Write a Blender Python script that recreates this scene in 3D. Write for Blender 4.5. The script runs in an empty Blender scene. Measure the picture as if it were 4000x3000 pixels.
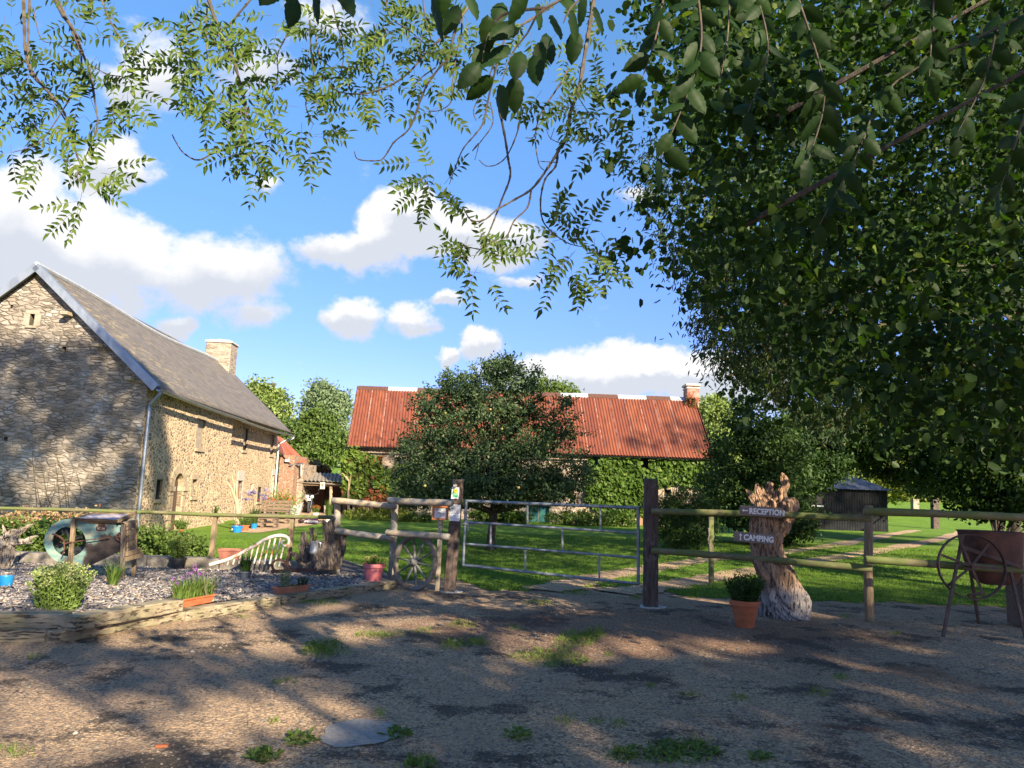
import bpy, math, random
import numpy as np
from mathutils import Vector, Matrix
R = math.radians
rnd = random.Random(7)
rng = np.random.default_rng(11)
scene = bpy.context.scene
col = scene.collection

# ---------------------------------------------------------------- camera
F = 2900.0; PITCH = R(8.0); ROLL = 0.035; EYE = 1.65
_r0 = Vector((1, 0, 0)); _f = Vector((0, math.cos(PITCH), math.sin(PITCH))); _u0 = Vector((0, -math.sin(PITCH), math.cos(PITCH)))
_r = _r0*math.cos(ROLL) + _u0*math.sin(ROLL)
_u = -_r0*math.sin(ROLL) + _u0*math.cos(ROLL)
CAM = Vector((0, 0, EYE))
cd = bpy.data.cameras.new('camera'); cam = bpy.data.objects.new('camera', cd); col.objects.link(cam)
cam.matrix_world = Matrix(((_r.x, _u.x, -_f.x, 0), (_r.y, _u.y, -_f.y, 0), (_r.z, _u.z, -_f.z, EYE), (0, 0, 0, 1)))
cd.sensor_width = 36; cd.lens = 36*F/4000; cd.clip_end = 3000; cd.clip_start = 0.05
scene.camera = cam
def ray(px, py): return (_f + _r*((px-2000)/F) + _u*((1500-py)/F))
def P(px, py, Y):
    d = ray(px, py); return CAM + d*(Y/d.y)
def G(px, py, z=0.0):
    d = ray(px, py); t = (z-EYE)/d.z
    return CAM + d*t
def proj(p):
    v = Vector(p)-CAM; k = v.dot(_f)
    if k <= 0.05: return None
    return (2000+F*v.dot(_r)/k, 1500-F*v.dot(_u)/k)
def onplane(px, py, o, n):
    d = ray(px, py); t = (o-CAM).dot(n)/d.dot(n)
    return CAM + d*t

# ---------------------------------------------------------------- sun, sky, exposure
SUN = Vector((0.48, -0.75, 0.454)).normalized()
sl = bpy.data.lights.new('sun', 'SUN'); so = bpy.data.objects.new('sun', sl); col.objects.link(so)
so.rotation_euler = SUN.to_track_quat('Z', 'Y').to_euler()
sl.energy = 5.0; sl.angle = R(0.55); sl.color = (1.0, 0.84, 0.62)
scene.view_settings.view_transform = 'Standard'; scene.view_settings.look = 'None'
scene.view_settings.exposure = 1.6; scene.view_settings.gamma = 1.0
W = bpy.data.worlds.new('World'); scene.world = W; W.use_nodes = True
nt = W.node_tree; nt.nodes.clear()
class NB:
    def __init__(s, nt): s.nt = nt
    def n(s, t, **k):
        x = s.nt.nodes.new(t)
        for a, b in k.items(): setattr(x, a, b)
        return x
    def put(s, sock, v):
        if isinstance(v, bpy.types.NodeSocket): s.nt.links.new(v, sock)
        elif v is not None: sock.default_value = v
    def m(s, op, a, b=None, c=None, clamp=False):
        x = s.n('ShaderNodeMath', operation=op); x.use_clamp = clamp
        s.put(x.inputs[0], a)
        if b is not None: s.put(x.inputs[1], b)
        if c is not None: s.put(x.inputs[2], c)
        return x.outputs[0]
    def mix(s, f, a, b, mode='MIX'):
        x = s.n('ShaderNodeMix', data_type='RGBA', blend_type=mode)
        s.put(x.inputs[0], f)
        for k, v in ((6, a), (7, b)):
            if isinstance(v, tuple) and len(v) == 3: v = (*v, 1)
            s.put(x.inputs[k], v)
        return x.outputs[2]
    def ss(s, v, a, b, lo=0.0, hi=1.0):
        x = s.n('ShaderNodeMapRange', interpolation_type='SMOOTHSTEP')
        s.put(x.inputs[0], v); s.put(x.inputs[1], a); s.put(x.inputs[2], b); s.put(x.inputs[3], lo); s.put(x.inputs[4], hi)
        return x.outputs[0]
    def noise(s, vec, scale, detail=4, rough=.55, out=0, dist=0):
        x = s.n('ShaderNodeTexNoise'); s.put(x.inputs['Vector'], vec)
        x.inputs['Scale'].default_value = scale; x.inputs['Detail'].default_value = detail
        x.inputs['Roughness'].default_value = rough; x.inputs['Distortion'].default_value = dist
        return x.outputs[out]
    def vor(s, vec, scale, feature='F1', out='Distance', rand=1):
        x = s.n('ShaderNodeTexVoronoi', feature=feature); s.put(x.inputs['Vector'], vec)
        x.inputs['Scale'].default_value = scale; x.inputs['Randomness'].default_value = rand
        return x.outputs[out]
    def map(s, vec, scale=(1, 1, 1), rot=(0, 0, 0)):
        x = s.n('ShaderNodeMapping'); s.put(x.inputs['Vector'], vec)
        x.inputs['Scale'].default_value = scale; x.inputs['Rotation'].default_value = rot
        return x.outputs[0]
w = NB(nt)
sky = w.n('ShaderNodeTexSky', sky_type='NISHITA'); sky.sun_disc = False
sky.sun_elevation = R(27); sky.sun_rotation = math.atan2(SUN.x, SUN.y)
sky.air_density = 1.0; sky.dust_density = 0.3; sky.ozone_density = 2.0; sky.altitude = 50
tc = w.n('ShaderNodeTexCoord')
sep = w.n('ShaderNodeSeparateXYZ'); nt.links.new(tc.outputs['Generated'], sep.inputs[0])
yy = w.m('MAXIMUM', sep.outputs[1], 0.08)
cu = w.m('DIVIDE', sep.outputs[0], yy); cv = w.m('DIVIDE', sep.outputs[2], yy)
front = w.ss(sep.outputs[1], 0.1, 0.3)
def uv_of(px, py):
    d = ray(px, py); return d.x/d.y, d.z/d.y
CLOUDS = [(260, 1010, 620, 330, 1.25), (820, 1060, 420, 230, .9), (80, 820, 330, 300, 1.0), (430, 690, 230, 190, 1.1), (960, 1230, 200, 100, .5),
          (560, 300, 330, 340, .62), (1020, 300, 230, 200, .5), (1250, 80, 250, 140, .62),
          (1570, 900, 290, 190, 1.6), (1870, 920, 270, 190, 1.4), (1400, 990, 320, 140, 1.1), (1580, 830, 160, 130, 1.4),
          (1370, 1240, 220, 105, 1.0), (1620, 1250, 150, 80, .7), (1760, 1185, 110, 50, .8), (1630, 1280,120,40,.6),
          (1880, 1355, 125, 90, 1.3), (1712, 1395, 75, 58, 1.15), (1820, 1390, 130, 50, .7),
          (2450, 1475, 760, 130, 1.3), (2820, 1500, 420, 160, 1.0), (690, 1250, 150, 80, .9),
          (1040, 710, 110, 60, .55), (1980, 1110, 140, 55, .62), (2500, 770, 170, 80, .6)]
field = None
warp = w.noise(tc.outputs['Generated'], 7, 6, .6, out=1)
wsep = w.n('ShaderNodeSeparateXYZ'); nt.links.new(warp, wsep.inputs[0])
u2 = w.m('ADD', cu, w.m('MULTIPLY', w.m('SUBTRACT', wsep.outputs[0], .5), .16))
v2 = w.m('ADD', cv, w.m('MULTIPLY', w.m('SUBTRACT', wsep.outputs[1], .5), .10))
up = None
for (px, py, a, b, s) in CLOUDS:
    c0, c1 = uv_of(px, py)
    du = w.m('MULTIPLY', w.m('SUBTRACT', u2, c0), F/a); dv = w.m('MULTIPLY', w.m('SUBTRACT', v2, c1), F/b)
    d = w.m('SQRT', w.m('ADD', w.m('MULTIPLY', du, du), w.m('MULTIPLY', dv, dv)))
    f = w.m('MULTIPLY', w.m('SUBTRACT', 1.0, d, clamp=True), s)
    g = w.m('MULTIPLY', f, dv)
    field = f if field is None else w.m('MAXIMUM', field, f)
    up = g if up is None else w.m('ADD', up, g)
fine = w.noise(w.map(tc.outputs['Generated'], (1, 1, 1.6)), 16, 8, .62)
fld = w.m('ADD', field, w.m('ADD', w.m('MULTIPLY', w.m('SUBTRACT', fine, .5), .95), w.m('MULTIPLY', w.m('SUBTRACT', w.noise(tc.outputs['Generated'], 46, 6, .65), .5), .35)))
dens = w.m('MULTIPLY', w.ss(fld, .12, .50), front)
backn = w.noise(tc.outputs['Generated'], 3.2, 7, .6)
dens2 = w.m('MULTIPLY', w.ss(backn, .6, .75, 0, .3), w.m('SUBTRACT', 1.0, front))
dens = w.m('MAXIMUM', dens, dens2)
lum = w.noise(w.map(tc.outputs['Generated'], (1, 1, 1.5)), 6, 6, .6)
shade = w.ss(w.m('ADD', w.m('MULTIPLY', up, 1.6), lum), .30, .78)
ccol = w.mix(shade, (6.1, 6.5, 7.3), (8.9, 8.9, 9.0))
hs = w.n('ShaderNodeHueSaturation'); hs.inputs['Saturation'].default_value = 1.2; hs.inputs['Value'].default_value = 2.45
nt.links.new(sky.outputs[0], hs.inputs['Color'])
skyc = w.mix(1, hs.outputs[0], w.mix(w.ss(sep.outputs[2], 0.05, .70), (.50, .47, .82), (1.03, 1.04, 1.0)), 'MULTIPLY')
cc = w.mix(dens, skyc, ccol)
bg = w.n('ShaderNodeBackground'); nt.links.new(cc, bg.inputs[0]); bg.inputs[1].default_value = 0.0392
wo = w.n('ShaderNodeOutputWorld'); nt.links.new(bg.outputs[0], wo.inputs[0])

# ---------------------------------------------------------------- object helpers
ORG = {}
def tag(o, label=None, cat=None, group=None, kind=None):
    if label: o['label'] = label
    if cat: o['category'] = cat
    if group: o['group'] = group
    if kind: o['kind'] = kind
    return o
def thing(name, label, cat, loc, group=None):
    o = bpy.data.objects.new(name, None); col.objects.link(o); o.location = loc; o.empty_display_size = .1
    ORG[o] = Vector(loc); return tag(o, label, cat, group)
def npmesh(name, V, faces_flat, nper, mat, parent=None, smooth=False, uv=None):
    """V (n,3) array; faces_flat index array, nper verts per face"""
    me = bpy.data.meshes.new(name); V = np.asarray(V, dtype=np.float32).reshape(-1, 3)
    if parent is not None: V = V-np.array(ORG[parent], dtype=np.float32)
    fl = np.asarray(faces_flat, dtype=np.int32).ravel(); nf = len(fl)//nper
    me.vertices.add(len(V)); me.vertices.foreach_set('co', V.ravel())
    me.loops.add(len(fl)); me.loops.foreach_set('vertex_index', fl)
    me.polygons.add(nf); me.polygons.foreach_set('loop_start', np.arange(0, nf*nper, nper, dtype=np.int32))
    if smooth: me.polygons.foreach_set('use_smooth', np.ones(nf, dtype=bool))
    me.update(calc_edges=True)
    if uv is not None:
        l = me.uv_layers.new(name='uv'); l.data.foreach_set('uv', np.asarray(uv, dtype=np.float32)[fl].ravel())
    return _link(name, me, mat, parent)
def _link(name, me, mat, parent):
    o = bpy.data.objects.new(name, me); col.objects.link(o)
    if mat: me.materials.append(mat)
    if parent is not None: o.parent = parent; ORG[o] = ORG[parent]
    else: ORG[o] = Vector((0, 0, 0))
    return o
class MB:
    def __init__(s): s.V = []; s.F = []; s.M = None
    def add(s, V, Fs):
        b = len(s.V)
        if s.M is not None: V = [s.M @ Vector(v) for v in V]
        s.V += [Vector(v) for v in V]; s.F += [tuple(b+i for i in f) for f in Fs]; return s
    def box(s, c, size, M=None, bev=0):
        x, y, z = [k/2 for k in size]
        if bev:
            V = []; b = bev
            for sx in (-1, 1):
                for sy in (-1, 1):
                    for sz in (-1, 1):
                        V += [(sx*(x-b), sy*(y-b), sz*z), (sx*(x-b), sy*y, sz*(z-b)), (sx*x, sy*(y-b), sz*(z-b))]
            def q(i, k): return i*3+k
            def I(sx, sy, sz): return (4 if sx > 0 else 0)+(2 if sy > 0 else 0)+(1 if sz > 0 else 0)
            Fs = []
            for sg in (-1, 1):
                a = [q(I(-1, -1, sg), 0), q(I(1, -1, sg), 0), q(I(1, 1, sg), 0), q(I(-1, 1, sg), 0)]; Fs.append(a if sg > 0 else a[::-1])
                a = [q(I(-1, sg, -1), 1), q(I(1, sg, -1), 1), q(I(1, sg, 1), 1), q(I(-1, sg, 1), 1)]; Fs.append(a if sg < 0 else a[::-1])
                a = [q(I(sg, -1, -1), 2), q(I(sg, 1, -1), 2), q(I(sg, 1, 1), 2), q(I(sg, -1, 1), 2)]; Fs.append(a if sg > 0 else a[::-1])
            for s1 in (-1, 1):
                for s2 in (-1, 1):
                    for (ax, k1, k2) in ((0, 0, 1), (1, 0, 2), (2, 1, 2)):
                        if ax == 0: A, B = I(-1, s1, s2), I(1, s1, s2)
                        elif ax == 1: A, B = I(s1, -1, s2), I(s1, 1, s2)
                        else: A, B = I(s1, s2, -1), I(s1, s2, 1)
                        Fs.append([q(A, k1), q(B, k1), q(B, k2), q(A, k2)])
            for i in range(8): Fs.append([q(i, 0), q(i, 1), q(i, 2)])
        else:
            V = [(sx*x, sy*y, sz*z) for sx in (-1, 1) for sy in (-1, 1) for sz in (-1, 1)]
            Fs = [(0, 1, 3, 2), (4, 6, 7, 5), (0, 4, 5, 1), (2, 3, 7, 6), (0, 2, 6, 4), (1, 5, 7, 3)]
        T = Matrix.Translation(Vector(c)) @ (M.to_4x4() if M is not None else Matrix.Identity(4))
        return s.add([T @ Vector(v) for v in V], Fs)
    def bar(s, a, b, w_, h_, upv=(0, 0, 1), bev=0):
        a = Vector(a); b = Vector(b); d = (b-a); L = d.length; d.normalize()
        u = Vector(upv); sd = d.cross(u)
        if sd.length < 1e-4: sd = d.cross(Vector((1, 0, 0)))
        sd.normalize(); u = sd.cross(d)
        M = Matrix((sd, d, u)).transposed()
        return s.box((a+b)/2, (w_, L, h_), M, bev)
    def tube(s, pts, r, seg=8, cap=True, rough=0, seed=0, flat=1.0):
        pts = [Vector(p) for p in pts]; n = len(pts)
        rs = [r]*n if not hasattr(r, '__len__') else list(r)
        if len(rs) != n: rs = list(np.interp(np.linspace(0, 1, n), np.linspace(0, 1, len(rs)), rs))
        V = []; Fs = []; prev = None; q = random.Random(seed)
        ph = [q.uniform(-1, 1) for _ in range(seg)]
        for i, p in enumerate(pts):
            t = (pts[min(i+1, n-1)]-pts[max(i-1, 0)])
            if t.length < 1e-6: t = Vector((0, 0, 1))
            t.normalize()
            if prev is None:
                a = Vector((1, 0, 0)) if abs(t.x) < .8 else Vector((0, 1, 0))
                prev = (a-t*a.dot(t)).normalized()
            else:
                prev = (prev-t*prev.dot(t))
                prev = prev.normalized() if prev.length > 1e-6 else t.orthogonal().normalized()
            b2 = t.cross(prev)
            for k in range(seg):
                th = 2*math.pi*k/seg
                rr = rs[i]*(1+rough*(.6*ph[k]+.5*q.uniform(-1, 1)))
                V.append(p+(prev*math.cos(th)+b2*math.sin(th)*flat)*rr)
        for i in range(n-1):
            for k in range(seg):
                a = i*seg+k; b = i*seg+(k+1) % seg
                Fs.append((a, b, b+seg, a+seg))
        if cap:
            Fs.append(tuple(range(seg))[::-1]); Fs.append(tuple((n-1)*seg+k for k in range(seg)))
        return s.add(V, Fs)
    def lathe(s, c, prof, seg=24, M=None, close=False):
        V = []; Fs = []; c = Vector(c)
        for (r_, z) in prof:
            for k in range(seg):
                th = 2*math.pi*k/seg; v = Vector((r_*math.cos(th), r_*math.sin(th), z))
                if M is not None: v = M @ v
                V.append(c+v)
        n = len(prof)
        for i in range(n-1):
            for k in range(seg):
                a = i*seg+k; b = i*seg+(k+1) % seg; Fs.append((a, b, b+seg, a+seg))
        if close: Fs.append(tuple(range(seg))[::-1]); Fs.append(tuple((n-1)*seg+k for k in range(seg)))
        return s.add(V, Fs)
    def prism(s, poly, d):
        """poly: list of 3D points (planar), d: extrusion vector"""
        n = len(poly); d = Vector(d); V = [Vector(p) for p in poly]+[Vector(p)+d for p in poly]
        Fs = [tuple(range(n))[::-1], tuple(range(n, 2*n))]+[(i, (i+1) % n, n+(i+1) % n, n+i) for i in range(n)]
        return s.add(V, Fs)
    def loft(s, rings, cap=True):
        n = len(rings[0]); V = [v for r_ in rings for v in r_]; Fs = []
        for i in range(len(rings)-1):
            for k in range(n):
                a = i*n+k; b = i*n+(k+1) % n; Fs.append((a, b, b+n, a+n))
        if cap: Fs.append(tuple(range(n))[::-1]); Fs.append(tuple((len(rings)-1)*n+k for k in range(n)))
        return s.add(V, Fs)
    def build(s, name, mat, parent=None, smooth=False):
        me = bpy.data.meshes.new(name); o = ORG[parent] if parent is not None else Vector((0, 0, 0))
        me.from_pydata([v-o for v in s.V], [], s.F); me.update()
        if smooth:
            me.polygons.foreach_set('use_smooth', np.ones(len(me.polygons), dtype=bool))
            if hasattr(me, 'set_sharp_from_angle'): me.set_sharp_from_angle(angle=R(50))
        return _link(name, me, mat, parent)
def sheet(name, p00, p10, p11, p01, nu, nv, fn, mat, parent=None, smooth=True, thick=0):
    """bilinear surface with uv in metres; fn(u,v,p)->offset"""
    p00, p10, p11, p01 = map(Vector, (p00, p10, p11, p01))
    LU = (p10-p00).length; LV = (p01-p00).length
    U, Vv = np.meshgrid(np.linspace(0, 1, nu+1), np.linspace(0, 1, nv+1), indexing='ij')
    A = [np.array(p) for p in (p00, p10, p11, p01)]
    Pn = (A[0][None, None]*((1-U)*(1-Vv))[..., None]+A[1]*(U*(1-Vv))[..., None]+A[2]*(U*Vv)[..., None]+A[3]*((1-U)*Vv)[..., None])
    if fn: Pn = Pn+fn(U, Vv)
    idx = np.arange((nu+1)*(nv+1)).reshape(nu+1, nv+1)
    fl = np.stack([idx[:-1, :-1], idx[1:, :-1], idx[1:, 1:], idx[:-1, 1:]], -1).reshape(-1)
    uv = np.stack([U*LU, Vv*LV], -1).reshape(-1, 2)
    Vt = Pn.reshape(-1, 3)
    if thick:
        nrm = np.array((p10-p00).cross(p01-p00).normalized())
        n0 = len(Vt); Vt = np.concatenate([Vt, Vt-nrm*thick]); uv = np.concatenate([uv, uv])
        b = fl.reshape(-1, 4)[:, ::-1].reshape(-1)+n0
        e = []
        def edge(ids):
            for a, c in zip(ids[:-1], ids[1:]): e.extend([a, c, c+n0, a+n0])
        edge(idx[::-1, 0]); edge(idx[0, :]); edge(idx[:, -1]); edge(idx[-1, ::-1])
        fl = np.concatenate([fl, b, np.array(e)])
    return npmesh(name, Vt, fl, 4, mat, parent, smooth and not thick, uv)
def text(name, s, size, M, mat, parent, ext=.002, bold=0, sx=1):
    cu_ = bpy.data.curves.new(name, 'FONT'); cu_.body = s; cu_.size = size; cu_.align_x = 'CENTER'; cu_.align_y = 'CENTER'
    cu_.extrude = ext; cu_.offset = bold; cu_.resolution_u = 3
    tmp = bpy.data.objects.new('tmp', cu_); col.objects.link(tmp)
    bpy.context.view_layer.update()
    me = bpy.data.meshes.new_from_object(tmp.evaluated_get(bpy.context.evaluated_depsgraph_get()))
    bpy.data.objects.remove(tmp)
    me.transform(Matrix.Translation(-ORG[parent]) @ M @ Matrix.Diagonal((sx, 1, 1, 1)))
    me.materials.clear(); me.name = name
    return _link(name, me, mat, parent)

# ---------------------------------------------------------------- materials
MATS = {}
def base_mat(name):
    m = bpy.data.materials.new(name); m.use_nodes = True; t = m.node_tree; t.nodes.clear(); b = NB(t)
    out = b.n('ShaderNodeOutputMaterial'); pr = b.n('ShaderNodeBsdfPrincipled'); t.links.new(pr.outputs[0], out.inputs[0])
    tcn = b.n('ShaderNodeTexCoord'); MATS[name] = m
    return m, b, pr, tcn, out
def bump(b, pr, h, strength=.5, dist=.02):
    x = b.n('ShaderNodeBump'); x.inputs['Strength'].default_value = strength; x.inputs['Distance'].default_value = dist
    b.put(x.inputs['Height'], h); b.nt.links.new(x.outputs[0], pr.inputs['Normal'])
def M2(name, c1, c2, scale=8, rough=.8, bmp=.3, bd=.01, stretch=(1, 1, 1), metal=0, detail=6, c3=None, s3=3, t3=.6, w3=.08, lo=.35, hi=.65):
    m, b, pr, tcn, _ = base_mat(name); v = b.map(tcn.outputs['Object'], stretch)
    n = b.noise(v, scale, detail, .6)
    c = b.mix(b.ss(n, lo, hi), c1, c2)
    if c3:
        n3 = b.noise(tcn.outputs['Object'], s3, 5, .65); c = b.mix(b.ss(n3, t3-w3, t3+w3), c, c3)
    b.put(pr.inputs['Base Color'], c); pr.inputs['Roughness'].default_value = rough; pr.inputs['Metallic'].default_value = metal
    if bmp: bump(b, pr, b.noise(v, scale*2.3, detail, .65), bmp, bd)
    return m
def tcn_sep(b, v):
    s = b.n('ShaderNodeSeparateXYZ'); b.put(s.inputs[0], v); return s.outputs
def leafmat(name, c1, c2, c3=None, trans=.35, rough=.5, frac=.9):
    m, b, pr, tcn, out = base_mat(name)
    g = b.n('ShaderNodeNewGeometry'); r_ = g.outputs['Random Per Island']
    c = b.mix(r_, c1, c2)
    if c3: c = b.mix(b.ss(r_, frac, frac+.01), c, c3)
    n = b.noise(tcn.outputs['Object'], .9, 3, .5)
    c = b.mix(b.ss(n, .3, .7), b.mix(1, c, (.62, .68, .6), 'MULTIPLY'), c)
    b.put(pr.inputs['Base Color'], c); pr.inputs['Roughness'].default_value = rough
    pr.inputs['Specular IOR Level'].default_value = .22
    tr = b.n('ShaderNodeBsdfTranslucent'); b.put(tr.inputs[0], b.mix(1, c, (1.25, 1.3, .5), 'MULTIPLY'))
    mx = b.n('ShaderNodeMixShader'); mx.inputs[0].default_value = trans
    b.nt.links.new(pr.outputs[0], mx.inputs[1]); b.nt.links.new(tr.outputs[0], mx.inputs[2]); b.nt.links.new(mx.outputs[0], out.inputs[0])
    return m
def stone_mat(name, stones, mortar, sc=(3.0, 3.0, 6.5), mw=.06, tint=None, lich=None, bd=.03):
    m, b, pr, tcn, _ = base_mat(name); v0 = tcn.outputs['Object']
    dn = b.noise(v0, 2.2, 4, .6, out=1)
    vv = b.n('ShaderNodeVectorMath', operation='MULTIPLY_ADD'); b.put(vv.inputs[0], dn); vv.inputs[1].default_value = (.22, .22, .14); b.put(vv.inputs[2], v0)
    v = b.map(vv.outputs[0], sc)
    cell = b.vor(v, 1, 'F1', 'Color'); edge = b.vor(v, 1, 'DISTANCE_TO_EDGE', 'Distance')
    sp = b.n('ShaderNodeSeparateColor'); b.put(sp.inputs[0], cell)
    c = b.mix(sp.outputs[0], stones[0], stones[1]); c = b.mix(b.ss(sp.outputs[1], .6, .75), c, stones[2])
    c = b.mix(b.ss(b.noise(v0, 30, 4, .7), .3, .8, 0, .35), c, (.12, .10, .08))
    if lich: c = b.mix(b.ss(b.noise(v0, 1.2, 6, .7), .52, .66, 0, lich[1]), c, lich[0])
    mn = b.noise(v0, 5, 4, .6)
    em = b.ss(b.m('ADD', edge, b.m('MULTIPLY', b.m('SUBTRACT', mn, .5), mw*1.6)), mw*.4, mw)
    mc = b.mix(b.ss(b.noise(v0, 1.1, 4, .6), .35, .65), mortar[0], mortar[1])
    c = b.mix(em, mc, c)
    if tint: c = b.mix(b.ss(b.noise(v0, .5, 4, .6), .4, .62, 0, .8), c, tint, 'MULTIPLY')
    b.put(pr.inputs['Base Color'], c); pr.inputs['Roughness'].default_value = .92
    h = b.m('ADD', b.m('MULTIPLY', b.ss(edge, 0, mw*2.2), .7), b.m('MULTIPLY', b.noise(v0, 18, 5, .7), .35))
    bump(b, pr, h, .9, bd)
    return m
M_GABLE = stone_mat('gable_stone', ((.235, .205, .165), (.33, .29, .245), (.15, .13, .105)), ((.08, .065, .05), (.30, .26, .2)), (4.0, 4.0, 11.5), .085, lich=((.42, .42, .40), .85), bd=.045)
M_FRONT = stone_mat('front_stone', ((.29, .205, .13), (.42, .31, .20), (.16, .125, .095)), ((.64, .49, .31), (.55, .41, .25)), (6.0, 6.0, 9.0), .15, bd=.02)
M_BARNW = stone_mat('barn_stone', ((.26, .19, .14), (.36, .29, .22), (.17, .12, .09)), ((.34, .27, .2), (.42, .35, .27)), (2.8, 2.8, 5.5), .08, bd=.03)
M_CHIM = stone_mat('chimney_stone', ((.28, .23, .17), (.38, .32, .25), (.2, .16, .12)), ((.3, .25, .19), (.4, .34, .27)), (3.5, 3.5, 11), .07, bd=.02)
M_BRICK = stone_mat('brick_mix', ((.26, .105, .06), (.32, .15, .09), (.22, .14, .10)), ((.32, .26, .19), (.38, .31, .23)), (4.5, 4.5, 12), .08, bd=.015)
M_KERB = M2('kerb_stone', (.15, .13, .105), (.24, .215, .18), 9, .95, .6, .02, c3=(.1, .12, .05), s3=4)
M_SLAB = M2('dressed_stone', (.30, .235, .155), (.40, .32, .22), 6, .9, .5, .01)
M_SLABG = M2('grey_lintel', (.36, .34, .31), (.46, .43, .38), 7, .9, .4, .01)
def slate_mat():
    m, b, pr, tcn, _ = base_mat('roof_slates'); v = tcn.outputs['UV']
    br = b.n('ShaderNodeTexBrick'); b.put(br.inputs['Vector'], v); br.inputs['Scale'].default_value = 1
    br.inputs['Brick Width'].default_value = .42; br.inputs['Row Height'].default_value = .19; br.inputs['Mortar Size'].default_value = .006
    br.inputs['Color1'].default_value = (0, 0, 0, 1); br.inputs['Color2'].default_value = (1, 1, 1, 1); br.inputs['Mortar'].default_value = (.5, .5, .5, 1)
    sp = b.n('ShaderNodeSeparateColor'); b.put(sp.inputs[0], br.outputs[0])
    c = b.mix(sp.outputs[0], (.098, .087, .075), (.155, .135, .112))
    big = b.noise(v, .55, 5, .6)
    yel = b.noise(b.map(v, (1.0, 4.5, 1)), 1.9, 6, .75)
    yel = b.ss(yel, .53, .60)
    fade = b.ss(b.m('ADD', tcn_sep(b, v)[0], b.m('MULTIPLY', big, 8)), 13, 3, 0.15, 1)
    c = b.mix(b.m('MULTIPLY', yel, fade), c, (.33, .27, .14))
    c = b.mix(b.ss(big, .4, .65, 0, .5), c, (.12, .11, .11))
    c = b.mix(b.m('MULTIPLY', br.outputs['Fac'], .7), c, (.06, .055, .05))
    b.put(pr.inputs['Base Color'], c); pr.inputs['Roughness'].default_value = .8
    row = b.m('FRACT', b.m('DIVIDE', tcn_sep(b, v)[1], .19))
    bump(b, pr, b.m('ADD', row, b.m('MULTIPLY', b.noise(v, 20, 4, .6), .4)), .6, .012)
    return m
M_SLATE = slate_mat()
def rust_roof(name, c1, c2, grey, gs=.5):
    m, b, pr, tcn, _ = base_mat(name); v = tcn.outputs['UV']; sx = tcn_sep(b, v)
    n = b.noise(b.map(v, (1, .25, 1)), 2.6, 6, .65); c = b.mix(b.ss(n, .35, .65), c1, c2)
    sheet_id = b.m('FLOOR', b.m('DIVIDE', sx[0], .82)); wn = b.n('ShaderNodeTexWhiteNoise', noise_dimensions='1D'); b.put(wn.inputs['W'], sheet_id)
    c = b.mix(b.m('MULTIPLY', wn.outputs[0], .6), c, (.13, .03, .016))
    fr = b.m('FRACT', b.m('DIVIDE', sx[0], .82))
    seam = b.m('MULTIPLY', b.ss(fr, .07, .02), b.ss(b.noise(b.map(v, (1, .6, 1)), 3, 4, .6), .42, .56))
    c = b.mix(b.m('MULTIPLY', seam, .9), c, grey)
    st = b.noise(b.map(v, (3.0, .3, 1)), 2, 5, .6); c = b.mix(b.ss(st, .6, .72, 0, gs), c, grey)
    dk = b.noise(b.map(v, (2, .5, 1)), 1.2, 5, .6); c = b.mix(b.ss(dk, .48, .68, 0, .7), c, (.085, .026, .016))
    b.put(pr.inputs['Base Color'], c); pr.inputs['Roughness'].default_value = .68
    return m
M_RUSTROOF = rust_roof('rusty_sheet', (.14, .038, .016), (.215, .064, .026), (.30, .20, .17), .3)
M_RUSTROOF2 = rust_roof('rusty_sheet_dark', (.30, .085, .04), (.42, .14, .07), (.35, .3, .28))
M_FIBRO = M2('fibre_sheet', (.17, .15, .125), (.26, .23, .19), 5, .85, .2, c3=(.12, .12, .1), s3=5)
M_DARKTIN = M2('dark_tin', (.010, .011, .013), (.017, .019, .021), 4, .75, .1, c3=(.03, .03, .03), s3=3, t3=.66)
M_BLUETIN = M2('blue_grey_tin', (.08, .10, .14), (.13, .15, .19), 3, .6, .1, c3=(.2, .21, .22), s3=5)
M_ZINC = M2('zinc', (.22, .26, .30), (.30, .34, .38), 5, .45, .1, metal=.55, stretch=(1, 1, .4))
M_ZINCL = M2('pale_zinc', (.42, .44, .45), (.52, .54, .54), 6, .5, .1, metal=.35)
M_GALV = M2('galvanised', (.14, .17, .195), (.24, .27, .30), 14, .5, .15, .003, metal=.5, c3=(.15, .17, .17), s3=6)
M_WOODG = M2('green_fence_wood', (.115, .105, .05), (.19, .165, .085), 5, .85, .6, .008, stretch=(1, 6, 6), c3=(.11, .135, .035), s3=2.2, t3=.5)
M_WOODP = M2('pale_fence_wood', (.30, .235, .15), (.41, .335, .23), 5, .85, .7, .008, stretch=(.8, 8, 8), c3=(.22, .21, .19), s3=3, t3=.5)
M_WOODV = M2('post_wood', (.16, .115, .065), (.26, .19, .115), 6, .85, .5, .006, stretch=(6, 6, .8), c3=(.14, .15, .05), s3=2)
M_POST = M2('dark_sleeper', (.050, .033, .026), (.105, .075, .06), 7, .9, .9, .015, stretch=(5, 5, .7), c3=(.16, .135, .115), s3=7, t3=.62)
M_CONC = M2('concrete', (.36, .35, .31), (.48, .46, .41), 14, .95, .5, .01)
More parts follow.
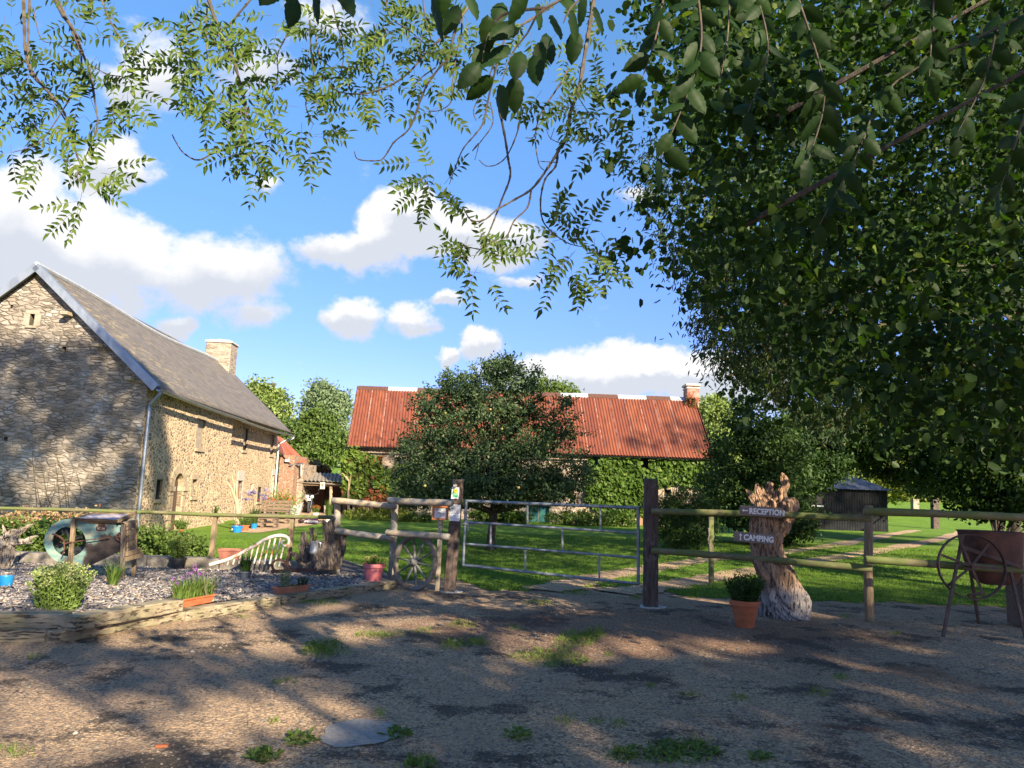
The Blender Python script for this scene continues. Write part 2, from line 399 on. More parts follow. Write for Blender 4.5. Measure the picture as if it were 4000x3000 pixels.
def wood_grain(name, cols, stretch, scale=4, bd=.02, dirt=None, grey=None, dist=1.2):
    m, b, pr, tcn, _ = base_mat(name); v = b.map(tcn.outputs['Object'], stretch)
    n = b.noise(v, scale, 7, .7, dist=dist); n2 = b.noise(tcn.outputs['Object'], 4, 5, .6)
    c = b.mix(b.ss(n, .35, .65), cols[0], cols[1]); c = b.mix(b.ss(n2, .42, .66), c, cols[2])
    if grey: c = b.mix(b.ss(b.m('ADD', tcn_sep(b, tcn.outputs['Object'])[2], b.m('MULTIPLY', n2, .5)), grey[0]+.35, grey[0]), c, grey[1])
    cr = b.ss(b.noise(v, scale*1.7, 6, .6), .46, .38); c = b.mix(b.m('MULTIPLY', cr, .85), c, (.03, .02, .014))
    b.put(pr.inputs['Base Color'], c); pr.inputs['Roughness'].default_value = .85
    bump(b, pr, b.m('SUBTRACT', n, b.m('MULTIPLY', cr, .7)), 1, bd); return m
M_DRIFT = wood_grain('driftwood_orange', ((.36, .20, .105), (.52, .35, .22), (.25, .165, .11)), (7, 7, .8), 4, .05, grey=(.45, (.44, .40, .37)))
M_DRIFTG = wood_grain('driftwood_grey', ((.11, .085, .065), (.21, .17, .14), (.07, .052, .04)), (8, 8, .8), 4, .03)
M_SLEEP = wood_grain('oak_sleeper', ((.16, .13, .08), (.34, .28, .19), (.20, .18, .10)), (.6, 1.6, 7), 3.2, .010, dist=.35)
M_PALLET = M2('pallet_wood', (.11, .075, .052), (.19, .135, .095), 6, .9, .4, .005, stretch=(.6, 6, 6))
M_SIGNW = M2('sign_wood', (.15, .115, .095), (.22, .175, .145), 6, .75, .4, .003, stretch=(.7, 5, 9))
M_WHITE = M2('white_paint', (.78, .78, .76), (.7, .7, .68), 10, .6, 0)
M_CREAM = M2('cream_paint', (.60, .58, .5), (.52, .49, .42), 6, .6, .2, .002, c3=(.34, .15, .05), s3=7, t3=.55)
M_PAPER = M2('paper', (.70, .72, .74), (.64, .66, .69), 3, .6, 0)
M_INK = M2('ink', (.06, .06, .1), (.1, .1, .14), 3, .6, 0)
M_BLACK = M2('black_plastic', (.018, .02, .024), (.03, .032, .038), 3, .5, 0)
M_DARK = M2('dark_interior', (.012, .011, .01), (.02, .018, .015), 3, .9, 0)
M_TERRA = M2('terracotta', (.34, .105, .045), (.42, .14, .065), 5, .75, .1, .002, stretch=(1, 1, 3))
M_TERRAB = M2('brown_trough', (.30, .125, .075), (.36, .16, .1), 5, .6, .05, .002)
M_TERRAP = M2('dusty_pink_trough', (.30, .115, .08), (.35, .14, .10), 5, .6, .05, .002)
M_PINK = M2('pink_pot', (.52, .13, .135), (.6, .18, .18), 4, .6, .1, .002, stretch=(4, 4, .6))
M_BLUE = M2('blue_plastic', (.01, .17, .62), (.015, .2, .7), 3, .35, 0)
M_BLUEL = M2('light_blue_plastic', (.01, .17, .40), (.015, .2, .45), 3, .35, 0)
M_SLATEPOT = M2('slate_pot', (.07, .085, .11), (.1, .115, .14), 3, .55, 0)
M_SOIL = M2('soil', (.04, .028, .018), (.08, .055, .035), 20, 1, .8, .01)
M_RUST = M2('rust_iron', (.06, .026, .018), (.115, .046, .026), 9, .8, .5, .004, c3=(.065, .035, .028), s3=6)
M_RUSTD = M2('dark_rust_iron', (.045, .026, .02), (.09, .045, .03), 9, .7, .4, .004, c3=(.16, .07, .04), s3=6, t3=.62)
M_WHEEL = M2('wheel_wood', (.095, .08, .062), (.18, .155, .125), 7, .85, .7, .008, c3=(.12, .14, .15), s3=4)
M_SPOKE = M2('spoke_wood', (.08, .08, .075), (.15, .15, .14), 7, .8, .5, .005, c3=(.12, .15, .17), s3=4)
M_ENAMEL = M2('enamel_jug', (.26, .28, .30), (.38, .40, .41), 6, .3, .1, .002, metal=.4, c3=(.2, .18, .16), s3=12, t3=.62)
M_PLUM = M2('plum_paint', (.045, .02, .035), (.07, .03, .05), 5, .6, .1)
M_ORANGEW = M2('varnished_frame', (.42, .15, .05), (.5, .2, .07), 5, .4, .2, .003)
M_TEAL = M2('teal_paint', (.02, .13, .12), (.03, .17, .15), 5, .6, .2)
M_GREENP = M2('green_print', (.02, .33, .09), (.03, .38, .12), 5, .5, 0)
M_YELP = M2('yellow_print', (.85, .55, .02), (.9, .62, .04), 5, .5, 0)
M_REDP = M2('red_print', (.6, .06, .02), (.62, .08, .03), 5, .5, 0)
M_BARK = M2('bark', (.035, .028, .02), (.07, .056, .04), 6, .95, 1, .02, stretch=(4, 4, 1), c3=(.14, .15, .08), s3=4)
M_TWIG = M2('twig_bark', (.045, .036, .027), (.09, .07, .048), 20, .9, .4, .004, c3=(.12, .11, .06), s3=9)
M_BLEACH = wood_grain('bleached_driftwood', ((.34, .29, .23), (.46, .41, .34), (.25, .2, .15)), (6, 6, 1.2), 4, .03)
M_PALEBARK = M2('pale_bark', (.32, .24, .15), (.40, .31, .20), 8, .9, .4, .01, stretch=(3, 3, 1))
def wino_mat():
    m, b, pr, tcn, _ = base_mat('faded_blue_paint'); v = tcn.outputs['Object']; s = tcn_sep(b, v)
    n = b.noise(b.map(v, (1, 1, 3)), 3.5, 7, .65)
    c = b.mix(b.ss(n, .35, .62), (.075, .20, .21), (.22, .30, .24))
    c = b.mix(b.ss(b.noise(v, 7, 6, .7), .52, .64), c, (.36, .29, .17))
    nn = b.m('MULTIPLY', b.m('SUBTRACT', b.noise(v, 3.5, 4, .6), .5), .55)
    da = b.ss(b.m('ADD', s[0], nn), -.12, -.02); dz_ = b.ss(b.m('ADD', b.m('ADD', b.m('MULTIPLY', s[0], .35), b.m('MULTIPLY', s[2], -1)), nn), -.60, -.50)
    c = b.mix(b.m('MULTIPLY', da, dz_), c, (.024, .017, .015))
    b.put(pr.inputs['Base Color'], c); pr.inputs['Roughness'].default_value = .75
    bump(b, pr, n, .4, .006); return m
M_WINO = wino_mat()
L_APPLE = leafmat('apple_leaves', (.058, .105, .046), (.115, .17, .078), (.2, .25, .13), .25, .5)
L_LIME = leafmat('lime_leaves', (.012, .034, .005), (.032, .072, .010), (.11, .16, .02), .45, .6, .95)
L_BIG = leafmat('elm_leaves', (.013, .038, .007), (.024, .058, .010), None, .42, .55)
L_ASH = leafmat('ash_leaves', (.05, .11, .018), (.15, .21, .035), None, .38, .5)
L_WILLOW = leafmat('willow_leaves', (.036, .066, .022), (.075, .115, .042), (.15, .11, .03), .3, .45, .95)
L_DARK = leafmat('dark_leaves', (.022, .052, .013), (.048, .092, .02), None, .25, .5)
L_MID = leafmat('mid_leaves', (.09, .15, .035), (.15, .21, .05), None, .3, .55)
L_PALE = leafmat('pale_leaves', (.2, .28, .075), (.3, .36, .12), None, .3, .6)
L_YEL = leafmat('yellowgreen_leaves', (.15, .2, .03), (.24, .27, .05), None, .35, .6)
L_BLUEG = leafmat('bluegreen_leaves', (.17, .25, .14), (.25, .31, .18), None, .25, .6)
L_MIDD = leafmat('garden_tree_leaves', (.042, .085, .022), (.085, .14, .04), None, .3, .55)
L_IVY = leafmat('ivy_leaves', (.055, .11, .016), (.105, .175, .03), (.16, .21, .05), .25, .5)
L_VINE = leafmat('vine_leaves', (.10, .17, .025), (.17, .24, .05), (.24, .07, .03), .3, .5, .95)
L_REDV = leafmat('red_vine_leaves', (.16, .12, .04), (.22, .13, .05), (.34, .07, .04), .3, .5, .75)
L_SEDUM = leafmat('sedum_leaves', (.14, .22, .05), (.22, .30, .08), None, .25, .45)
L_SEDF = leafmat('sedum_flowers', (.36, .40, .17), (.46, .46, .24), None, .2, .7)
L_BLADE = leafmat('blade_leaves', (.07, .135, .025), (.15, .22, .05), (.3, .3, .1), .3, .45)
L_GRASS = leafmat('grass_blades', (.085, .175, .014), (.15, .245, .03), (.28, .29, .07), .3, .55, .95)
L_PURP = leafmat('purple_flowers', (.26, .05, .34), (.36, .12, .46), None, .2, .6)
L_LILAC = leafmat('lilac_flowers', (.2, .17, .42), (.3, .26, .5), None, .2, .6)
L_REDF = leafmat('red_flowers', (.6, .05, .02), (.66, .12, .04), None, .2, .6)
L_YELF = leafmat('yellow_flowers', (.7, .5, .12), (.7, .6, .3), None, .2, .6)
L_DRY = leafmat('dry_leaves', (.34, .22, .11), (.45, .33, .2), (.2, .08, .03), .15, .7)
M_APPLE = M2('apple_skin', (.24, .27, .06), (.36, .27, .08), 6, .4, 0)

for _m in (M_DARKTIN, M_BLUETIN, M_TERRA, M_GRAVEL if 'M_GRAVEL' in globals() else M_SOIL):
    for _n in _m.node_tree.nodes:
        if _n.type == 'BSDF_PRINCIPLED': _n.inputs['Specular IOR Level'].default_value = .12
# ---------------------------------------------------------------- terrain
def sm(a, b, x): t = np.clip((x-a)/(b-a), 0, 1); return t*t*(3-2*t)
def tz(x, y):
    x = np.asarray(x, float); y = np.asarray(y, float)
    k = .055-.028*sm(-14, 6, x)
    return np.where(y > 44, (y-44)*k*sm(44, 60, y), 0)*1.0 + 0*x
def hz(x, y): return float(tz(x, y))
def gravel_mat(name='gravel', k=2.5, mk=1.0):
    m, b, pr, tcn, _ = base_mat(name); v = tcn.outputs['Object']
    big = b.noise(v, .38, 6, .62); mid = b.noise(v, 1.6, 6, .68); fine_ = b.noise(v, 42, 4, .75)
    c = b.mix(b.ss(mid, .3, .7), (.205*k, .134*k, .074*k), (.300*k, .204*k, .116*k)); c = b.mix(b.ss(big, .42, .62, 0, .55), c, (.150*k, .100*k, .062*k))
    cell = b.vor(v, 55, 'F1', 'Color'); sp = b.n('ShaderNodeSeparateColor'); b.put(sp.inputs[0], cell)
    c = b.mix(b.ss(sp.outputs[0], .84, .97, 0, .45), c, (.40, .35, .29)); c = b.mix(b.ss(sp.outputs[1], .66, .92, 0, .6), c, (.085, .08, .078))
    c = b.mix(b.ss(fine_, .42, .66, 0, .5), c, (.12, .105, .085))
    wv = b.n('ShaderNodeVectorMath', operation='MULTIPLY_ADD'); b.put(wv.inputs[0], b.noise(v, 7, 5, .7, out=1)); wv.inputs[1].default_value = (.16, .16, 0); b.put(wv.inputs[2], v)
    e1 = b.vor(b.map(wv.outputs[0], (1, 1.2, 1)), 19, 'DISTANCE_TO_EDGE'); med = b.noise(v, 13, 6, .75)
    c = b.mix(b.m('MULTIPLY', b.ss(b.m('ADD', e1, b.m('MULTIPLY', b.m('SUBTRACT', med, .5), 1.1)), .10, -.02), b.ss(mid, .38, .6, .25, .85)), c, (.055, .038, .024))
    c = b.mix(b.ss(med, .5, .66, 0, .6), c, (.07, .058, .045))
    moss = b.ss(b.m('ADD', b.noise(v, .8, 7, .7), b.m('MULTIPLY', fine_, .18)), .60, .68)
    c = b.mix(b.m('MULTIPLY', moss, .88*mk), c, (.030, .022, .014))
    red = b.ss(b.noise(b.map(v, (.55, 1.3, 1)), .75, 7, .72), .57, .67)
    s = tcn_sep(b, v); red = b.m('MULTIPLY', red, b.ss(s[0], -1.2, .8))
    rx_ = b.m('MULTIPLY', b.m('SUBTRACT', s[0], 1.7), .30); ry_ = b.m('MULTIPLY', b.m('SUBTRACT', s[1], 9.3), .52)
    rel = b.m('SQRT', b.m('ADD', b.m('MULTIPLY', rx_, rx_), b.m('MULTIPLY', ry_, ry_)))
    zone = b.ss(b.m('ADD', rel, b.m('MULTIPLY', b.m('SUBTRACT', mid, .5), 2.6)), 1.0, .55)
    red = b.m('MAXIMUM', red, b.m('MULTIPLY', zone, b.ss(fine_, .35, .62, .35, .95)))
    c = b.mix(b.m('MULTIPLY', red, .8*mk), c, (.12, .042, .018))
    dx = b.m('SUBTRACT', s[0], 4.05); dy = b.m('SUBTRACT', s[1], 7.4)
    dd = b.m('SQRT', b.m('ADD', b.m('MULTIPLY', b.m('MULTIPLY', dx, dx), .9), b.m('MULTIPLY', b.m('MULTIPLY', dy, dy), 1.2)))
    saw = b.m('MULTIPLY', b.ss(b.m('ADD', dd, b.m('MULTIPLY', b.noise(v, 1.7, 5, .7), 1.5)), 1.42, 1.05), b.ss(fine_, .35, .5))
    c = b.mix(b.m('MULTIPLY', saw, .75), c, (.30, .15, .07))
    b.put(pr.inputs['Base Color'], c); pr.inputs['Roughness'].default_value = .95
    h = b.m('ADD', b.m('ADD', b.m('MULTIPLY', fine_, .5), b.m('MULTIPLY', b.m('MINIMUM', e1, .22), 1.6)), b.m('ADD', b.m('MULTIPLY', b.noise(v, 9, 6, .7), .6), b.m('MULTIPLY', b.vor(v, 55), -.35)))
    bump(b, pr, h, 1, .035); return m
M_GRAVEL = gravel_mat()
M_TRACK = gravel_mat('track_gravel', 3.3, .12)
M_PATCH = M2('grey_patch', (.20, .19, .175), (.27, .255, .235), 30, .95, .9, .01)
def lawn_mat():
    m, b, pr, tcn, _ = base_mat('lawn'); v = tcn.outputs['Object']
    n = b.noise(v, .6, 6, .65); f = b.noise(b.map(v, (1, .5, 1)), 14, 5, .7)
    c = b.mix(b.ss(n, .35, .65), (.085, .185, .014), (.135, .25, .026)); c = b.mix(b.ss(f, .4, .66, 0, .65), c, (.19, .28, .04))
    c = b.mix(b.ss(b.noise(v, 3, 5, .7), .54, .66, 0, .5), c, (.21, .21, .07)); c = b.mix(b.ss(b.noise(v, 1.1, 6, .7), .55, .66, 0, .55), c, (.05, .11, .015))
    b.put(pr.inputs['Base Color'], c); pr.inputs['Roughness'].default_value = .9; pr.inputs['Specular IOR Level'].default_value = .15
    bump(b, pr, b.m('ADD', f, b.noise(v, 40, 4, .7)), 1, .05); return m
M_LAWN = lawn_mat()
xs = np.concatenate([np.linspace(-400, -40, 10), np.linspace(-36, 36, 37), np.linspace(40, 400, 10)])
ys = np.concatenate([np.linspace(-60, 40, 26), np.linspace(44, 120, 20), np.linspace(140, 900, 12)])
X, Y = np.meshgrid(xs, ys, indexing='ij'); Z = tz(X, Y)-.02*(Y > 14)
idx = np.arange(X.size).reshape(X.shape)
fl = np.stack([idx[:-1, :-1], idx[1:, :-1], idx[1:, 1:], idx[:-1, 1:]], -1).reshape(-1)
tag(npmesh('ground', np.stack([X, Y, Z], -1), fl, 4, M_GRAVEL, smooth=True), kind='structure')
edge_px = [(1545, 2268), (1700, 2256), (1800, 2268), (1900, 2300), (2040, 2310), (2180, 2296), (2300, 2292), (2420, 2300), (2600, 2312), (2680, 2330), (2900, 2335), (3100, 2350), (3400, 2350), (4000, 2372), (4300, 2380)]
EP = [G(*p) for p in edge_px]
ex = np.array([-60, EP[0].x-.4]+[p.x for p in EP]+[60]); ey = np.array([13.35, 13.35]+[p.y for p in EP]+[EP[-1].y])
def wob(x, s=0): return .10*np.sin(x*5.1+s)+.07*np.sin(x*11.7+1+s)+.05*np.sin(x*23.3+2)+.03*np.sin(x*47)
lx = np.concatenate([np.linspace(-400, -30, 8), np.linspace(-28, -4, 40), np.linspace(-3.9, 9, 260), np.linspace(9.3, 28, 40), np.linspace(30, 400, 8)])
vv = np.concatenate([[0, .004, .01, .02, .04, .06], np.linspace(.08, 1, 60)])
X = np.repeat(lx[:, None], len(vv), 1); e = np.interp(lx, ex, ey)+wob(lx)*(lx > -3.2)
Y = e[:, None]+(vv**3)[None]*880
Z = tz(X, Y)+.012*(vv[None] > 0)
idx = np.arange(X.size).reshape(X.shape); fl = np.stack([idx[:-1, :-1], idx[1:, :-1], idx[1:, 1:], idx[:-1, 1:]], -1).reshape(-1)
tag(npmesh('lawn', np.stack([X, Y, Z], -1), fl, 4, M_LAWN, smooth=True), kind='structure')
def smooth_path(pts, n=40):
    pts = [Vector(p) for p in pts]; out = []
    for i in range(len(pts)-1):
        p0 = pts[max(i-1, 0)]; p1 = pts[i]; p2 = pts[i+1]; p3 = pts[min(i+2, len(pts)-1)]
        k = max(2, n//(len(pts)-1))
        for j in range(k):
            t = j/k; out.append(.5*((2*p1)+(p2-p0)*t+(2*p0-5*p1+4*p2-p3)*t*t+(3*p1-p0-3*p2+p3)*t**3))
    out.append(pts[-1]); return out
RUTS = []
def ribbon(name, px, w0, w1, zz, mat):
    c = smooth_path([G(*p) for p in px], 90); V = []; n = len(c)
    for i, p in enumerate(c):
        t = (c[min(i+1, n-1)]-c[max(i-1, 0)]); t.normalize(); s_ = Vector((-t.y, t.x, 0)); w_ = w0+(w1-w0)*i/(n-1)
        L = p.y*7
        a = w_*(.5+.10*math.sin(L)+.06*math.sin(L*2.7)); b_ = w_*(.5+.10*math.sin(L*1.3+2)+.06*math.sin(L*3.1))
        a += rng.uniform(-.05, .05)*w_; b_ += rng.uniform(-.05, .05)*w_
        V += [p+s_*a+Vector((0, 0, zz-.004)), p+Vector((0, 0, zz)), p-s_*b_+Vector((0, 0, zz-.004))]
        RUTS.append((p.x, p.y, w_*.5))
    fl = []
    for i in range(n-1):
        b = i*3; fl += [b, b+1, b+4, b+3, b+1, b+2, b+5, b+4]
    return tag(npmesh(name, [tuple(v) for v in V], fl, 4, mat), kind='structure')
ribbon('track', [(2120, 2308), (2180, 2294), (2260, 2275), (2420, 2243), (2600, 2212), (2800, 2183), (3040, 2160), (3250, 2132), (3420, 2100), (3560, 2075), (3625, 2058), (3600, 2044), (3540, 2035)], .80, .66, .019, M_TRACK)
ribbon('track', [(2400, 2318), (2480, 2306), (2600, 2290), (2830, 2252), (3100, 2205), (3350, 2165), (3560, 2128), (3700, 2098), (3755, 2074), (3700, 2058), (3600, 2047)], .80, .66, .022, M_TRACK)
def flat_poly(name, pts, z, mat, kind='structure'):
    mb = MB(); mb.add([Vector((p.x, p.y, z)) for p in pts], [tuple(range(len(pts)))]); return tag(mb.build(name, mat), kind=kind)
yard_poly = [G(*p) for p in smooth_path([(915, 2080, 0), (1010, 2083, 0), (1120, 2066, 0), (1230, 2050, 0), (1330, 2024, 0), (1345, 1990, 0), (1120, 1985, 0), (1085, 2005, 0), (1000, 2030, 0), (915, 2080, 0)], 60)[:-1] for p in [(p.x, p.y)]]
flat_poly('gravel_patch', yard_poly, .024, M_TRACK)
pp = []
for k in range(26):
    a = 2*math.pi*k/26; q = 1+.09*math.sin(3*a+1)+.05*math.sin(7*a); pp.append(G(1408+165*q*math.cos(a), 2866+52*q*math.sin(a)+(-12)*math.cos(a)))
flat_poly('concrete_patch', pp[::-1], .005, M_PATCH)

# ---------------------------------------------------------------- walls with openings
def clip(poly, a, b):
    out = []
    for i in range(len(poly)):
        p = poly[i]; q = poly[(i+1) % len(poly)]
        sp_ = (b[0]-a[0])*(p[1]-a[1])-(b[1]-a[1])*(p[0]-a[0]); sq = (b[0]-a[0])*(q[1]-a[1])-(b[1]-a[1])*(q[0]-a[0])
        if sp_ >= 0: out.append(p)
        if (sp_ >= 0) != (sq >= 0):
            t = sp_/(sp_-sq); out.append((p[0]+(q[0]-p[0])*t, p[1]+(q[1]-p[1])*t))
    return out
def wall(mb, o, ud, nd, outline, holes, depth=.35, th=.5):
    """outline: convex ccw polygon in (u,z); nd outward"""
    o = Vector(o); ud = Vector(ud); nd = Vector(nd); Zv = Vector((0, 0, 1))
    P3 = lambda u, z, d=0: o+ud*u+Zv*z-nd*d
    us = sorted(set([round(p[0], 4) for p in outline]+[round(h[k], 4) for h in holes for k in (0, 1)]))
    zs = sorted(set([round(p[1], 4) for p in outline]+[round(h[k], 4) for h in holes for k in (2, 3)]))
    for i in range(len(us)-1):
        for j in range(len(zs)-1):
            cx = (us[i]+us[i+1])/2; cz = (zs[j]+zs[j+1])/2
            if any(h[0] < cx < h[1] and h[2] < cz < h[3] for h in holes): continue
            poly = [(us[i], zs[j]), (us[i+1], zs[j]), (us[i+1], zs[j+1]), (us[i], zs[j+1])]
            for k in range(len(outline)):
                poly = clip(poly, outline[k], outline[(k+1) % len(outline)])
                if len(poly) < 3: break
            if len(poly) >= 3: mb.add([P3(*p) for p in poly], [tuple(range(len(poly)))])
    for (a, b, c, d) in holes:
        for q in (((a, c), (a, d)), ((a, d), (b, d)), ((b, d), (b, c)), ((b, c), (a, c))):
            (u0, z0), (u1, z1) = q
            mb.add([P3(u0, z0), P3(u1, z1), P3(u1, z1, depth), P3(u0, z0, depth)], [(0, 1, 2, 3)])
    return P3
def slab(mb, P3, a, b, c, d, out, inn, bev=.012):
    """block in wall coordinates from u a..b, z c..d, sticking out `out`, into the wall `inn`"""
    V = [P3(u, z, dd) for u in (a, b) for z in (c, d) for dd in (-out, inn)]
    mb.add(V, [(0, 1, 3, 2), (4, 6, 7, 5), (0, 4, 5, 1), (2, 3, 7, 6), (0, 2, 6, 4), (1, 5, 7, 3)])

# ---------------------------------------------------------------- farmhouse
C0 = P(578, 1488, 20.0); C1 = P(1112, 1700, 36.6)
EZ0 = C0.z; c0 = Vector((C0.x, C0.y, 0)); c1 = Vector((C1.x, C1.y, 0))
hu = (c1-c0); HL = hu.length; hu.normalize(); hn = Vector((hu.y, -hu.x, 0))
apx = onplane(158, 1062, c0, hu); HW = -(apx-c0).dot(hn)*2; RZ = apx.z
print('house eave', EZ0, C1.z, 'len', HL, 'width', HW, 'ridge', RZ, 'c0', c0, 'c1', c1)
house = thing('stone_farmhouse', 'long stone farmhouse with slate roof, arched doorway and square chimney, at left', 'farmhouse', c0)
def hw(px, py):      # photo point -> (u, z) on the long front wall
    p = onplane(px, py, c0, hn); return (p-c0).dot(hu), p.z
def hg(px, py):      # -> (g, z) on gable, g from the corner leftwards
    p = onplane(px, py, c0, hu); return -(p-c0).dot(hn), p.z
def rect_px(f, x0, y0, x1, y1):
    a = f((x0+x1)/2, y0); b = f((x0+x1)/2, y1); l = f(x0, (y0+y1)/2); r_ = f(x1, (y0+y1)/2)
    return (min(l[0], r_[0]), max(l[0], r_[0]), b[1], a[1])
step_u = hw(905, 1700)[0]; step = .34
def shift(r_): return r_
W1 = rect_px(hw, 769, 1637, 799, 1753); W4 = rect_px(hw, 608, 1872, 631, 1950); NI = rect_px(hw, 749, 1872, 768, 1940)
DR = rect_px(hw, 668, 1850, 706, 2075); DR = (DR[0], DR[1], 0.0, DR[3])
gv = [rect_px(hg, 116, 1226, 135, 1273), rect_px(hg, 38, 1190, 50, 1206), rect_px(hg, 241, 1353, 258, 1376), rect_px(hg, 14, 1706, 30, 1722)]
EZ1 = hw(1112, 1700)[1]
wb = MB()
front_holes1 = [W1, W4, NI, DR]
P3a = wall(wb, c0, hu, hn, [(0, -.3), (step_u, -.3), (step_u, EZ0), (0, EZ0)], front_holes1)
o2 = c0-hn*step
def hw2(px, py):
    p = onplane(px, py, o2, hn); return (p-o2).dot(hu), p.z
W2 = rect_px(hw2, 950, 1672, 966, 1760); W3 = rect_px(hw2, 1056, 1697, 1069, 1778)
D2 = rect_px(hw2, 923, 1877, 941, 2050); D2 = (D2[0], D2[1], 0, D2[3])
W5 = rect_px(hw2, 981, 1888, 988, 1922); W6 = rect_px(hw2, 1005, 1902, 1019, 1960); W7 = rect_px(hw2, 1060, 1856, 1073, 1960)
P3b = wall(wb, o2, hu, hn, [(step_u, -.3), (HL, -.3), (HL, EZ0-.05), (step_u, EZ0-.05)], [W2, W3, D2, W5, W6, W7])
wb.add([c0+hu*step_u+Vector((0, 0, z))-hn*d for (z, d) in ((-.3, 0), (-.3, step), (EZ0, step), (EZ0, 0))], [(0, 1, 2, 3)])
# far gable and rear wall
far = c0+hu*HL; wb.add([far-hn*step+Vector((0, 0, -.3)), far-hn*HW+Vector((0, 0, -.3)), far-hn*HW+Vector((0, 0, EZ0)), far-hn*HW/2+Vector((0, 0, RZ)), far-hn*step+Vector((0, 0, EZ0))], [(0, 1, 2, 3, 4)])
wb.add([c0-hn*HW+Vector((0, 0, -.3)), far-hn*HW+Vector((0, 0, -.3)), far-hn*HW+Vector((0, 0, EZ0)), c0-hn*HW+Vector((0, 0, EZ0))], [(3, 2, 1, 0)])
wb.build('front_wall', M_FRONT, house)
gb = MB()
Pg = wall(gb, c0, -hn, -hu, [(0, -.3), (HW, -.3), (HW, EZ0), (HW/2, RZ), (0, EZ0)][::1], gv, depth=.3)
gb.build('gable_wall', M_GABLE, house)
# quoin strip where the gable turns into the long wall
db = MB()
for (hp, hh, Pf) in ((W1, .3, P3a), (W4, .3, P3a), (NI, .12, P3a), (DR, .3, P3a), (W2, .2, P3b), (W3, .2, P3b), (D2, .3, P3b), (W5, .2, P3b), (W6, .25, P3b), (W7, .25, P3b)):
    pass
def opening(name, h, Pf, dep, mat, frame=None, jambs=M_SLAB, lint=.16, sill=.1, jw=.12, split=None):
    d = MB(); a, b, c, e = h
    d.add([Pf(a, c, dep), Pf(b, c, dep), Pf(b, e, dep), Pf(a, e, dep)], [(0, 1, 2, 3)])
    wd = d.build(name, mat, house)
    if jambs:
        j = MB(); slab(j, Pf, a-.12, b+.12, e, e+lint, .018, .2)
        if sill: slab(j, Pf, a-.08, b+.08, c-sill, c, .05, .2)
        if jw:
            z = c; k = 0
            while z < e-.05:
                z2 = min(e, z+.34+.1*(k % 2)); w_ = jw*(1.35 if k % 2 else .8)
                slab(j, Pf, a-w_, a, z+.006, z2-.006, .014, .2); slab(j, Pf, b, b+w_, z+.006, z2-.006, .014, .2); z = z2; k += 1
        j.build('surround', jambs, wd)
    if frame:
        f = MB(); t = .035
        for (x0, x1, z0, z1) in ((a, a+t, c, e), (b-t, b, c, e), (a+t, b-t, c, c+t), (a+t, b-t, e-t, e)): slab(f, Pf, x0, x1, z0, z1, -dep+.05, dep-.01)
        if split: slab(f, Pf, a+t, b-t, c+(e-c)*split-.02, c+(e-c)*split+.02, -dep+.05, dep-.01)
        f.build('frame', frame, wd)
    return wd
M_GLASS = M2('dark_glass', (.02, .022, .025), (.03, .032, .035), 2, .12, 0)
M_WDOOR = M2('plank_door', (.22, .12, .07), (.3, .17, .1), 5, .8, .3, .004, stretch=(6, 6, .8))
M_INFILL = M2('stone_infill', (.24, .2, .16), (.34, .29, .22), 7, .9, .6, .015)
opening('window', W1, P3a, .07, M_INFILL, None, M_SLAB, split=.5); opening('window', W4, P3a, .10, M_GLASS, M_BLACK)
opening('niche', NI, P3a, .1, M_INFILL, None, M_SLAB)
opening('window', W2, P3b, .07, M_INFILL, M_BLACK, M_SLAB); opening('window', W3, P3b, .07, M_INFILL, None, M_SLAB)
opening('door', D2, P3b, .1, M_WDOOR, None, M_SLABG, .4, 0); opening('window', W5, P3b, .1, M_GLASS, None, None)
opening('window', W6, P3b, .07, M_GLASS, M_BLACK, M_SLAB); opening('window', W7, P3b, .07, M_INFILL, None, M_SLABG, .3)
opening('slit_window', gv[0], Pg, .28, M_DARK, None, M2('gable_jamb', (.24, .20, .15), (.31, .27, .21), 6, .9, .5, .01), .10, .06, .2)
for h in gv[1:]: opening('vent_hole', h, Pg, .28, M_DARK, None, None)
# arched doorway
a, b, c, e = DR; ac = (a+b)/2; rr = (b-a)/2
dm = MB(); dm.add([P3a(a, c, .13), P3a(b, c, .13), P3a(b, e, .13), P3a(a, e, .13)], [(0, 1, 2, 3)]); door = dm.build('arched_door', M2('dark_plank_door', (.06, .035, .022), (.09, .055, .035), 5, .8, .3, .004, stretch=(6, 6, .8)), house)
sm_ = MB(); z0 = e-rr; z = 0; k = 0
fill = MB()
for k in range(10):   # spandrel filling the square corners of the opening
    a0 = math.pi*k/10; a1 = math.pi*(k+1)/10
    q = [(ac+rr*math.cos(a0), z0+rr*math.sin(a0)), (ac+rr*math.cos(a1), z0+rr*math.sin(a1))]
    fill.add([P3a(q[0][0], q[0][1], .01), P3a(q[0][0], e+.001, .01), P3a(q[1][0], e+.001, .01), P3a(q[1][0], q[1][1], .01)], [(0, 1, 2, 3)])
    fill.add([P3a(q[0][0], q[0][1], .01), P3a(q[1][0], q[1][1], .01), P3a(q[1][0], q[1][1], .29), P3a(q[0][0], q[0][1], .29)], [(0, 1, 2, 3)])
fill.build('spandrel', M_SLAB, door)
k = 0
while z < z0-.05:
    z2 = min(z0, z+.36); w_ = .30 if k % 2 else .22
    slab(sm_, P3a, a-w_, a, z+.008, z2-.008, .05, .28); slab(sm_, P3a, b, b+w_, z+.008, z2-.008, .05, .28); z = z2; k += 1
slab(sm_, P3a, b-.02, b+.32, z0-.12, z0+.02, .09, .28); slab(sm_, P3a, a-.32, a+.02, z0-.12, z0+.02, .09, .28)
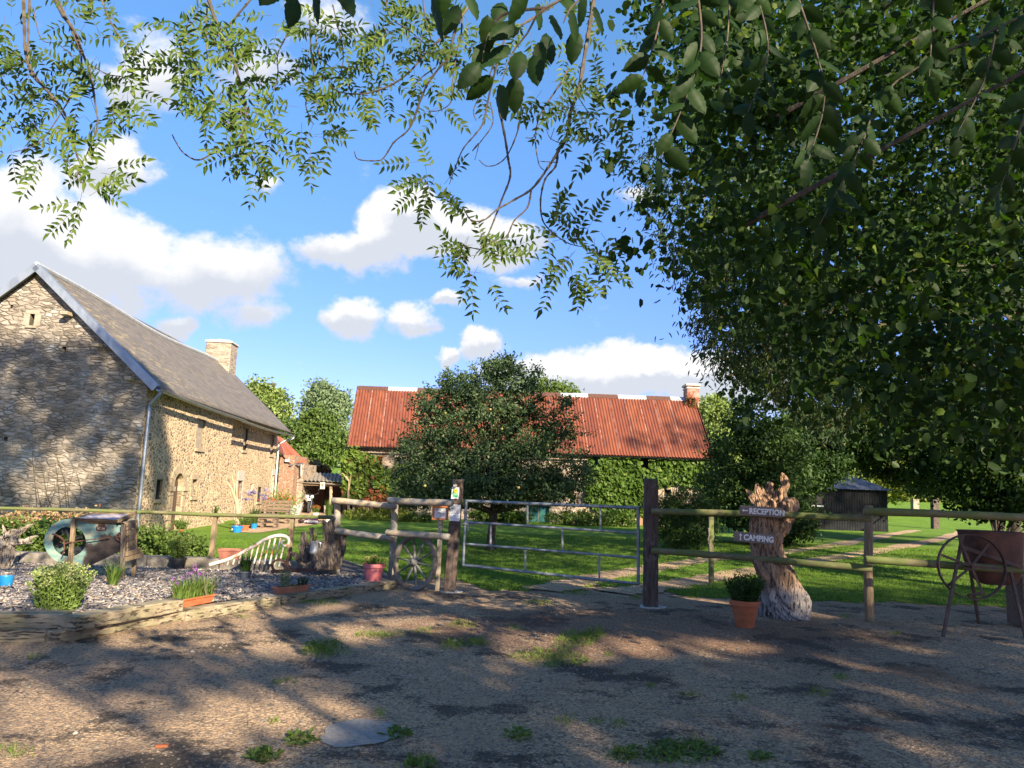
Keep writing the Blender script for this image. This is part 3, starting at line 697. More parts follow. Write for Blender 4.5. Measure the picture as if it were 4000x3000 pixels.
for k in range(9):
    a0 = math.pi*(k+.04)/9; a1 = math.pi*(k+.96)/9; ro = rr+.27
    V = [P3a(ac+r_*math.cos(t), z0+.02+r_*math.sin(t), d) for d in (-.05, .28) for (r_, t) in ((rr, a0), (ro, a0), (ro, a1), (rr, a1))]
    sm_.add(V, [(0, 1, 2, 3), (7, 6, 5, 4), (0, 4, 5, 1), (1, 5, 6, 2), (2, 6, 7, 3), (3, 7, 4, 0)])
sm_.build('door_surround', M_SLAB, door)
# roof
Zv = Vector((0, 0, 1)); ov = .32; ev = .22; sl_ = (RZ-EZ0)/(HW/2)
def sag(U, V): 
    return np.stack([0*U, 0*U, -.13*np.sin(np.pi*U)*(.25+.75*V)+.05*np.sin(np.pi*3*U)*V], -1)
E0 = c0+hn*ov+Zv*(EZ0-ov*sl_+.10)-hu*ev; E1 = c0+hn*ov+hu*(HL+ev)+Zv*(EZ0-ov*sl_+.10)
Rg0 = c0-hn*HW/2+Zv*(RZ+.12)-hu*ev; Rg1 = c0-hn*HW/2+hu*(HL+ev)+Zv*(RZ+.12)
L0 = c0-hn*(HW+ov)+Zv*(EZ0-ov*sl_+.10)-hu*ev; L1 = L0+hu*(HL+2*ev)
sheet('roof', E0, E1, Rg1, Rg0, 60, 14, sag, M_SLATE, house, thick=.06)
sheet('roof', L1, L0, Rg0, Rg1, 60, 8, None, M_SLATE, house, thick=.06)
vb = MB()
for (p, q) in ((E0, Rg0), (L0, Rg0)):
    d = (q-p).normalized(); nn = d.cross(hu).normalized(); nn = nn if nn.z > 0 else -nn
    A = p-hu*.03; B = q-hu*.03
    vb.prism([A+nn*.05, B+nn*.05, B-nn*.13, A-nn*.13], hu*.035)
    vb.prism([A+nn*.05-hu*.001, B+nn*.05-hu*.001, B+nn*.072-hu*.001, A+nn*.072-hu*.001], hu*.17)
vb.build('verge_trim', M_ZINC, house)
for t in (.3, .56, .83):
    pb = MB(); q = Rg0+(E0-Rg0)*t-Zv*.33+hu*.02-hn*.12; pb.box(q, (.18, .26, .09)); pb.build('purlin_end', M_WOODP, house)
rc = MB(); npt = 24
rp = [Rg0+(Rg1-Rg0)*(k/npt)+Zv*(float(sag(np.array(k/npt), np.array(1.))[2])+.02) for k in range(npt+1)]
rc.tube(rp, .085, 8); rc.build('ridge_cap', M_ZINCL, house)
gm = MB()
def gutter(mb, a, b, r_=.075, n=14, sagf=0):
    rings = []
    for k in range(n+1):
        p = a+(b-a)*(k/n)-Zv*sagf*math.sin(math.pi*k/n); d = (b-a).normalized(); s = d.cross(Zv).normalized()
        rings.append([p+s*r_*math.cos(t)+Zv*r_*math.sin(t) for t in np.linspace(math.pi, 2*math.pi, 9)]+[p+s*(r_-.012)*math.cos(t)+Zv*(r_-.012)*math.sin(t) for t in np.linspace(2*math.pi, math.pi, 9)])
    mb.loft(rings)
ga = E0+hn*.07-Zv*.03; gb_ = E1+hn*.07-Zv*.06; gmid = ga+(gb_-ga)*(step_u/HL)
gutter(gm, ga, gmid+hn*.02-Zv*.1, sagf=.03); gm.build('gutter', M_ZINC, house, True)
gm = MB(); gutter(gm, gmid-hn*.02-Zv*.12, gb_+hu*.1-Zv*.05, sagf=.06); gm.build('gutter', M_ZINC, house, True)
dp = MB(); q0 = ga+hu*.15; w0 = c0+hu*.10+hn*.07
dp.tube([q0-Zv*.05, q0-Zv*.12, q0-Zv*.2-hn*.06, w0+Zv*(EZ0-.65), w0+Zv*(EZ0-.72), w0+Zv*1.5, w0+Zv*.0], .055, 10)
for z in (EZ0-.8, 2.6, 1.5): dp.tube([w0+Zv*z, w0+Zv*(z+.05)], .068, 10)
dp.build('downpipe', M_ZINC, house, True)
dp = MB(); q0 = gb_+hu*.0-Zv*.1; w0 = c0+hu*(HL-.02)-hn*(step-.09)
dp.tube([q0, q0-Zv*.1, w0+Zv*(EZ0-.75), w0+Zv*(EZ0-.85), w0], .05, 8); dp.build('downpipe', M_ZINCL, house, True)
ch = MB(); chc = c0-hn*HW/2+hu*(HL-.75)
cx_ = Matrix((hu, -hn, Zv)).transposed()
pL = P(828, 1345, chc.y); pR = P(938, 1345, chc.y)
cw = (pR-pL).length*.86; ctop = pL.z
ch.box((chc.x, chc.y, (RZ-.9+ctop)/2), (1.1, cw, ctop-RZ+.9), cx_, .03)
chim = ch.build('chimney', M_CHIM, house)
ch = MB(); ch.box((chc.x, chc.y, ctop+.05), (1.2, cw+.12, .1), cx_, .02); ch.box((chc.x, chc.y, ctop+.13), (.9, cw-.2, .08), cx_, .02)
ch.tube([chc+hu*.2-hn*.2+Zv*(ctop+.1-chc.z), chc+hu*.2-hn*.2+Zv*(ctop+.3-chc.z)], .09, 10)
ch.build('chimney_cap', M_CONC, chim)

# ---------------------------------------------------------------- corrugated helper
def corr(name, p00, p10, p11, p01, period, amp, mat, parent, nv=6, seg=6, sagz=0, thick=0):
    L = (Vector(p10)-Vector(p00)).length; nu = int(L/period*seg); n_ = np.array((Vector(p10)-Vector(p00)).cross(Vector(p01)-Vector(p00)).normalized())
    def fn(U, V): return (amp*np.sin(2*np.pi*U*L/period)-sagz*np.sin(np.pi*U)*0)[..., None]*n_+np.stack([0*U, 0*U, -sagz*np.sin(np.pi*U)*(.4+.6*V)], -1)
    return sheet(name, p00, p10, p11, p01, nu, nv, fn, mat, parent, smooth=True)
# ---------------------------------------------------------------- red-roofed barn
BY = 38.0; bl = P(1358, 1740, BY); br = P(2790, 1792, BY)
BE = (bl.z+br.z)/2; bxl, bxr = bl.x, br.x
RGY = BY+4.2; rl = P(1400, 1506, RGY); rr_ = P(2690, 1560, RGY); BR = (rl.z+rr_.z)/2
print('barn', bxl, bxr, bl.z, br.z, 'ridge', rl, rr_)
barn = thing('red_roofed_barn', 'long stone barn with rusty red corrugated roof behind the apple tree', 'barn', ((bxl+bxr)/2, BY, 0))
gx0 = bxl+.35; gx1 = bxr-.45; wy = BY+.4
def bp(px, py): p = onplane(px, py, Vector((0, wy, 0)), Vector((0, 1, 0))); return p.x-gx0, p.z
hs_ = [rect_px(bp, 2499, 1788, 2537, 1832), rect_px(bp, 2311, 1779, 2338, 1811), rect_px(bp, 2595, 1912, 2621, 1938), rect_px(bp, 2500, 1945, 2528, 2040), rect_px(bp, 2061, 1972, 2145, 2030), rect_px(bp, 2305, 1955, 2330, 1990), rect_px(bp, 1800,1950,1835,1990)]
hs_[3] = (hs_[3][0], hs_[3][1], 0, hs_[3][3]); hs_[4] = (hs_[4][0], hs_[4][1], 0, hs_[4][3])
mb = MB(); Pb = wall(mb, (gx0, wy, 0), (1, 0, 0), (0, -1, 0), [(0, -.3), (gx1-gx0, -.3), (gx1-gx0, BE+.28), (0, BE+.28)], hs_, .3)
for gx in (gx0, gx1):
    mb.add([(gx, wy, -.3), (gx, wy+8, -.3), (gx, wy+8, BE+.28), (gx, RGY, BR-.1), (gx, wy, BE+.28)], [(0, 1, 2, 3, 4)])
mb.add([(gx0, wy+8, -.3), (gx1, wy+8, -.3), (gx1, wy+8, BE+.28), (gx0, wy+8, BE+.28)], [(0, 1, 2, 3)])
mb.build('wall', M_BARNW, barn)
for i, h in enumerate(hs_):
    a, b, c, e = h; d = MB(); d.add([Pb(a, c, .25), Pb(b, c, .25), Pb(b, e, .25), Pb(a, e, .25)], [(0, 1, 2, 3)])
    nm = 'door' if i in (3, 4) else 'window'
    o = d.build(nm, [M_DARK, M_TEAL, M_DARK, M_WDOOR, M_TEAL, M_TEAL, M_DARK][i], barn)
    f = MB(); t = .09
    for (x0, x1, z0, z1) in ((a-t, a, c, e), (b, b+t, c, e), (a-t, b+t, e, e+t*1.4)): slab(f, Pb, x0, x1, z0, z1, .02, .2)
    if i not in (3, 4): slab(f, Pb, a-t, b+t, c-.06, c, .04, .2)
    if i == 4: slab(f, Pb, (a+b)/2-.02, (a+b)/2+.02, c, e, -.2, .24)
    f.build('frame', M_WOODP if i != 1 else M_TEAL, o)
e0 = Vector((bxl, BY, BE)); e1 = Vector((bxr, BY, BE)); r0_ = Vector((rl.x-.15, RGY, BR)); r1_ = Vector((rr_.x+.9, RGY, BR))
r1_.x = min(r1_.x, bxr-.0)
r1_ = Vector((P(2712, 1575, RGY).x, RGY, BR)); r0_ = Vector((P(1398, 1506, RGY).x, RGY, BR))
corr('roof', (bxl, BY, BE), (bxr, BY, BE), (r1_.x, RGY, BR), (r0_.x, RGY, BR), .155, .03, M_RUSTROOF, barn, 8, 6)
corr('roof', (bxr, BY+8.8, BE), (bxl, BY+8.8, BE), (r0_.x, RGY, BR), (r1_.x, RGY, BR), .2, .016, M_RUSTROOF2, barn, 2, 4)
segs = [(1398, 1517, 0), (1517, 1632, 1), (1632, 1780, 0), (1780, 1950, 0), (1950, 2190, 0), (2190, 2298, 1), (2298, 2413, 0), (2413, 2525, 1), (2525, 2617, 0), (2617, 2690, 1)]
for (a, b, wt) in segs:
    xa = P(a, 1530, RGY).x; xb = P(b, 1530, RGY).x; t = MB()
    t.add([(x, y, z) for x in (xa, xb-.02) for (y, z) in ((RGY-.24, BR-.17), (RGY, BR+.06), (RGY+.24, BR-.17), (RGY+.22, BR-.22), (RGY, BR), (RGY-.22, BR-.22))],
          [(0, 1, 2, 3, 4, 5), (11, 10, 9, 8, 7, 6), (0, 6, 7, 1), (1, 7, 8, 2), (0, 5, 11, 6), (2, 8, 9, 3)])
    t.build('ridge_tile', M_ZINCL if wt else M_RUST, barn)
g = MB(); gutter(g, Vector((bxl-.1, BY-.05, BE-.06)), Vector((bxr+.1, BY-.05, BE-.06)), .06); g.build('gutter', M_DARKTIN, barn, True)
g = MB(); g.bar((bxr+.02, BY, BE), (r1_.x+.02, RGY, BR), .03, .16); g.build('verge_board', M_RUST, barn)
g = MB(); g.bar((bxl-.02, BY, BE), (r0_.x-.02, RGY, BR), .03, .16); g.build('verge_board', M_RUST, barn)
g = MB(); pa = P(2675, 1512, RGY); pb2 = P(2722, 1512, RGY); cwx = pb2.x-pa.x
g.box(((pa.x+pb2.x)/2, RGY-.1, (BR-.6+pa.z)/2), (cwx, .9, pa.z-BR+.6), None, .03); cb = g.build('chimney', M2('old_render_chimney', (.27, .19, .14), (.34, .25, .19), 5, .9, .5, .02, c3=(.22, .06, .035), s3=3.2, t3=.5), barn)
g = MB(); g.box(((pa.x+pb2.x)/2, RGY-.1, pa.z+.06), (cwx+.16, 1.06, .12), None, .02); g.box(((pa.x+pb2.x)/2, RGY-.1, pa.z-.12), (cwx+.08, .98, .08), None, .02); g.build('chimney_cap', M_CONC, cb)

# ---------------------------------------------------------------- outbuilding with red roof, open shed
oy = 38.2
ob = thing('brick_outbuilding', 'small brick and stone outbuilding with rusty red roof behind the farmhouse end', 'outbuilding', (P(1110, 1900, oy).x, oy, 0))
xa = P(1085, 1900, oy).x; xb = P(1143, 1900, oy).x; tz1 = P(1120, 1778, oy).z
m = MB(); m.box(((xa+xb)/2, oy+1.2, tz1/2-.1), (xb-xa, 2.4, tz1+.2), None); m.build('wall', M_BRICK, ob)
xe = P(1178, 1812, oy+.3); m = MB(); m.box(((xb+xe.x)/2+.01, oy+2.0, xe.z/2-.1), (xe.x-xb, 2.6, xe.z+.2), None); m.build('wall', M_BARNW, ob)
tl = P(1098, 1705, oy+2.6); bl2 = P(1098, 1772, oy-.05); br2 = P(1196, 1808, oy+1.2); 
corr('roof', P(1133, 1812, oy-.1), P(1198, 1806, oy+1.0), P(1104, 1712, oy+4.5), P(1080, 1700, oy+3.0), .12, .012, M_RUSTROOF2, ob, 3)
corr('roof', P(1080, 1752, oy-.15), P(1133, 1812, oy-.1), P(1080, 1700, oy+3.0), P(1070, 1695, oy+3.0), .12, .012, M_RUSTROOF, ob, 3)
m = MB(); gutter(m, P(1133, 1815, oy-.15), P(1182, 1810, oy+.6), .06); m.tube([P(1176, 1812, oy+.5), P(1176, 1860, oy+.5)], .05, 8); m.build('gutter', M_ZINC, ob)
m = MB(); q = P(1121, 1799, oy-.12); m.box(q, (.2, .08, .13), None, .01); m.tube([q, q+Vector((0, .12, 0))], .02, 6); lampo = m.build('floodlight', M_WHITE, ob)
sy = 39.0
sh = thing('open_shed', 'open-fronted shed under a corrugated lean-to roof with a motorcycle inside', 'shed', (P(1235, 2000, sy).x, sy, 0))
sl0 = P(1127, 1872, sy); sr0 = P(1342, 1886, sy); sz = (sl0.z+sr0.z)/2
bl3 = P(1160, 1843, sy+3.4); br3 = P(1352, 1851, sy+3.4); bz = (bl3.z+br3.z)/2
corr('roof', (sl0.x, sy, sz), (sr0.x, sy, sz), (br3.x, sy+3.4, bz), (bl3.x-.3, sy+3.4, bz), .21, .035, M_FIBRO, sh, 4, 8)
m = MB(); gutter(m, Vector((sl0.x, sy-.08, sz-.06)), Vector((sr0.x+.05, sy-.08, sz-.12)), .07); m.build('gutter', M_FIBRO, sh, True)
m = MB(); m.bar((sl0.x, sy+.06, sz-.16), (sr0.x, sy+.06, sz-.16), .12, .16); m.build('beam', M_WOODV, sh)
m = MB(); m.box(((sl0.x+sr0.x)/2, sy+3.3, sz/2), (sr0.x-sl0.x+.4, .15, sz), None); m.box((sl0.x-.1, sy+1.7, sz/2), (.2, 3.2, sz), None); m.box((sr0.x+.1, sy+1.7, sz/2), (.2, 3.2, sz), None)
m.build('wall', M2('shed_wall', (.10, .07, .055), (.15, .1, .08), 5, .9, .3), sh)
for (px, pz) in ((1288, 1), (1140, 0)):
    q = P(px, 1950, sy+.1); m = MB(); m.tube([(q.x, sy+.12, 0), (q.x+.05, sy+.12, sz*.5), (q.x, sy+.12, sz-.2)], .08, 8, rough=.12); m.build('post', M_PALEBARK if pz else M_WOODV, sh)
m = MB(); q0 = P(1232, 1942, sy+3.1); m.box((P(1232, 1930, sy+3.2).x, sy+3.18, 1.0), (.95, .06, 2.0), None); m.build('door', M_WDOOR, sh)
q = P(1261, 1897, sy-.12); m = MB(); m.box((q.x, sy-.17, q.z), (.24, .012, .34), None); o = m.build('notice_board', M_CREAM)
tag(o, 'small white notice hanging from the gutter of the open shed', 'notice')
m = MB(); m.box((q.x, sy-.178, q.z+.02), (.12, .006, .16), None); m.build('notice_print', M_FIBRO, o)

# ---------------------------------------------------------------- dark tin shed at right
dy = 41.0; dl = P(3120, 2070, dy).x; dr = P(3470, 2070, dy).x; dz = P(3470, 1915, dy).z
ds = thing('dark_tin_shed', 'black corrugated metal shed with blue-grey roof beside the track', 'shed', ((dl+dr)/2, dy, 0))
corr('wall', (dl, dy, 0), (dr, dy, 0), (dr, dy, dz), (dl, dy, dz), .14, .012, M_DARKTIN, ds, 2)
corr('wall', (dr, dy, 0), (dr, dy+5, 0), (dr, dy+5, dz), (dr, dy, dz), .14, .012, M_DARKTIN, ds, 2)
m = MB(); m.box(((dl+dr)/2, dy+5, dz/2), (dr-dl, .05, dz), None); m.build('back_wall', M_DARKTIN, ds)
rt = P(3270, 1830, dy+2.5).z
corr('roof', (dl-.2, dy-.25, dz-.02), (dr+.15, dy-.25, dz-.02), (dr-1.9, dy+2.5, rt), (dl-.2, dy+2.5, rt), .16, .02, M_BLUETIN, ds, 3)
corr('roof', (dr+.15, dy-.25, dz-.02), (dr+.15, dy+5.2, dz-.02), (dr-1.85, dy+2.6, rt), (dr-1.9, dy+2.5, rt), .16, .02, M_BLUETIN, ds, 3)
q = P(3183, 1955, dy); m = MB(); m.box((q.x, dy-.03, q.z), (.75, .04, .5), None); wn_ = m.build('window', M_GLASS, ds)
m = MB(); m.box((q.x, dy-.06, q.z-.29), (.85, .1, .07), None); m.build('sill', M_ZINCL, wn_)
m = MB(); q = P(3420, 1862, dy+3.5); m.box((q.x, dy+3.6, q.z), (2.2, 1.2, .5), None, .1); lg = m.build('log_pile', M2('log_pile_wood', (.12, .09, .06), (.24, .18, .12), 6, .9, .8, .05), None)
lg.location = (0, 0, 0)
bpy.data.objects.remove(lg)
# ---------------------------------------------------------------- foliage
def unit(a): return a/np.maximum(np.linalg.norm(a, axis=-1, keepdims=True), 1e-9)
def leaf_geo(pos, size, aspect=.5, shape='kite', bias=(0, 0, -.4), nb=(0, 0, .6), spread=1.0, dirs=None, fold=.12):
    pos = np.asarray(pos, float); N = len(pos)
    size = np.broadcast_to(np.asarray(size, float), (N,))*(1+rng.uniform(-.3, .3, N))
    a = unit(rng.normal(size=(N, 3))*spread+np.array(bias)) if dirs is None else unit(dirs+rng.normal(size=(N, 3))*spread)
    c = unit(rng.normal(size=(N, 3))+np.array(nb)); c = unit(c-a*(a*c).sum(-1, keepdims=True)); b = np.cross(c, a)
    L = size[:, None]; Wd = L*aspect*.5
    if shape == 'kite':
        V = np.stack([pos, pos+a*L*.45+b*Wd+c*L*fold, pos+a*L-c*L*.08, pos+a*L*.45-b*Wd+c*L*fold], 1)
        f = np.arange(4)[None]+4*np.arange(N)[:, None]
        return V.reshape(-1, 3), f.reshape(-1)
    w1, w2 = (.85, .9) if shape == 'oval' else (1.0, .55)
    x1, x2 = (.22, .68) if shape == 'oval' else (.3, .68)
    dr = -.12
    V = np.stack([pos, pos+a*L*x1+b*Wd*w1+c*L*fold*.8, pos+a*L*x2+b*Wd*w2+c*L*(fold*.8+dr*.4), pos+a*L+c*L*dr,
                  pos+a*L*x2-b*Wd*w2+c*L*(fold*.8+dr*.4), pos+a*L*x1-b*Wd*w1+c*L*fold*.8], 1)
    f = (np.array([0, 1, 2, 3, 0, 3, 4, 5])[None]+6*np.arange(N)[:, None])
    return V.reshape(-1, 3), f.reshape(-1)
def cat_geo(gs):
    Vs = []; fs = []; n = 0
    for V, f in gs: Vs.append(V); fs.append(np.asarray(f)+n); n += len(V)
    return np.concatenate(Vs), np.concatenate(fs)
def foliage(name, geo, mat, parent): 
    return npmesh(name, geo[0], geo[1], 4, mat, parent)
def blob_points(blobs, n, shell=.55):
    """blobs: (cx,cy,cz,rx,ry,rz[,w])"""
    B = np.array([b[:6] for b in blobs], float); wts = np.array([(b[6] if len(b) > 6 else b[3]*b[4]+b[4]*b[5]+b[3]*b[5]) for b in blobs], float); wts /= wts.sum()
    k = rng.choice(len(B), n, p=wts); d = unit(rng.normal(size=(n, 3))); r = rng.uniform(shell**3, 1, n)**(1/3)
    return B[k, :3]+d*r[:, None]*B[k, 3:6]
def clumps(centers, per, rad, size, flat=.7, **kw):
    n = len(centers); c = np.repeat(centers, per, 0); rd = np.repeat(rng.uniform(.55, 1.3, n)*rad, per)
    p = c+rng.normal(size=(n*per, 3))*rd[:, None]*np.array([.6, .6, .6*flat]); return leaf_geo(p, size, **kw)
def trunk_mesh(base, h, r, targets, seed=1, lean=(0, 0), seg=10, nb=14, rb=.35):
    q = random.Random(seed); m = MB(); b = Vector(base); pts = [b+Vector((0, 0, -.1))]
    for i in range(1, 6):
        t = i/5; pts.append(b+Vector((lean[0]*t+q.uniform(-.06, .06)*h*.3, lean[1]*t+q.uniform(-.06, .06)*h*.3, h*t)))
    m.tube(pts, [r*1.35, r, r*.9, r*.8, r*.65, r*.45], seg, rough=.08, seed=seed)
    T = [Vector(t) for t in targets]; q.shuffle(T)
    for t in T[:nb]:
        s = pts[q.choice([2, 3, 3, 4, 5])]; mid = s.lerp(t, .5)+Vector((q.uniform(-.1, .1), q.uniform(-.1, .1), .12))*(t-s).length
        m.tube([s, s.lerp(mid, .5)+Vector((0, 0, .03)), mid, mid.lerp(t, .5), t], [r*rb, r*rb*.75, r*rb*.55, r*rb*.35, r*.05], 6, rough=.06, seed=q.randint(0, 99))
    return m
def tree(name, label, base, blobs, mat, ncl, per, crad, size, trunk_h, trunk_r, cat='tree', group=None, shell=.5, bark=M_BARK, nb=14, seed=1, aspect=.55, shape='kite', flat=.7, bias=(0, 0, -.3), spread=1.0, extra=None):
    o = thing(name, label, cat, (base[0], base[1], base[2] if len(base) > 2 else hz(base[0], base[1])), group)
    c = blob_points(blobs, ncl, shell)
    geos = [clumps(c, per, crad, size, flat, aspect=aspect, shape=shape, bias=bias, spread=spread)]
    if extra: geos += extra
    foliage('crown', cat_geo(geos), mat, o)
    trunk_mesh(ORG[o], trunk_h, trunk_r, c[:nb*3], seed, nb=nb).build('trunk', bark, o, True)
    return o
def pblob(px, py, Y, rx, ry, rd=None):
    """blob centred on a photo point at distance Y; rx, ry in photo px"""
    p = P(px, py, Y); k = Y/F; return (p.x, p.y, p.z, rx*k, (rd if rd else rx*k), ry*k)

# apple tree on the lawn
AY = 19.5; ab = G(1915, 2150)
AY = ab.y
print('apple', ab)
bl_ = [pblob(1900, 1750, AY, 250, 240), pblob(1740, 1800, AY-.3, 190, 180), pblob(2090, 1820, AY, 190, 170), pblob(1930, 1560, AY, 190, 150), pblob(1960, 1450, AY, 70, 60),
       pblob(1640, 1880, AY-.2, 120, 110), pblob(2210, 1880, AY+.1, 110, 100), pblob(1850, 1900, AY-.4, 240, 75), pblob(2080, 1915, AY-.2, 160, 55), pblob(1640, 1935, AY-.5, 90, 45),
       pblob(1700, 1610, AY, 110, 90), pblob(2150, 1640, AY, 110, 110), pblob(2060, 1480, AY+.2, 80, 60), pblob(1800, 1520, AY, 90, 70), pblob(1990, 1415, AY, 25, 30), pblob(1820,1925,AY-.6,190,50)]
sp_pts = []
for (x, y) in [(1560, 1640), (1590, 1590), (1640, 1545), (1710, 1480), (1780, 1440), (1850, 1420), (1945, 1395), (2000, 1385), (2110, 1435), (2150, 1490), (2250, 1560), (2270, 1620), (2330, 1690), (2310, 1760), (1660, 1500), (1745,1440),(1840,1425),(1620,1710),(2330,1850),(1530,1930),(1530,1800)]:
    a = P(x, y, AY+rng.uniform(-.8, .8)); b = P(1925, 1750, AY)
    for t in np.linspace(0, .42, 16): p = a.lerp(b, t); sp_pts += [(p.x+rng.normal()*.05, p.y+rng.normal()*.05, p.z+rng.normal()*.05) for _ in range(6)]
apple = thing('apple_tree', 'round dark green apple tree with short trunk on the lawn behind the gate', 'tree', ab)
ac_ = blob_points(bl_, 1500, .35)
foliage('crown', cat_geo([clumps(ac_, 36, .17, .085, .8, aspect=.5, shape='oval', bias=(0, 0, .35)), leaf_geo(np.array(sp_pts), .075, .45, 'oval', bias=(0, 0, .5))]), L_APPLE, apple)
tm = MB(); tp = [ab+Vector((0, 0, -.1)), ab+Vector((.0, 0, .35)), ab+Vector((.05, 0, .8)), P(1925, 2000, AY)]
tm.tube(tp, [.15, .105, .11, .12], 10, rough=.08)
forks = [(1850, 1965, 1760, 1880), (1990, 1950, 2040, 1850), (1925, 1930, 1900, 1700), (2080, 1965, 2180, 1940), (1790, 1960, 1680, 1930), (1960, 1900, 2010, 1600)]
for i, (x0, y0, x1, y1) in enumerate(forks):
    tm.tube([tp[3], P(x0, y0, AY+.1*(i-3)), P(x1, y1, AY+.25*(i-3))], [.08, .055, .03], 7, rough=.08, seed=i)
for i in range(60):
    t = Vector(ac_[i]); s = P(1925, 1930, AY); s2 = s.lerp(t, .55)+Vector((0, 0, .15)); tm.tube([s, s2, t], [.04, .022, .006], 5, seed=i)
tm.build('trunk', M_BARK, apple, True)
fr = [(1660, 1898), (1903, 1770), (1925, 1752), (1940, 1792), (2020, 1812), (2100, 1818), (1830, 1650), (1915, 1600), (1943, 1632), (1740, 1614), (1885, 1680), (2025, 1905), (1960, 1675), (1700, 1760), (2140, 1740), (2110, 1870), (1790, 1850), (2060, 1700)]
for i, (x, y) in enumerate(fr):
    q = P(x, y, AY-2.0-rng.uniform(0, .2)) if i < 9 else P(x, y, AY-1.9)
    m = MB(); m.lathe(q, [(0.002, -.033), (.02, -.03), (.035, -.01), (.037, .008), (.028, .027), (.006, .03)], 10); m.build('apple', M_APPLE, apple, True)
q = G(1877, 2212, .05); m = MB(); m.lathe(q, [(0.002, -.035), (.022, -.03), (.038, -.008), (.038, .01), (.028, .03), (.006, .033)], 10); o = m.build('fallen_apple', M_APPLE, None, True)
tag(o, 'fallen yellow apple lying on the grass below the apple tree', 'apple')

# trees beyond the buildings
tree('tall_tree', 'tall bluish-green tree between farmhouse and barn, highest of those', P(1262, 1830, 85), [pblob(1262, 1600, 85, 85, 100), pblob(1240, 1530, 85, 45, 42), pblob(1320, 1590, 85, 45, 75), pblob(1262, 1720, 85, 100, 90)], L_BLUEG, 420, 30, .75, .42, 9, .4, group='trees beyond the farm', flat=1)
tree('poplar_tree', 'feathery light green tree just right of the farmhouse roof end', P(1040, 1830, 78), [pblob(1040, 1620, 78, 80, 110), pblob(1010, 1530, 78, 45, 42), pblob(1085, 1590, 78, 50, 70), pblob(1060, 1730, 78, 100, 90)], L_PALE, 420, 30, .7, .38, 9, .35, group='trees beyond the farm', flat=1, seed=2)
tree('broadleaf_tree', 'broad yellow-green tree low between the two taller trees beyond the shed', P(1190, 1840, 70), [pblob(1180, 1710, 70, 100, 80), pblob(1110, 1740, 70, 85, 65), pblob(1270, 1730, 70, 90, 75), pblob(1180, 1775, 70, 150, 40), pblob(1245, 1640, 70, 60, 50)], L_MID, 620, 34, .6, .34, 5, .3, group='trees beyond the farm', seed=3)
tree('broadleaf_tree', 'pale green tree showing above the middle of the barn ridge', P(2170, 1900, 60), [pblob(2170, 1540, 60, 75, 50), pblob(2100, 1500, 60, 40, 35), pblob(2225, 1530, 60, 35, 25), pblob(2150, 1620, 60, 90, 60)], L_MID, 200, 30, .5, .28, 6, .25, group='trees beyond the farm', seed=4)
tree('broadleaf_tree', 'sunlit yellow-green tree just right of the barn chimney', P(2800, 1900, 62), [pblob(2790, 1600, 62, 70, 60), pblob(2830, 1680, 62, 70, 80), pblob(2770, 1720, 62, 70, 80), pblob(2850, 1780, 62, 90, 110)], L_PALE, 420, 32, .55, .3, 7, .3, group='trees beyond the farm', seed=5)
tree('broadleaf_tree', 'pale distant tree behind the willow branches right of the barn', P(3160, 1900, 75), [pblob(3160, 1640, 75, 120, 60), pblob(3080, 1720, 75, 110, 80), pblob(3230, 1740, 75, 110, 90)], L_MID, 420, 30, .7, .36, 7, .3, group='trees beyond the farm', seed=6)
tree('bare_shrub', 'leafless twiggy shrub at the left end of the barn roof', (P(1352, 1600, 45).x, 45), [pblob(1385, 1650, 45, 20, 60)], L_DRY, 10, 3, .2, .08, 3, .08, cat='shrub', nb=30)
# hedge tree and shrub right of the barn
tree('leafy_tree', 'dense green tree hiding the right end of the barn', (P(2960, 2000, 27).x, 27), [pblob(2930, 1650, 27, 90, 80), pblob(2900, 1780, 27, 140, 110), pblob(3010, 1740, 27, 130, 110), pblob(2870, 1900, 27, 150, 90), pblob(3030, 1880, 27, 160, 110), pblob(2960, 1990, 27, 220, 80), pblob(2900, 1590, 27, 40, 40), pblob(3080, 1960, 27, 70, 80)], L_MIDD, 620, 36, .34, .13, 2, .15, seed=7, shape='oval', aspect=.6)
tree('round_bush', 'rounded dark evergreen bush behind the fence, right of the gate', (P(2665, 2000, 23).x, 23, 0), [pblob(2668, 2060, 23, 125, 85), pblob(2690, 1980, 23, 90, 60), pblob(2620, 2000, 23, 70, 55), pblob(2740, 2060, 23, 60, 70)], L_MIDD, 520, 44, .2, .09, .8, .06, cat='bush', seed=8, aspect=.25, bias=(0, 0, .8), flat=.8)
tree('dark_bush', 'low dark bush under the leafy tree, left of the tin shed', (P(3050, 2000, 26).x, 26, 0), [pblob(3060, 2060, 26, 110, 60), pblob(3000, 2080, 26, 80, 40)], L_DARK, 200, 36, .25, .12, .5, .05, cat='bush', seed=9)
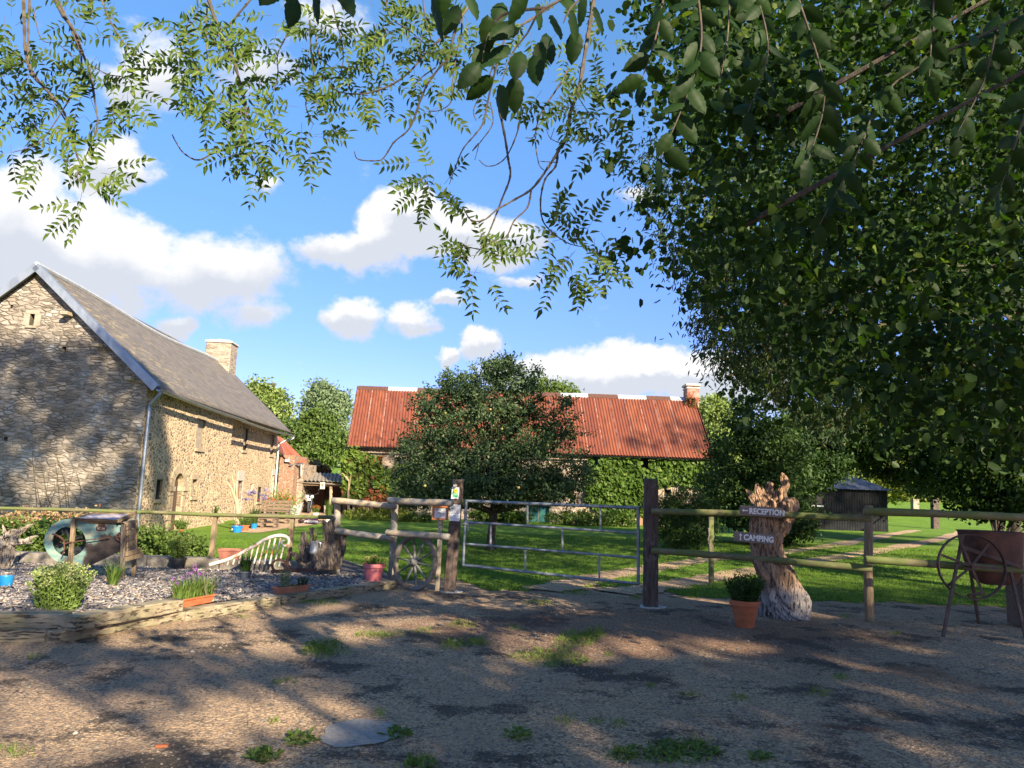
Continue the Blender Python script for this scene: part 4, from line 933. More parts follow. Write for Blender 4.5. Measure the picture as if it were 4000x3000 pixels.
# right background
tree('leafy_tree', 'wide-spreading tree with drooping branches over the tin shed roof', (P(3250, 2000, 44).x, 44), [pblob(3250, 1760, 33, 160, 90), pblob(3400, 1700, 33, 170, 110), pblob(3180, 1830, 31, 140, 60), pblob(3330, 1640, 33, 190, 60), pblob(3120, 1880, 31, 90, 60), pblob(3500, 1800, 34, 130, 90)], L_DARK, 620, 36, .42, .17, 5, .25, seed=10, shape='oval', flat=.45)
tree('sunlit_shrub', 'bright yellow-green shrub in the sun behind the tin shed', (G(3480, 1990).x, 60, hz(20, 60)), [pblob(3480, 1800, 60, 100, 70), pblob(3540, 1850, 60, 90, 60), pblob(3430, 1870, 60, 90, 60), pblob(3500, 1900, 60, 120, 50)], L_YEL, 360, 30, .6, .26, 3, .2, cat='shrub', seed=11)
tree('leafy_tree', 'dark tree beside the field opening at the right edge', (P(3960, 2030, 33).x, 33), [pblob(3760, 1780, 30, 190, 130), pblob(3900, 1850, 28, 200, 150), pblob(3680, 1850, 31, 120, 90), pblob(3850, 1640, 30, 260, 130), pblob(3620, 1900, 40, 90, 40), pblob(3650, 1700, 31, 150, 110)], L_DARK, 900, 36, .42, .17, 3, .25, seed=12, shape='oval')
tree('hazel_bush', 'hazel bush with sun-flecked leaves behind the fence at right', (P(3900, 2000, 15.5).x, 15.5, 0), [pblob(3800, 1900, 15.5, 110, 100), pblob(3930, 1850, 15.5, 140, 160), pblob(3860, 1960, 15, 160, 60), pblob(4050, 1900, 15.5, 150, 160), pblob(3960, 1700, 16, 170, 130)], L_LIME, 420, 26, .25, .085, 1.2, .06, cat='bush', seed=13, shape='oval', aspect=.75)
for i, (x, y, d) in enumerate([(3620, 1930, 110), (3760, 1900, 120), (3320, 1880, 115), (3000, 1850, 120), (3950, 1880, 110)]):
    tree('field_tree', ['rounded tree at the far end of the field opening', 'wide far tree right of the field opening', 'far tree behind the tin shed', 'far tree behind the leafy tree by the barn', 'far tree behind the hazel bush'][i], P(x, y+60, d), [pblob(x, y-90, d, 110, 90), pblob(x+50, y-30, d, 100, 70), pblob(x-60, y-20, d, 90, 60)], L_MID if i % 2 else L_PALE, 240, 26, 1.1, .6, 6, .4, group='far trees behind the field', seed=20+i)
for i, (x, y, d) in enumerate([(1150, 1800, 120), (1290, 1800, 115), (700, 1700, 120), (1000, 1780, 118)]):
    if i == 2: continue
    tree('field_tree', ['far hedge tree above the grass slope left of the barn', 'far hedge tree right above the grass slope', 'far tree hidden behind the farmhouse', 'far tree behind the farmhouse end'][i], P(x, y+40, d), [pblob(x, y-50, d, 110, 70), pblob(x+50, y, d, 100, 50)], L_DARK, 200, 26, 1.1, .6, 5, .4, group='far hedge above the grass slope', seed=30+i)

# ---------------------------------------------------------------- the near lime tree, willow and ash
def inpoly(x, y, poly):
    c = False; n = len(poly)
    for i in range(n):
        x0, y0 = poly[i]; x1, y1 = poly[(i+1) % n]
        if (y0 > y) != (y1 > y) and x < (x1-x0)*(y-y0)/(y1-y0)+x0: c = not c
    return c
def poly_centers(poly, n, d0, d1, power=1):
    xs_ = [p[0] for p in poly]; ys_ = [p[1] for p in poly]; out = []
    while len(out) < n:
        x = rng.uniform(min(xs_), max(xs_)); y = rng.uniform(min(ys_), max(ys_))
        if inpoly(x, y, poly): out.append(tuple(P(x, y, d0+(d1-d0)*rng.uniform()**power)))
    return np.array(out)
LIME = [(2430, -120), (2520, 60), (2560, 200), (2560, 330), (2600, 360), (2640, 470), (2600, 600), (2640, 690), (2690, 760), (2670, 850), (2680, 900), (2760, 980), (2840, 1060), (2920, 1200), (3040, 1280), (3150, 1380), (3230, 1480), (3300, 1560), (3420, 1560), (3520, 1650), (3650, 1680), (3700, 1560), (3850, 1620), (3900, 1750), (4150, 1780), (4250, -120)]
lime = thing('lime_tree', 'huge lime tree whose dense dark crown fills the upper right', 'tree', (7.6, 2.6, 0))
c1_ = poly_centers(LIME, 560, 5.0, 12.0)
SPR = [(2400, 360, 5.5), (2450, 460, 5.5), (2380, 640, 6), (2500, 700, 6), (2440, 980, 7), (2500, 950, 7), (2640, 1000, 7), (2580, 780, 6.5), (2530, 820, 6.5), (3050, 1330, 7.5), (3120, 1440, 7.5), (3320, 1500, 7), (2860, 1150, 8), (3650, 1480, 6), (3560, 1590, 7), (3560, 1540, 6.4), (2960, 1530, 8)]
c2_ = np.array([tuple(P(x, y, d)) for x, y, d in SPR])
g1 = clumps(c1_, 48, .42, .080, .40, aspect=.82, shape='oval', bias=(0, 0, -.7))
g2 = clumps(c2_, 16, .16, .085, 1, aspect=.82, shape='oval', bias=(0, 0, -1.2))
# the last spray of leaves along the lower left edge
g3 = leaf_geo(np.array([tuple(P(x, y, 6.2)) for x, y in [(2430, 930), (2450, 960), (2400, 980), (2370, 1000), (2480, 960), (2440, 940), (2360, 745), (2500, 925), (2530, 960), (2540, 930), (2590, 960), (2400, 930)]]), .1, .8, 'oval', bias=(0, 0, -1.5), spread=.4)
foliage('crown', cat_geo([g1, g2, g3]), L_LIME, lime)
tm = trunk_mesh((7.6, 2.6, 0), 9, .45, c1_[:80], 5, nb=6, rb=.09); tm.build('trunk', M_BARK, lime, True)
def broad_leaf(L=.110, Wd=.080, veins=7):
    """serrated leaf with folded midrib; local: along -Z, width X, normal Y"""
    n = 11; pts = []
    for i in range(n+1):
        t = i/n; w_ = Wd*.5*2.02*(t**.62)*((1-t)**.78)*(1.05-.25*t) if 0 < t < 1 else 0
        if 0 < t < 1: w_ *= 1+(.10 if i % 2 else -.03)
        pts.append((t, w_))
    V = []; 
    for (t, w_) in pts:
        z = -L*t; cur = .25*L*t*t
        V += [(-w_, cur+w_*.30+.0018*math.cos(t*veins*6.28), z), (-w_*.5, cur+w_*.1+.0014*math.cos(t*veins*6.28+1), z+.003), (0, cur, z), (w_*.5, cur+w_*.1+.0014*math.cos(t*veins*6.28+1), z+.003), (w_, cur+w_*.30+.0018*math.cos(t*veins*6.28), z)]
    f = []
    for i in range(n):
        for k in range(4): b = i*5+k; f += [b, b+1, b+6, b+5]
    return np.array(V), np.array(f)
BLV, BLF = broad_leaf()
def big_leaves(pts):
    gs = []
    for (x, y, d, ang, s) in pts:
        a = R(ang); q = Vector((math.sin(a), 0, math.cos(a)))     # leaf hangs along -q turned in picture
        M = Matrix.Rotation(rng.uniform(-1.1, 1.1), 3, 'Z') @ Matrix.Rotation(rng.uniform(-.75, .45), 3, 'X')
        M = Matrix.Rotation(a, 3, 'Y') @ M
        V = BLV*s @ np.array(M).T+np.array(P(x, y, d)); gs.append((V, BLF))
    return gs
BL = []
for (x, y, a) in [(1690, -30, 10), (1790, 20, 30), (1965, 10, 8), (2010, 90, 55), (1905, 60, 0), (2030, 110, 70), (1905, 170, 20), (1985, 175, 30), (2035, 200, 8), (2120, 165, 0), (1875, 245, 40), (1960, 225, 50), (2085, 215, -5), (1925, 300, 35), (1950, 330, 3), (2010, 300, -2), (2135, 130, -10), (2160, 60, 0), (2240, 40, -6), (2110, 20, 20), (2250, 120, 5), (2330, 30, 5), (1700, 40, -10), (1160, -10, 20), (1225, -40, -5), (1090, -60, 35), (1330, -60, -30), (1030, -50, 50), (2060, -30, 10), (2200, -30, -10), (2290, -20, 10), (1830, -40, -20), (1740,-50,10)]:
    BL.append((x, y, 2.45+rng.uniform(-.15, .2), a+rng.uniform(-8, 8), 1.1))
TWR = [[(2720, -60), (2740, 150), (2700, 330), (2580, 620)], [(2600, -60), (2560, 150), (2500, 330)], [(2950, -40), (3000, 200), (2920, 440)], [(2850, -40), (2840, 160), (2800, 380)], [(3120, 0), (3220, 350), (3160, 620)], [(3650, -60), (3640, 120), (3630, 300)], [(4000, 60), (3500, 320), (3350, 600), (3200, 880)], [(3900, 60), (3850, 300), (3740, 520)], [(4050, 300), (3980, 520), (3900, 760)]]
for j, tl in enumerate(TWR):     # leaves set alternately along each hanging twig
    pts2 = smooth_path([Vector((x, y, 0)) for x, y in tl], 60); L_ = sum((pts2[i+1]-pts2[i]).length for i in range(len(pts2)-1)); nn = int(L_/42)
    for i in range(nn+1):
        p = pts2[min(len(pts2)-1, int(i/max(1, nn)*(len(pts2)-1)))]; sd = 1 if i % 2 else -1; fin = i == nn
        BL.append((p.x, p.y, 2.7+.22*(j % 4)+rng.uniform(-.05, .05), 0 if fin else -sd*rng.uniform(28, 62), 1.05+rng.uniform(-.2, .15)))
hazel = thing('elm_branch', 'close hanging branch of large toothed leaves at the top of the view', 'branch', (1.5, 1.6, 3.2))
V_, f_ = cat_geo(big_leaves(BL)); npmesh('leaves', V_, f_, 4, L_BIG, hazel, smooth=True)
tw = MB()
for i, pl in enumerate([[(2600, -150), (2350, -60), (2130, 30), (2060, 130), (2000, 210), (1960, 320)], [(2130, 30), (1960, 60), (1900, 160), (1885, 240)], [(2350, -60), (2240, 20), (2200, 90)], [(2700, -150), (1900, -90), (1500, -80), (1200, -60), (1050, -60)],
                        ]+TWR):
    pts = smooth_path([P(x, y, 2.50 if i < 4 else 2.7+.22*((i-4) % 4)) for x, y in pl], 16); tw.tube(pts, [.006, .004, .0018], 6, seed=i)
tw.build('twigs', M_TWIG, hazel, True)
# willow-like tree (narrow leaves)
WIL = [(2720, 960), (2690, 1080), (2720, 1180), (2690, 1230), (2720, 1330), (2830, 1440), (2900, 1500), (3000, 1520), (3080, 1560), (3150, 1640), (3260, 1700), (3420, 1600), (3400, 1200), (3100, 1000), (2900, 900)]
wc = poly_centers(WIL, 330, 10.5, 14)
WIL2 = [(2540, 560), (2500, 700), (2580, 860), (2560, 980), (2690, 1080), (2900, 950), (2750, 650)]
wc2 = poly_centers(WIL2, 70, 10.5, 13)
willow = thing('willow_tree', 'narrow-leaved willow hanging beside the open sky, below the lime crown', 'tree', (10.6, 13.0, 0))
foliage('crown', clumps(np.concatenate([wc, wc2]), 40, .28, .10, 1.1, aspect=.22, shape='lance', bias=(-.3, 0, -1.0), spread=.8), L_WILLOW, willow)
trunk_mesh((10.6, 13.0, 0), 6, .25, wc[:60], 6, nb=16, rb=.12).build('trunk', M_BARK, willow, True)
DK = [(2700, 1150), (2720, 1400), (2900, 1530), (3050, 1600), (3200, 1720), (3450, 1780), (3600, 1760), (3800, 1900), (4300, 2050), (4300, 300), (3000, 300), (2800, 800)]
dc = poly_centers(DK[0:1]+[(2830, 1400), (2980, 1530), (3150, 1600), (3300, 1700), (3480, 1760), (3600, 1740), (3800, 1850), (4300, 1950), (4300, 0), (2700, 0), (2650, 700)], 950, 13.0, 20, .8)
maple = thing('shade_tree', 'tall dark tree behind the lime tree, closing off the right side', 'tree', (14.5, 17, 0))
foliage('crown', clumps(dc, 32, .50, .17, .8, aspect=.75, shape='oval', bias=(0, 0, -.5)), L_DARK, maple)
trunk_mesh((14.5, 17, 0), 8, .4, dc[:60], 16, nb=14, rb=.14).build('trunk', M_BARK, maple, True)

# ash branches
ash = thing('ash_tree', 'ash tree whose feathery leaf sprays hang over the blue sky', 'tree', (-4.5, -3.5, 0))
AT = MB(); AL = []
def ash_leaf(base, d, n=5, L=.22, ll=.062):
    """compound leaf: terminal leaflet and n pairs, drooping"""
    d = d.normalized(); side = d.cross(Vector((rng.normal()*.35, -1, rng.normal()*.35))).normalized(); nrm = side.cross(d)
    pos = []; dr = []
    for k in range(n):
        t = .28+.62*k/(n-1); p = base+d*L*t+Vector((0, 0, -.05*L*4*t*t*.25))
        for s in (-1, 1):
            pos.append(p); dr.append((side*s*.95+d*.55+nrm*rng.normal()*.15))
    pos.append(base+d*L); dr.append(d)
    AL.append((np.array(pos), np.array(dr), ll)); AT.tube([base, base+d*L*.5, base+d*L], [.0016, .0012, .0008], 3, cap=False)
def ash_cluster(px, py, rad, n, Y, ll=.062, down=-.5, col=None):
    for _ in range(n):
        a = rng.uniform(0, 6.28); q = rng.uniform(0, 1)**.6
        d = Vector((math.cos(a), rng.normal()*.3, math.sin(a)+down))
        b = P(px+rad*q*.7*math.cos(a), py+rad*q*.7*math.sin(a)*-1, Y+rng.normal()*.22); ash_leaf(b, d, rng.integers(5, 7), .23+.06*rng.uniform(), ll)
def ash_branch(pl, r0, r1, Y0, Y1):
    n = len(pl); pts = [P(x, y, Y0+(Y1-Y0)*i/(n-1)) for i, (x, y) in enumerate(pl)]
    pts = smooth_path(pts, max(16, 7*n)); m = len(pts); rr2 = [.72*(r0+(r1-r0)*i/(m-1)) for i in range(m)]
    rr2 = [r_*(1.35 if i % 4 == 0 else 1) for i, r_ in enumerate(rr2)]
    AT.tube(pts, rr2, 6, rough=.15, seed=n); return pts
ABR = [ # (polyline px, radius start/end, depth start/end)
 ([(90, -60), (95, 100), (100, 210), (125, 290), (180, 350), (245, 430), (275, 520), (305, 620), (318, 650), (300, 690), (330, 720)], .016, .005, 5.2, 5.0),
 ([(120, -60), (110, 120), (120, 260), (200, 380), (270, 500), (300, 600)], .012, .005, 5.3, 5.1),
 ([(190, -60), (240, 50), (290, 120), (325, 215), (350, 280), (375, 420), (380, 490), (345, 590), (310, 650)], .017, .005, 5.0, 5.0),
 ([(205, -40), (265, 80), (300, 170), (318, 230), (300, 330), (220, 470), (150, 560), (50, 595)], .012, .004, 5.1, 5.0),
 ([(350, 250), (420, 290), (480, 300), (520, 320)], .006, .003, 5, 4.9), ([(380, -50), (420, 60), (470, 150), (515, 195)], .009, .004, 5.2, 5.1),
 ([(0, 290), (30, 350), (100, 400), (180, 430)], .007, .004, 5.4, 5.3), ([(130, 30), (160, 150), (230, 175), (300, 235)], .006, .003, 5.2, 5.1),
 ([(800, -60), (835, 60), (870, 140), (910, 230), (940, 330), (955, 400), (960, 460), (940, 540), (910, 575), (840, 595), (775, 625), (720, 600), (690, 560), (672, 525)], .016, .005, 5.2, 4.9),
 ([(815, -40), (805, 100), (808, 200), (812, 280)], .010, .004, 5.3, 5.1), ([(1010, -40), (960, 20), (900, 90), (850, 140), (820, 190)], .012, .005, 5.4, 5.2),
 ([(960, 250), (1010, 310), (1012, 380), (1000, 450)], .006, .003, 5.1, 5), ([(1125, 130), (1085, 210), (1085, 290), (1060, 370), (1010, 395)], .008, .004, 5.2, 5),
 ([(770, -40), (770, 60), (740, 95), (700, 105)], .007, .003, 5.2, 5.1), ([(1210, 80), (1215, 200), (1225, 320), (1195, 400), (1210, 460), (1225, 485)], .009, .004, 5.3, 5.1),
 ([(830, 380), (850, 430), (900, 450), (960, 430)], .006, .003, 5.1, 5), ([(1230, 100), (1250, 220), (1330, 290), (1400, 340)], .008, .004, 5.4, 5.3),
 ([(1800, 70), (1745, 130), (1680, 190), (1600, 280), (1530, 330), (1430, 365), (1330, 360), (1290, 335)], .015, .005, 5.2, 4.9),
 ([(1900, -60), (1800, 70), (1770, 150), (1760, 220), (1720, 260), (1670, 330), (1640, 400), (1600, 500), (1540, 555), (1500, 615), (1470, 628), (1400, 622), (1384, 592)], .014, .0045, 5, 4.8),
 ([(1805, 60), (1800, 150), (1785, 200), (1765, 340), (1760, 400), (1720, 430), (1675, 435)], .009, .004, 5, 4.9), ([(1700, 265), (1650, 300), (1615, 335)], .007, .004, 5, 4.9), ([(1535, 555), (1518, 590)], .004, .004, 4.9, 4.9),
 ([(1960, 60), (1900, 160), (1930, 240), (1880, 360), (1850, 430), (1860, 470)], .010, .004, 4.9, 4.9),
 ([(1980, 120), (1920, 330), (1890, 470), (1860, 520), (1810, 580), (1780, 650), (1755, 720)], .011, .004, 4.9, 5.0), ([(1915, 400), (1925, 480), (1880, 550), (1845, 590), (1870, 560), (1855, 625)], .006, .003, 4.9, 4.9),
 ([(1940, 380), (1970, 520), (1985, 620), (1993, 690), (1960, 780), (1930, 860), (1905, 920), (1880, 975)], .012, .006, 4.9, 5.0),
 ([(2040, 380), (2025, 500), (1985, 600), (1945, 640), (1900, 648), (1872, 625)], .007, .004, 4.9, 4.9),
 ([(2290, 180), (2260, 350), (2230, 430), (2215, 530), (2180, 590), (2150, 640), (2080, 735), (2000, 785), (1940, 820), (1890, 860), (1840, 860), (1812, 815)], .020, .005, 5.2, 4.8),
 ([(2220, 270), (2180, 340), (2120, 430), (2095, 500), (2092, 560), (2105, 640), (2125, 665)], .010, .004, 5.1, 4.9), ([(2095, 520), (2080, 538), (2055, 538)], .005, .004, 5, 4.9),
 ([(2180, 590), (2170, 650), (2130, 700), (2112, 780), (2120, 860), (2160, 910), (2220, 950), (2280, 965)], .011, .004, 5.1, 5.0),
 ([(2075, 740), (2060, 810), (2010, 860), (1980, 920), (1935, 945), (1880, 935)], .009, .004, 4.9, 4.8), ([(1950, 940), (1945, 995)], .005, .004, 4.8, 4.8), ([(1880, 975), (1830, 965), (1803, 948)], .006, .003, 5, 4.9), ([(1930, 940), (1870, 980), (1850, 1010)], .007, .003, 4.9, 4.9),
 ([(2190, 560), (2150, 540), (2135, 505)], .004, .003, 5, 5), ([(2150, 545), (2165, 500)], .003, .003, 5, 5), ([(2230, 545), (2290, 550), (2350, 530)], .005, .003, 5, 5), ([(2180, 635), (2110, 630)], .004, .003, 5, 5), ([(2260, 380), (2300, 440), (2340, 470)], .005, .003, 5, 5),
 ([(1500, -60), (1520, 60), (1600, 120), (1680, 190)], .010, .005, 5.4, 5.2), ([(1650, -50), (1660, 60), (1690, 180)], .010, .004, 5.2, 5.1), ([(1300, 20), (1340, 200), (1330, 290)], .008, .004, 5.4, 5.2), ([(2330, -60), (2310, 60), (2290, 180)], .022, .02, 5.3, 5.2), ([(2100, 60), (2000, 120), (1900, 180)], .014, .008, 5.3, 5.1), ([(2300, -80), (2100, 60)], .018, .014, 5.4, 5.3),
]
for a_ in ABR: ash_branch(*a_)
CL = [(40, 120, 130, 16, 5.3), (30, 320, 110, 14, 5.3), (120, 430, 140, 18, 5.2), (250, 430, 130, 18, 5.1), (30, 530, 90, 10, 5.2), (90, 600, 60, 5, 5.1), (200, 590, 70, 7, 5), (380, 60, 130, 14, 5.2), (460, 140, 80, 9, 5.1), (400, 200, 120, 14, 5.1), (440, 320, 110, 14, 5), (500, 340, 70, 8, 5), (370, 440, 90, 11, 5), (330, 320, 80, 9, 5),
      (250, 80, 60, 4, 5.2), (120, 200, 60, 5, 5.3), (340, 700, 90, 12, 5), (330, 790, 60, 7, 5), (420, 660, 60, 4, 5), (280, 735, 50, 4, 5), (450, -10, 70, 6, 5.3), (20, -20, 120, 10, 5.4),
      (640, 110, 80, 8, 5.2), (700, 150, 100, 13, 5.1), (690, 220, 80, 8, 5.1), (790, 190, 110, 13, 5.1), (760, 290, 90, 9, 5), (840, 300, 120, 14, 5), (900, 330, 110, 13, 5), (820, 400, 100, 11, 5), (940, 410, 100, 12, 4.9), (850, 480, 80, 8, 4.9), (950, 520, 90, 12, 4.9), (1000, 570, 80, 9, 4.9), (1060, 530, 70, 7, 4.9), (960, 600, 60, 6, 4.9), (1010, 620, 40, 3, 4.9), (880, 570, 40, 3, 4.9),
      (830, 30, 70, 5, 5.3), (890, 60, 50, 4, 5.3), (1030, 130, 80, 9, 5.3), (1090, 80, 100, 10, 5.3), (1140, 200, 90, 10, 5.2), (1190, 250, 70, 7, 5.2), (1100, 420, 50, 4, 5), (1180, 430, 70, 7, 5), (1240, 460, 60, 7, 5), (1210, 540, 60, 5, 5), (1280, 560, 50, 4, 5), (1300, 520, 40, 3, 5),
      (1250, 160, 90, 9, 5.3), (1330, 100, 110, 14, 5.4), (1360, 220, 110, 15, 5.3), (1290, 290, 80, 9, 5.2), (1390, 320, 80, 10, 5.2), (1470, 60, 130, 16, 5.4), (1480, 190, 120, 16, 5.3), (1500, 280, 90, 12, 5.2), (1570, 120, 120, 14, 5.4), (1600, 220, 110, 13, 5.2), (1660, 60, 120, 13, 5.3), (1700, 230, 70, 6, 5.1), (1730, 100, 90, 8, 5.2), (1840, 120, 90, 8, 5.2), (1870, 210, 60, 5, 5.1), (1800, 20, 110, 10, 5.4),
      (1690, 395, 50, 5, 5), (1730, 420, 40, 3, 5), (1870, 280, 50, 5, 5.1), (1700, 690, 70, 10, 5), (1730, 730, 50, 6, 5), (1670, 740, 40, 4, 5), (1660, 640, 35, 3, 5),
      (1840, 900, 60, 8, 4.9), (1860, 960, 50, 6, 4.9), (1890, 1010, 60, 7, 4.9), (1895, 1080, 35, 4, 4.9), (1830, 1030, 40, 4, 4.9), (1940, 1000, 40, 3, 4.9), (1870, 870, 40, 3, 4.9),
      (2150, 890, 45, 4, 5), (2200, 920, 60, 7, 5), (2280, 950, 80, 9, 5), (2320, 900, 60, 5, 5), (2380, 940, 60, 6, 5), (2210, 1010, 60, 6, 5), (2180, 1060, 40, 3, 5), (2250, 1060, 45, 3, 5), (2340, 1010, 50, 4, 5), (2140, 960, 40, 3, 5),
      (2160, 400, 60, 7, 5), (2240, 400, 80, 9, 5.1), (2300, 420, 80, 8, 5.1), (2140, 330, 50, 4, 5), (2330, 480, 60, 6, 5), (2400, 560, 50, 5, 5.1), (2200, 440, 50, 5, 5), (2350, 380, 60, 6, 5.2), (2340, 560, 40, 3, 5), (2150, 470, 30, 2, 5), (2060, 60, 110, 9, 5.4), (2200, 120, 120, 10, 5.5), (2330, 200, 90, 9, 5.4)]
for c_ in CL: ash_cluster(c_[0], c_[1], c_[2], int(math.ceil(c_[3]*.5)), c_[4])
pos = np.concatenate([a[0] for a in AL]); dr = np.concatenate([a[1] for a in AL])
foliage('leaf_sprays', leaf_geo(pos, .064, .40, 'lance', dirs=dr, spread=.08, nb=(0, -2.0, .5)), L_ASH, ash)
AT.tube([Vector((-4.5, -3.5, -.1)), Vector((-4.4, -3.4, 3)), Vector((-4, -2.8, 6)), Vector((-3, -1.5, 9)), Vector((-1.5, 0, 12))], [.42, .34, .3, .22, .1], 12, rough=.06)
for tg in [(-1.6, 4.6, 5.2), (-3.2, 4.9, 5.0), (.2, 4.8, 5.2), (.9, 4.8, 5.3)]:
    AT.tube([Vector((-4, -2.8, 6)), Vector((-4, -2.8, 6)).lerp(Vector(tg), .5)+Vector((0, 0, .9)), Vector(tg)], [.12, .06, .016], 8, rough=.08)
AT.build('branches', M_TWIG, ash, True)
# ---------------------------------------------------------------- unseen leaf clumps behind the viewpoint, placed to cast the shade
KX, KY = SUN.x/SUN.z, SUN.y/SUN.z
def cast(T, h): return Vector((T[0]+KX*h, T[1]+KY*h, T[2]+h))
def offframe(q, m=260):
    if q.y < -1.5: return True
    s = proj(q)
    return s is None or s[0] < -m or s[0] > 4000+m or s[1] < -m-200
LIT = [[(330, 2480), (700, 2430), (1000, 2385), (1400, 2355), (1700, 2380), (1950, 2440), (1950, 2475), (1500, 2470), (1330, 2540), (1450, 2560), (900, 2560), (520, 2530)],
       [(-50, 2735), (380, 2742), (430, 2762), (-50, 2795)], [(520, 2755), (1000, 2712), (1260, 2720), (1500, 2745), (1660, 2762), (1400, 2800), (900, 2800)],
       [(-50, 2825), (260, 2800), (640, 2790), (1100, 2815), (1390, 2800), (1250, 2850), (950, 2890), (820, 2950), (400, 2935), (-50, 2900)], [(-50, 2935), (180, 2950), (300, 3000), (-50, 3050)],
       [(1880, 2515), (2050, 2478), (2700, 2492), (3080, 2515), (3080, 2538), (2600, 2552), (2350, 2592), (2100, 2585), (1880, 2575)],
       [(1750, 2345), (2000, 2330), (2150, 2300), (2380, 2330), (2430, 2385), (2300, 2400), (1950, 2392)],
       [(-50, 2260), (380, 2270), (640, 2310), (840, 2330), (1100, 2345), (1000, 2390), (700, 2430), (300, 2460), (-50, 2420)], [(-50, 2640), (250, 2660), (-50, 2680)]]
cc_ = []
def cast_px(n, x0, x1, y0, y1, h0, h1, litpolys, keep=lambda x, y: True):
    k = 0; tries = 0
    A = [G(x, y) for x, y in ((x0, y0), (x1, y0), (x1, y1), (x0, y1))]
    X0 = min(a.x for a in A); X1 = max(a.x for a in A); Y0 = min(a.y for a in A); Y1 = max(a.y for a in A)
    while k < n and tries < n*40:
        tries += 1
        T = (rng.uniform(X0, X1), rng.uniform(Y0, Y1), 0); s = proj(T)
        if s is None or not (x0 <= s[0] <= x1 and y0 <= s[1] <= y1) or not keep(*s): continue
        if any(inpoly(s[0], s[1], p) for p in litpolys): continue
        q = cast(T, rng.uniform(h0, h1))
        if offframe(q): cc_.append(tuple(q)); k += 1
cast_px(1050, -300, 4300, 2300, 3300, 8, 13, LIT)
cast_px(500, 1400, 4300, 2370, 3300, 8, 13, LIT)
# lawn: banded shade
def band(x, y):
    if x > 2700: return (math.sin(y*.085+x*.0012)+.5*math.sin(y*.21+x*.004)) > -.15 or y > 2225
    return (math.sin(y*.13+x*.001+1.2)+.6*math.sin(y*.33+x*.003)) > .75 or y > 2180
cast_px(620, 1300, 4300, 2075, 2300, 10, 16, [], band)
def cast_pts(n, f, h0, h1):
    k = 0; tr = 0
    while k < n and tr < n*30:
        tr += 1; T = f()
        if T is None: continue
        q = cast(T, rng.uniform(h0, h1))
        if offframe(q): cc_.append(tuple(q)); k += 1
def f_gable():
    x = rng.uniform(-120, 600); y = rng.uniform(1335, 2020)
    for (a, b, r_, s_) in ((235, 1850, 95, 120), (110, 1900, 70, 70), (480, 1740, 60, 45), (420, 1790, 60, 45), (340, 1850, 60, 40), (90, 1560, 40, 30)):
        if ((x-a)/r_)**2+((y-b)/s_)**2 < 1: return None
    p = onplane(x, y, c0, hu); 
    if -(p-c0).dot(hn) < -.1: return None
    return p
cast_pts(480, f_gable, 11, 14.5)
def f_front():
    x = rng.uniform(596, 655); y = rng.uniform(1600, 2060); p = onplane(x, y, c0, hn)
    if x > 628 and not (1720 < y < 1960): return None
    return p
cast_pts(70, f_front, 11, 14)
def f_roof():
    t = rng.uniform(0, 1); s = rng.uniform(0, 1); return E0.lerp(Rg0, t*.30)+hu*s*(1.6-t*1.2)
cast_pts(40, f_roof, 10, 13)
def f_apple():
    p = blob_points(bl_, 1, .2)[0]; s = proj(p)
    return p if s[1] > 1560+rng.normal()*60 else None
cast_pts(330, f_apple, 11, 17)
def f_bed():
    x = rng.uniform(420, 1560); y = rng.uniform(2190, 2320); p = G(x, y, .15); return None if inpoly(x, y, LIT[7]) else p
cast_pts(240, f_bed, 9, 14)
def f_barn():
    x = rng.uniform(2330, 2800); y = rng.uniform(1590, 1790)
    if y < 1790-(x-2330)*.5+40*math.sin(x*.03): return None
    return P(x, y, BY+1.5)
cast_pts(60, f_barn, 22, 26)
def f_right():
    x = rng.uniform(2560, 4100); y = rng.uniform(1550, 2150); return P(x, y, rng.uniform(22, 30)) if y > 1650+rng.normal()*60 else None
cast_pts(420, f_right, 14, 20)
def f_tin():
    return P(rng.uniform(3100, 3490), rng.uniform(1820, 2070), dy+rng.uniform(0, 2))
cast_pts(380, f_tin, 17, 22)
def f_stump():
    return (rng.uniform(2.4, 4.3), 9.35, rng.uniform(0, 2.1))
cast_pts(110, f_stump, 7.5, 12)
def f_fence():
    x = rng.uniform(2500, 4100); y = rng.uniform(1840, 2350); return P(x, y, rng.uniform(9, 11.5))
cast_pts(330, f_fence, 8, 13)
def f_fence2():
    x = rng.uniform(1240, 2500); y = rng.uniform(1950, 2300); return P(x, y, rng.uniform(10.5, 12.8))
def f_crown():      # keeps the sun off most of the near crown
    p = dc[rng.integers(0, len(dc))] if rng.uniform() < .6 else c1_[rng.integers(0, len(c1_))]; return p
cast_pts(20, f_crown, 7, 12)
k = 0
while k < 2300:      # more unseen clumps behind the viewpoint, added to dim the skylight
    T = (rng.uniform(-18, 16), rng.uniform(-22, 2.8), 0); q = cast(T, rng.uniform(3, 14))
    if q.y < -1.5 or q.z > 6: cc_.append(tuple(q)); k += 1
def lands_in_light(q):
    h = q[2]; T = (q[0]-KX*h, q[1]-KY*h)
    for dx in (-.38, 0, .38):
        for dy in (-.5, 0, .5):
            s = proj((T[0]+dx, T[1]+dy, 0))
            if s is None: continue
            if s[1] > 2225 and any(inpoly(s[0], s[1], p) for p in LIT): return True
    s = proj((T[0], T[1], 0))
    return s is not None and 1300 < s[0] < 2500 and 2040 < s[1] < 2180 and not band(*s) and q[1] < -2
cc_ = np.array(cc_)
shade_clumps = thing('tall_tree', 'unseen tree behind the viewpoint, its leaf clumps placed to shade the yard', 'tree', (9, -9, 0))  # unseen; crown shaped by where its shadows should fall
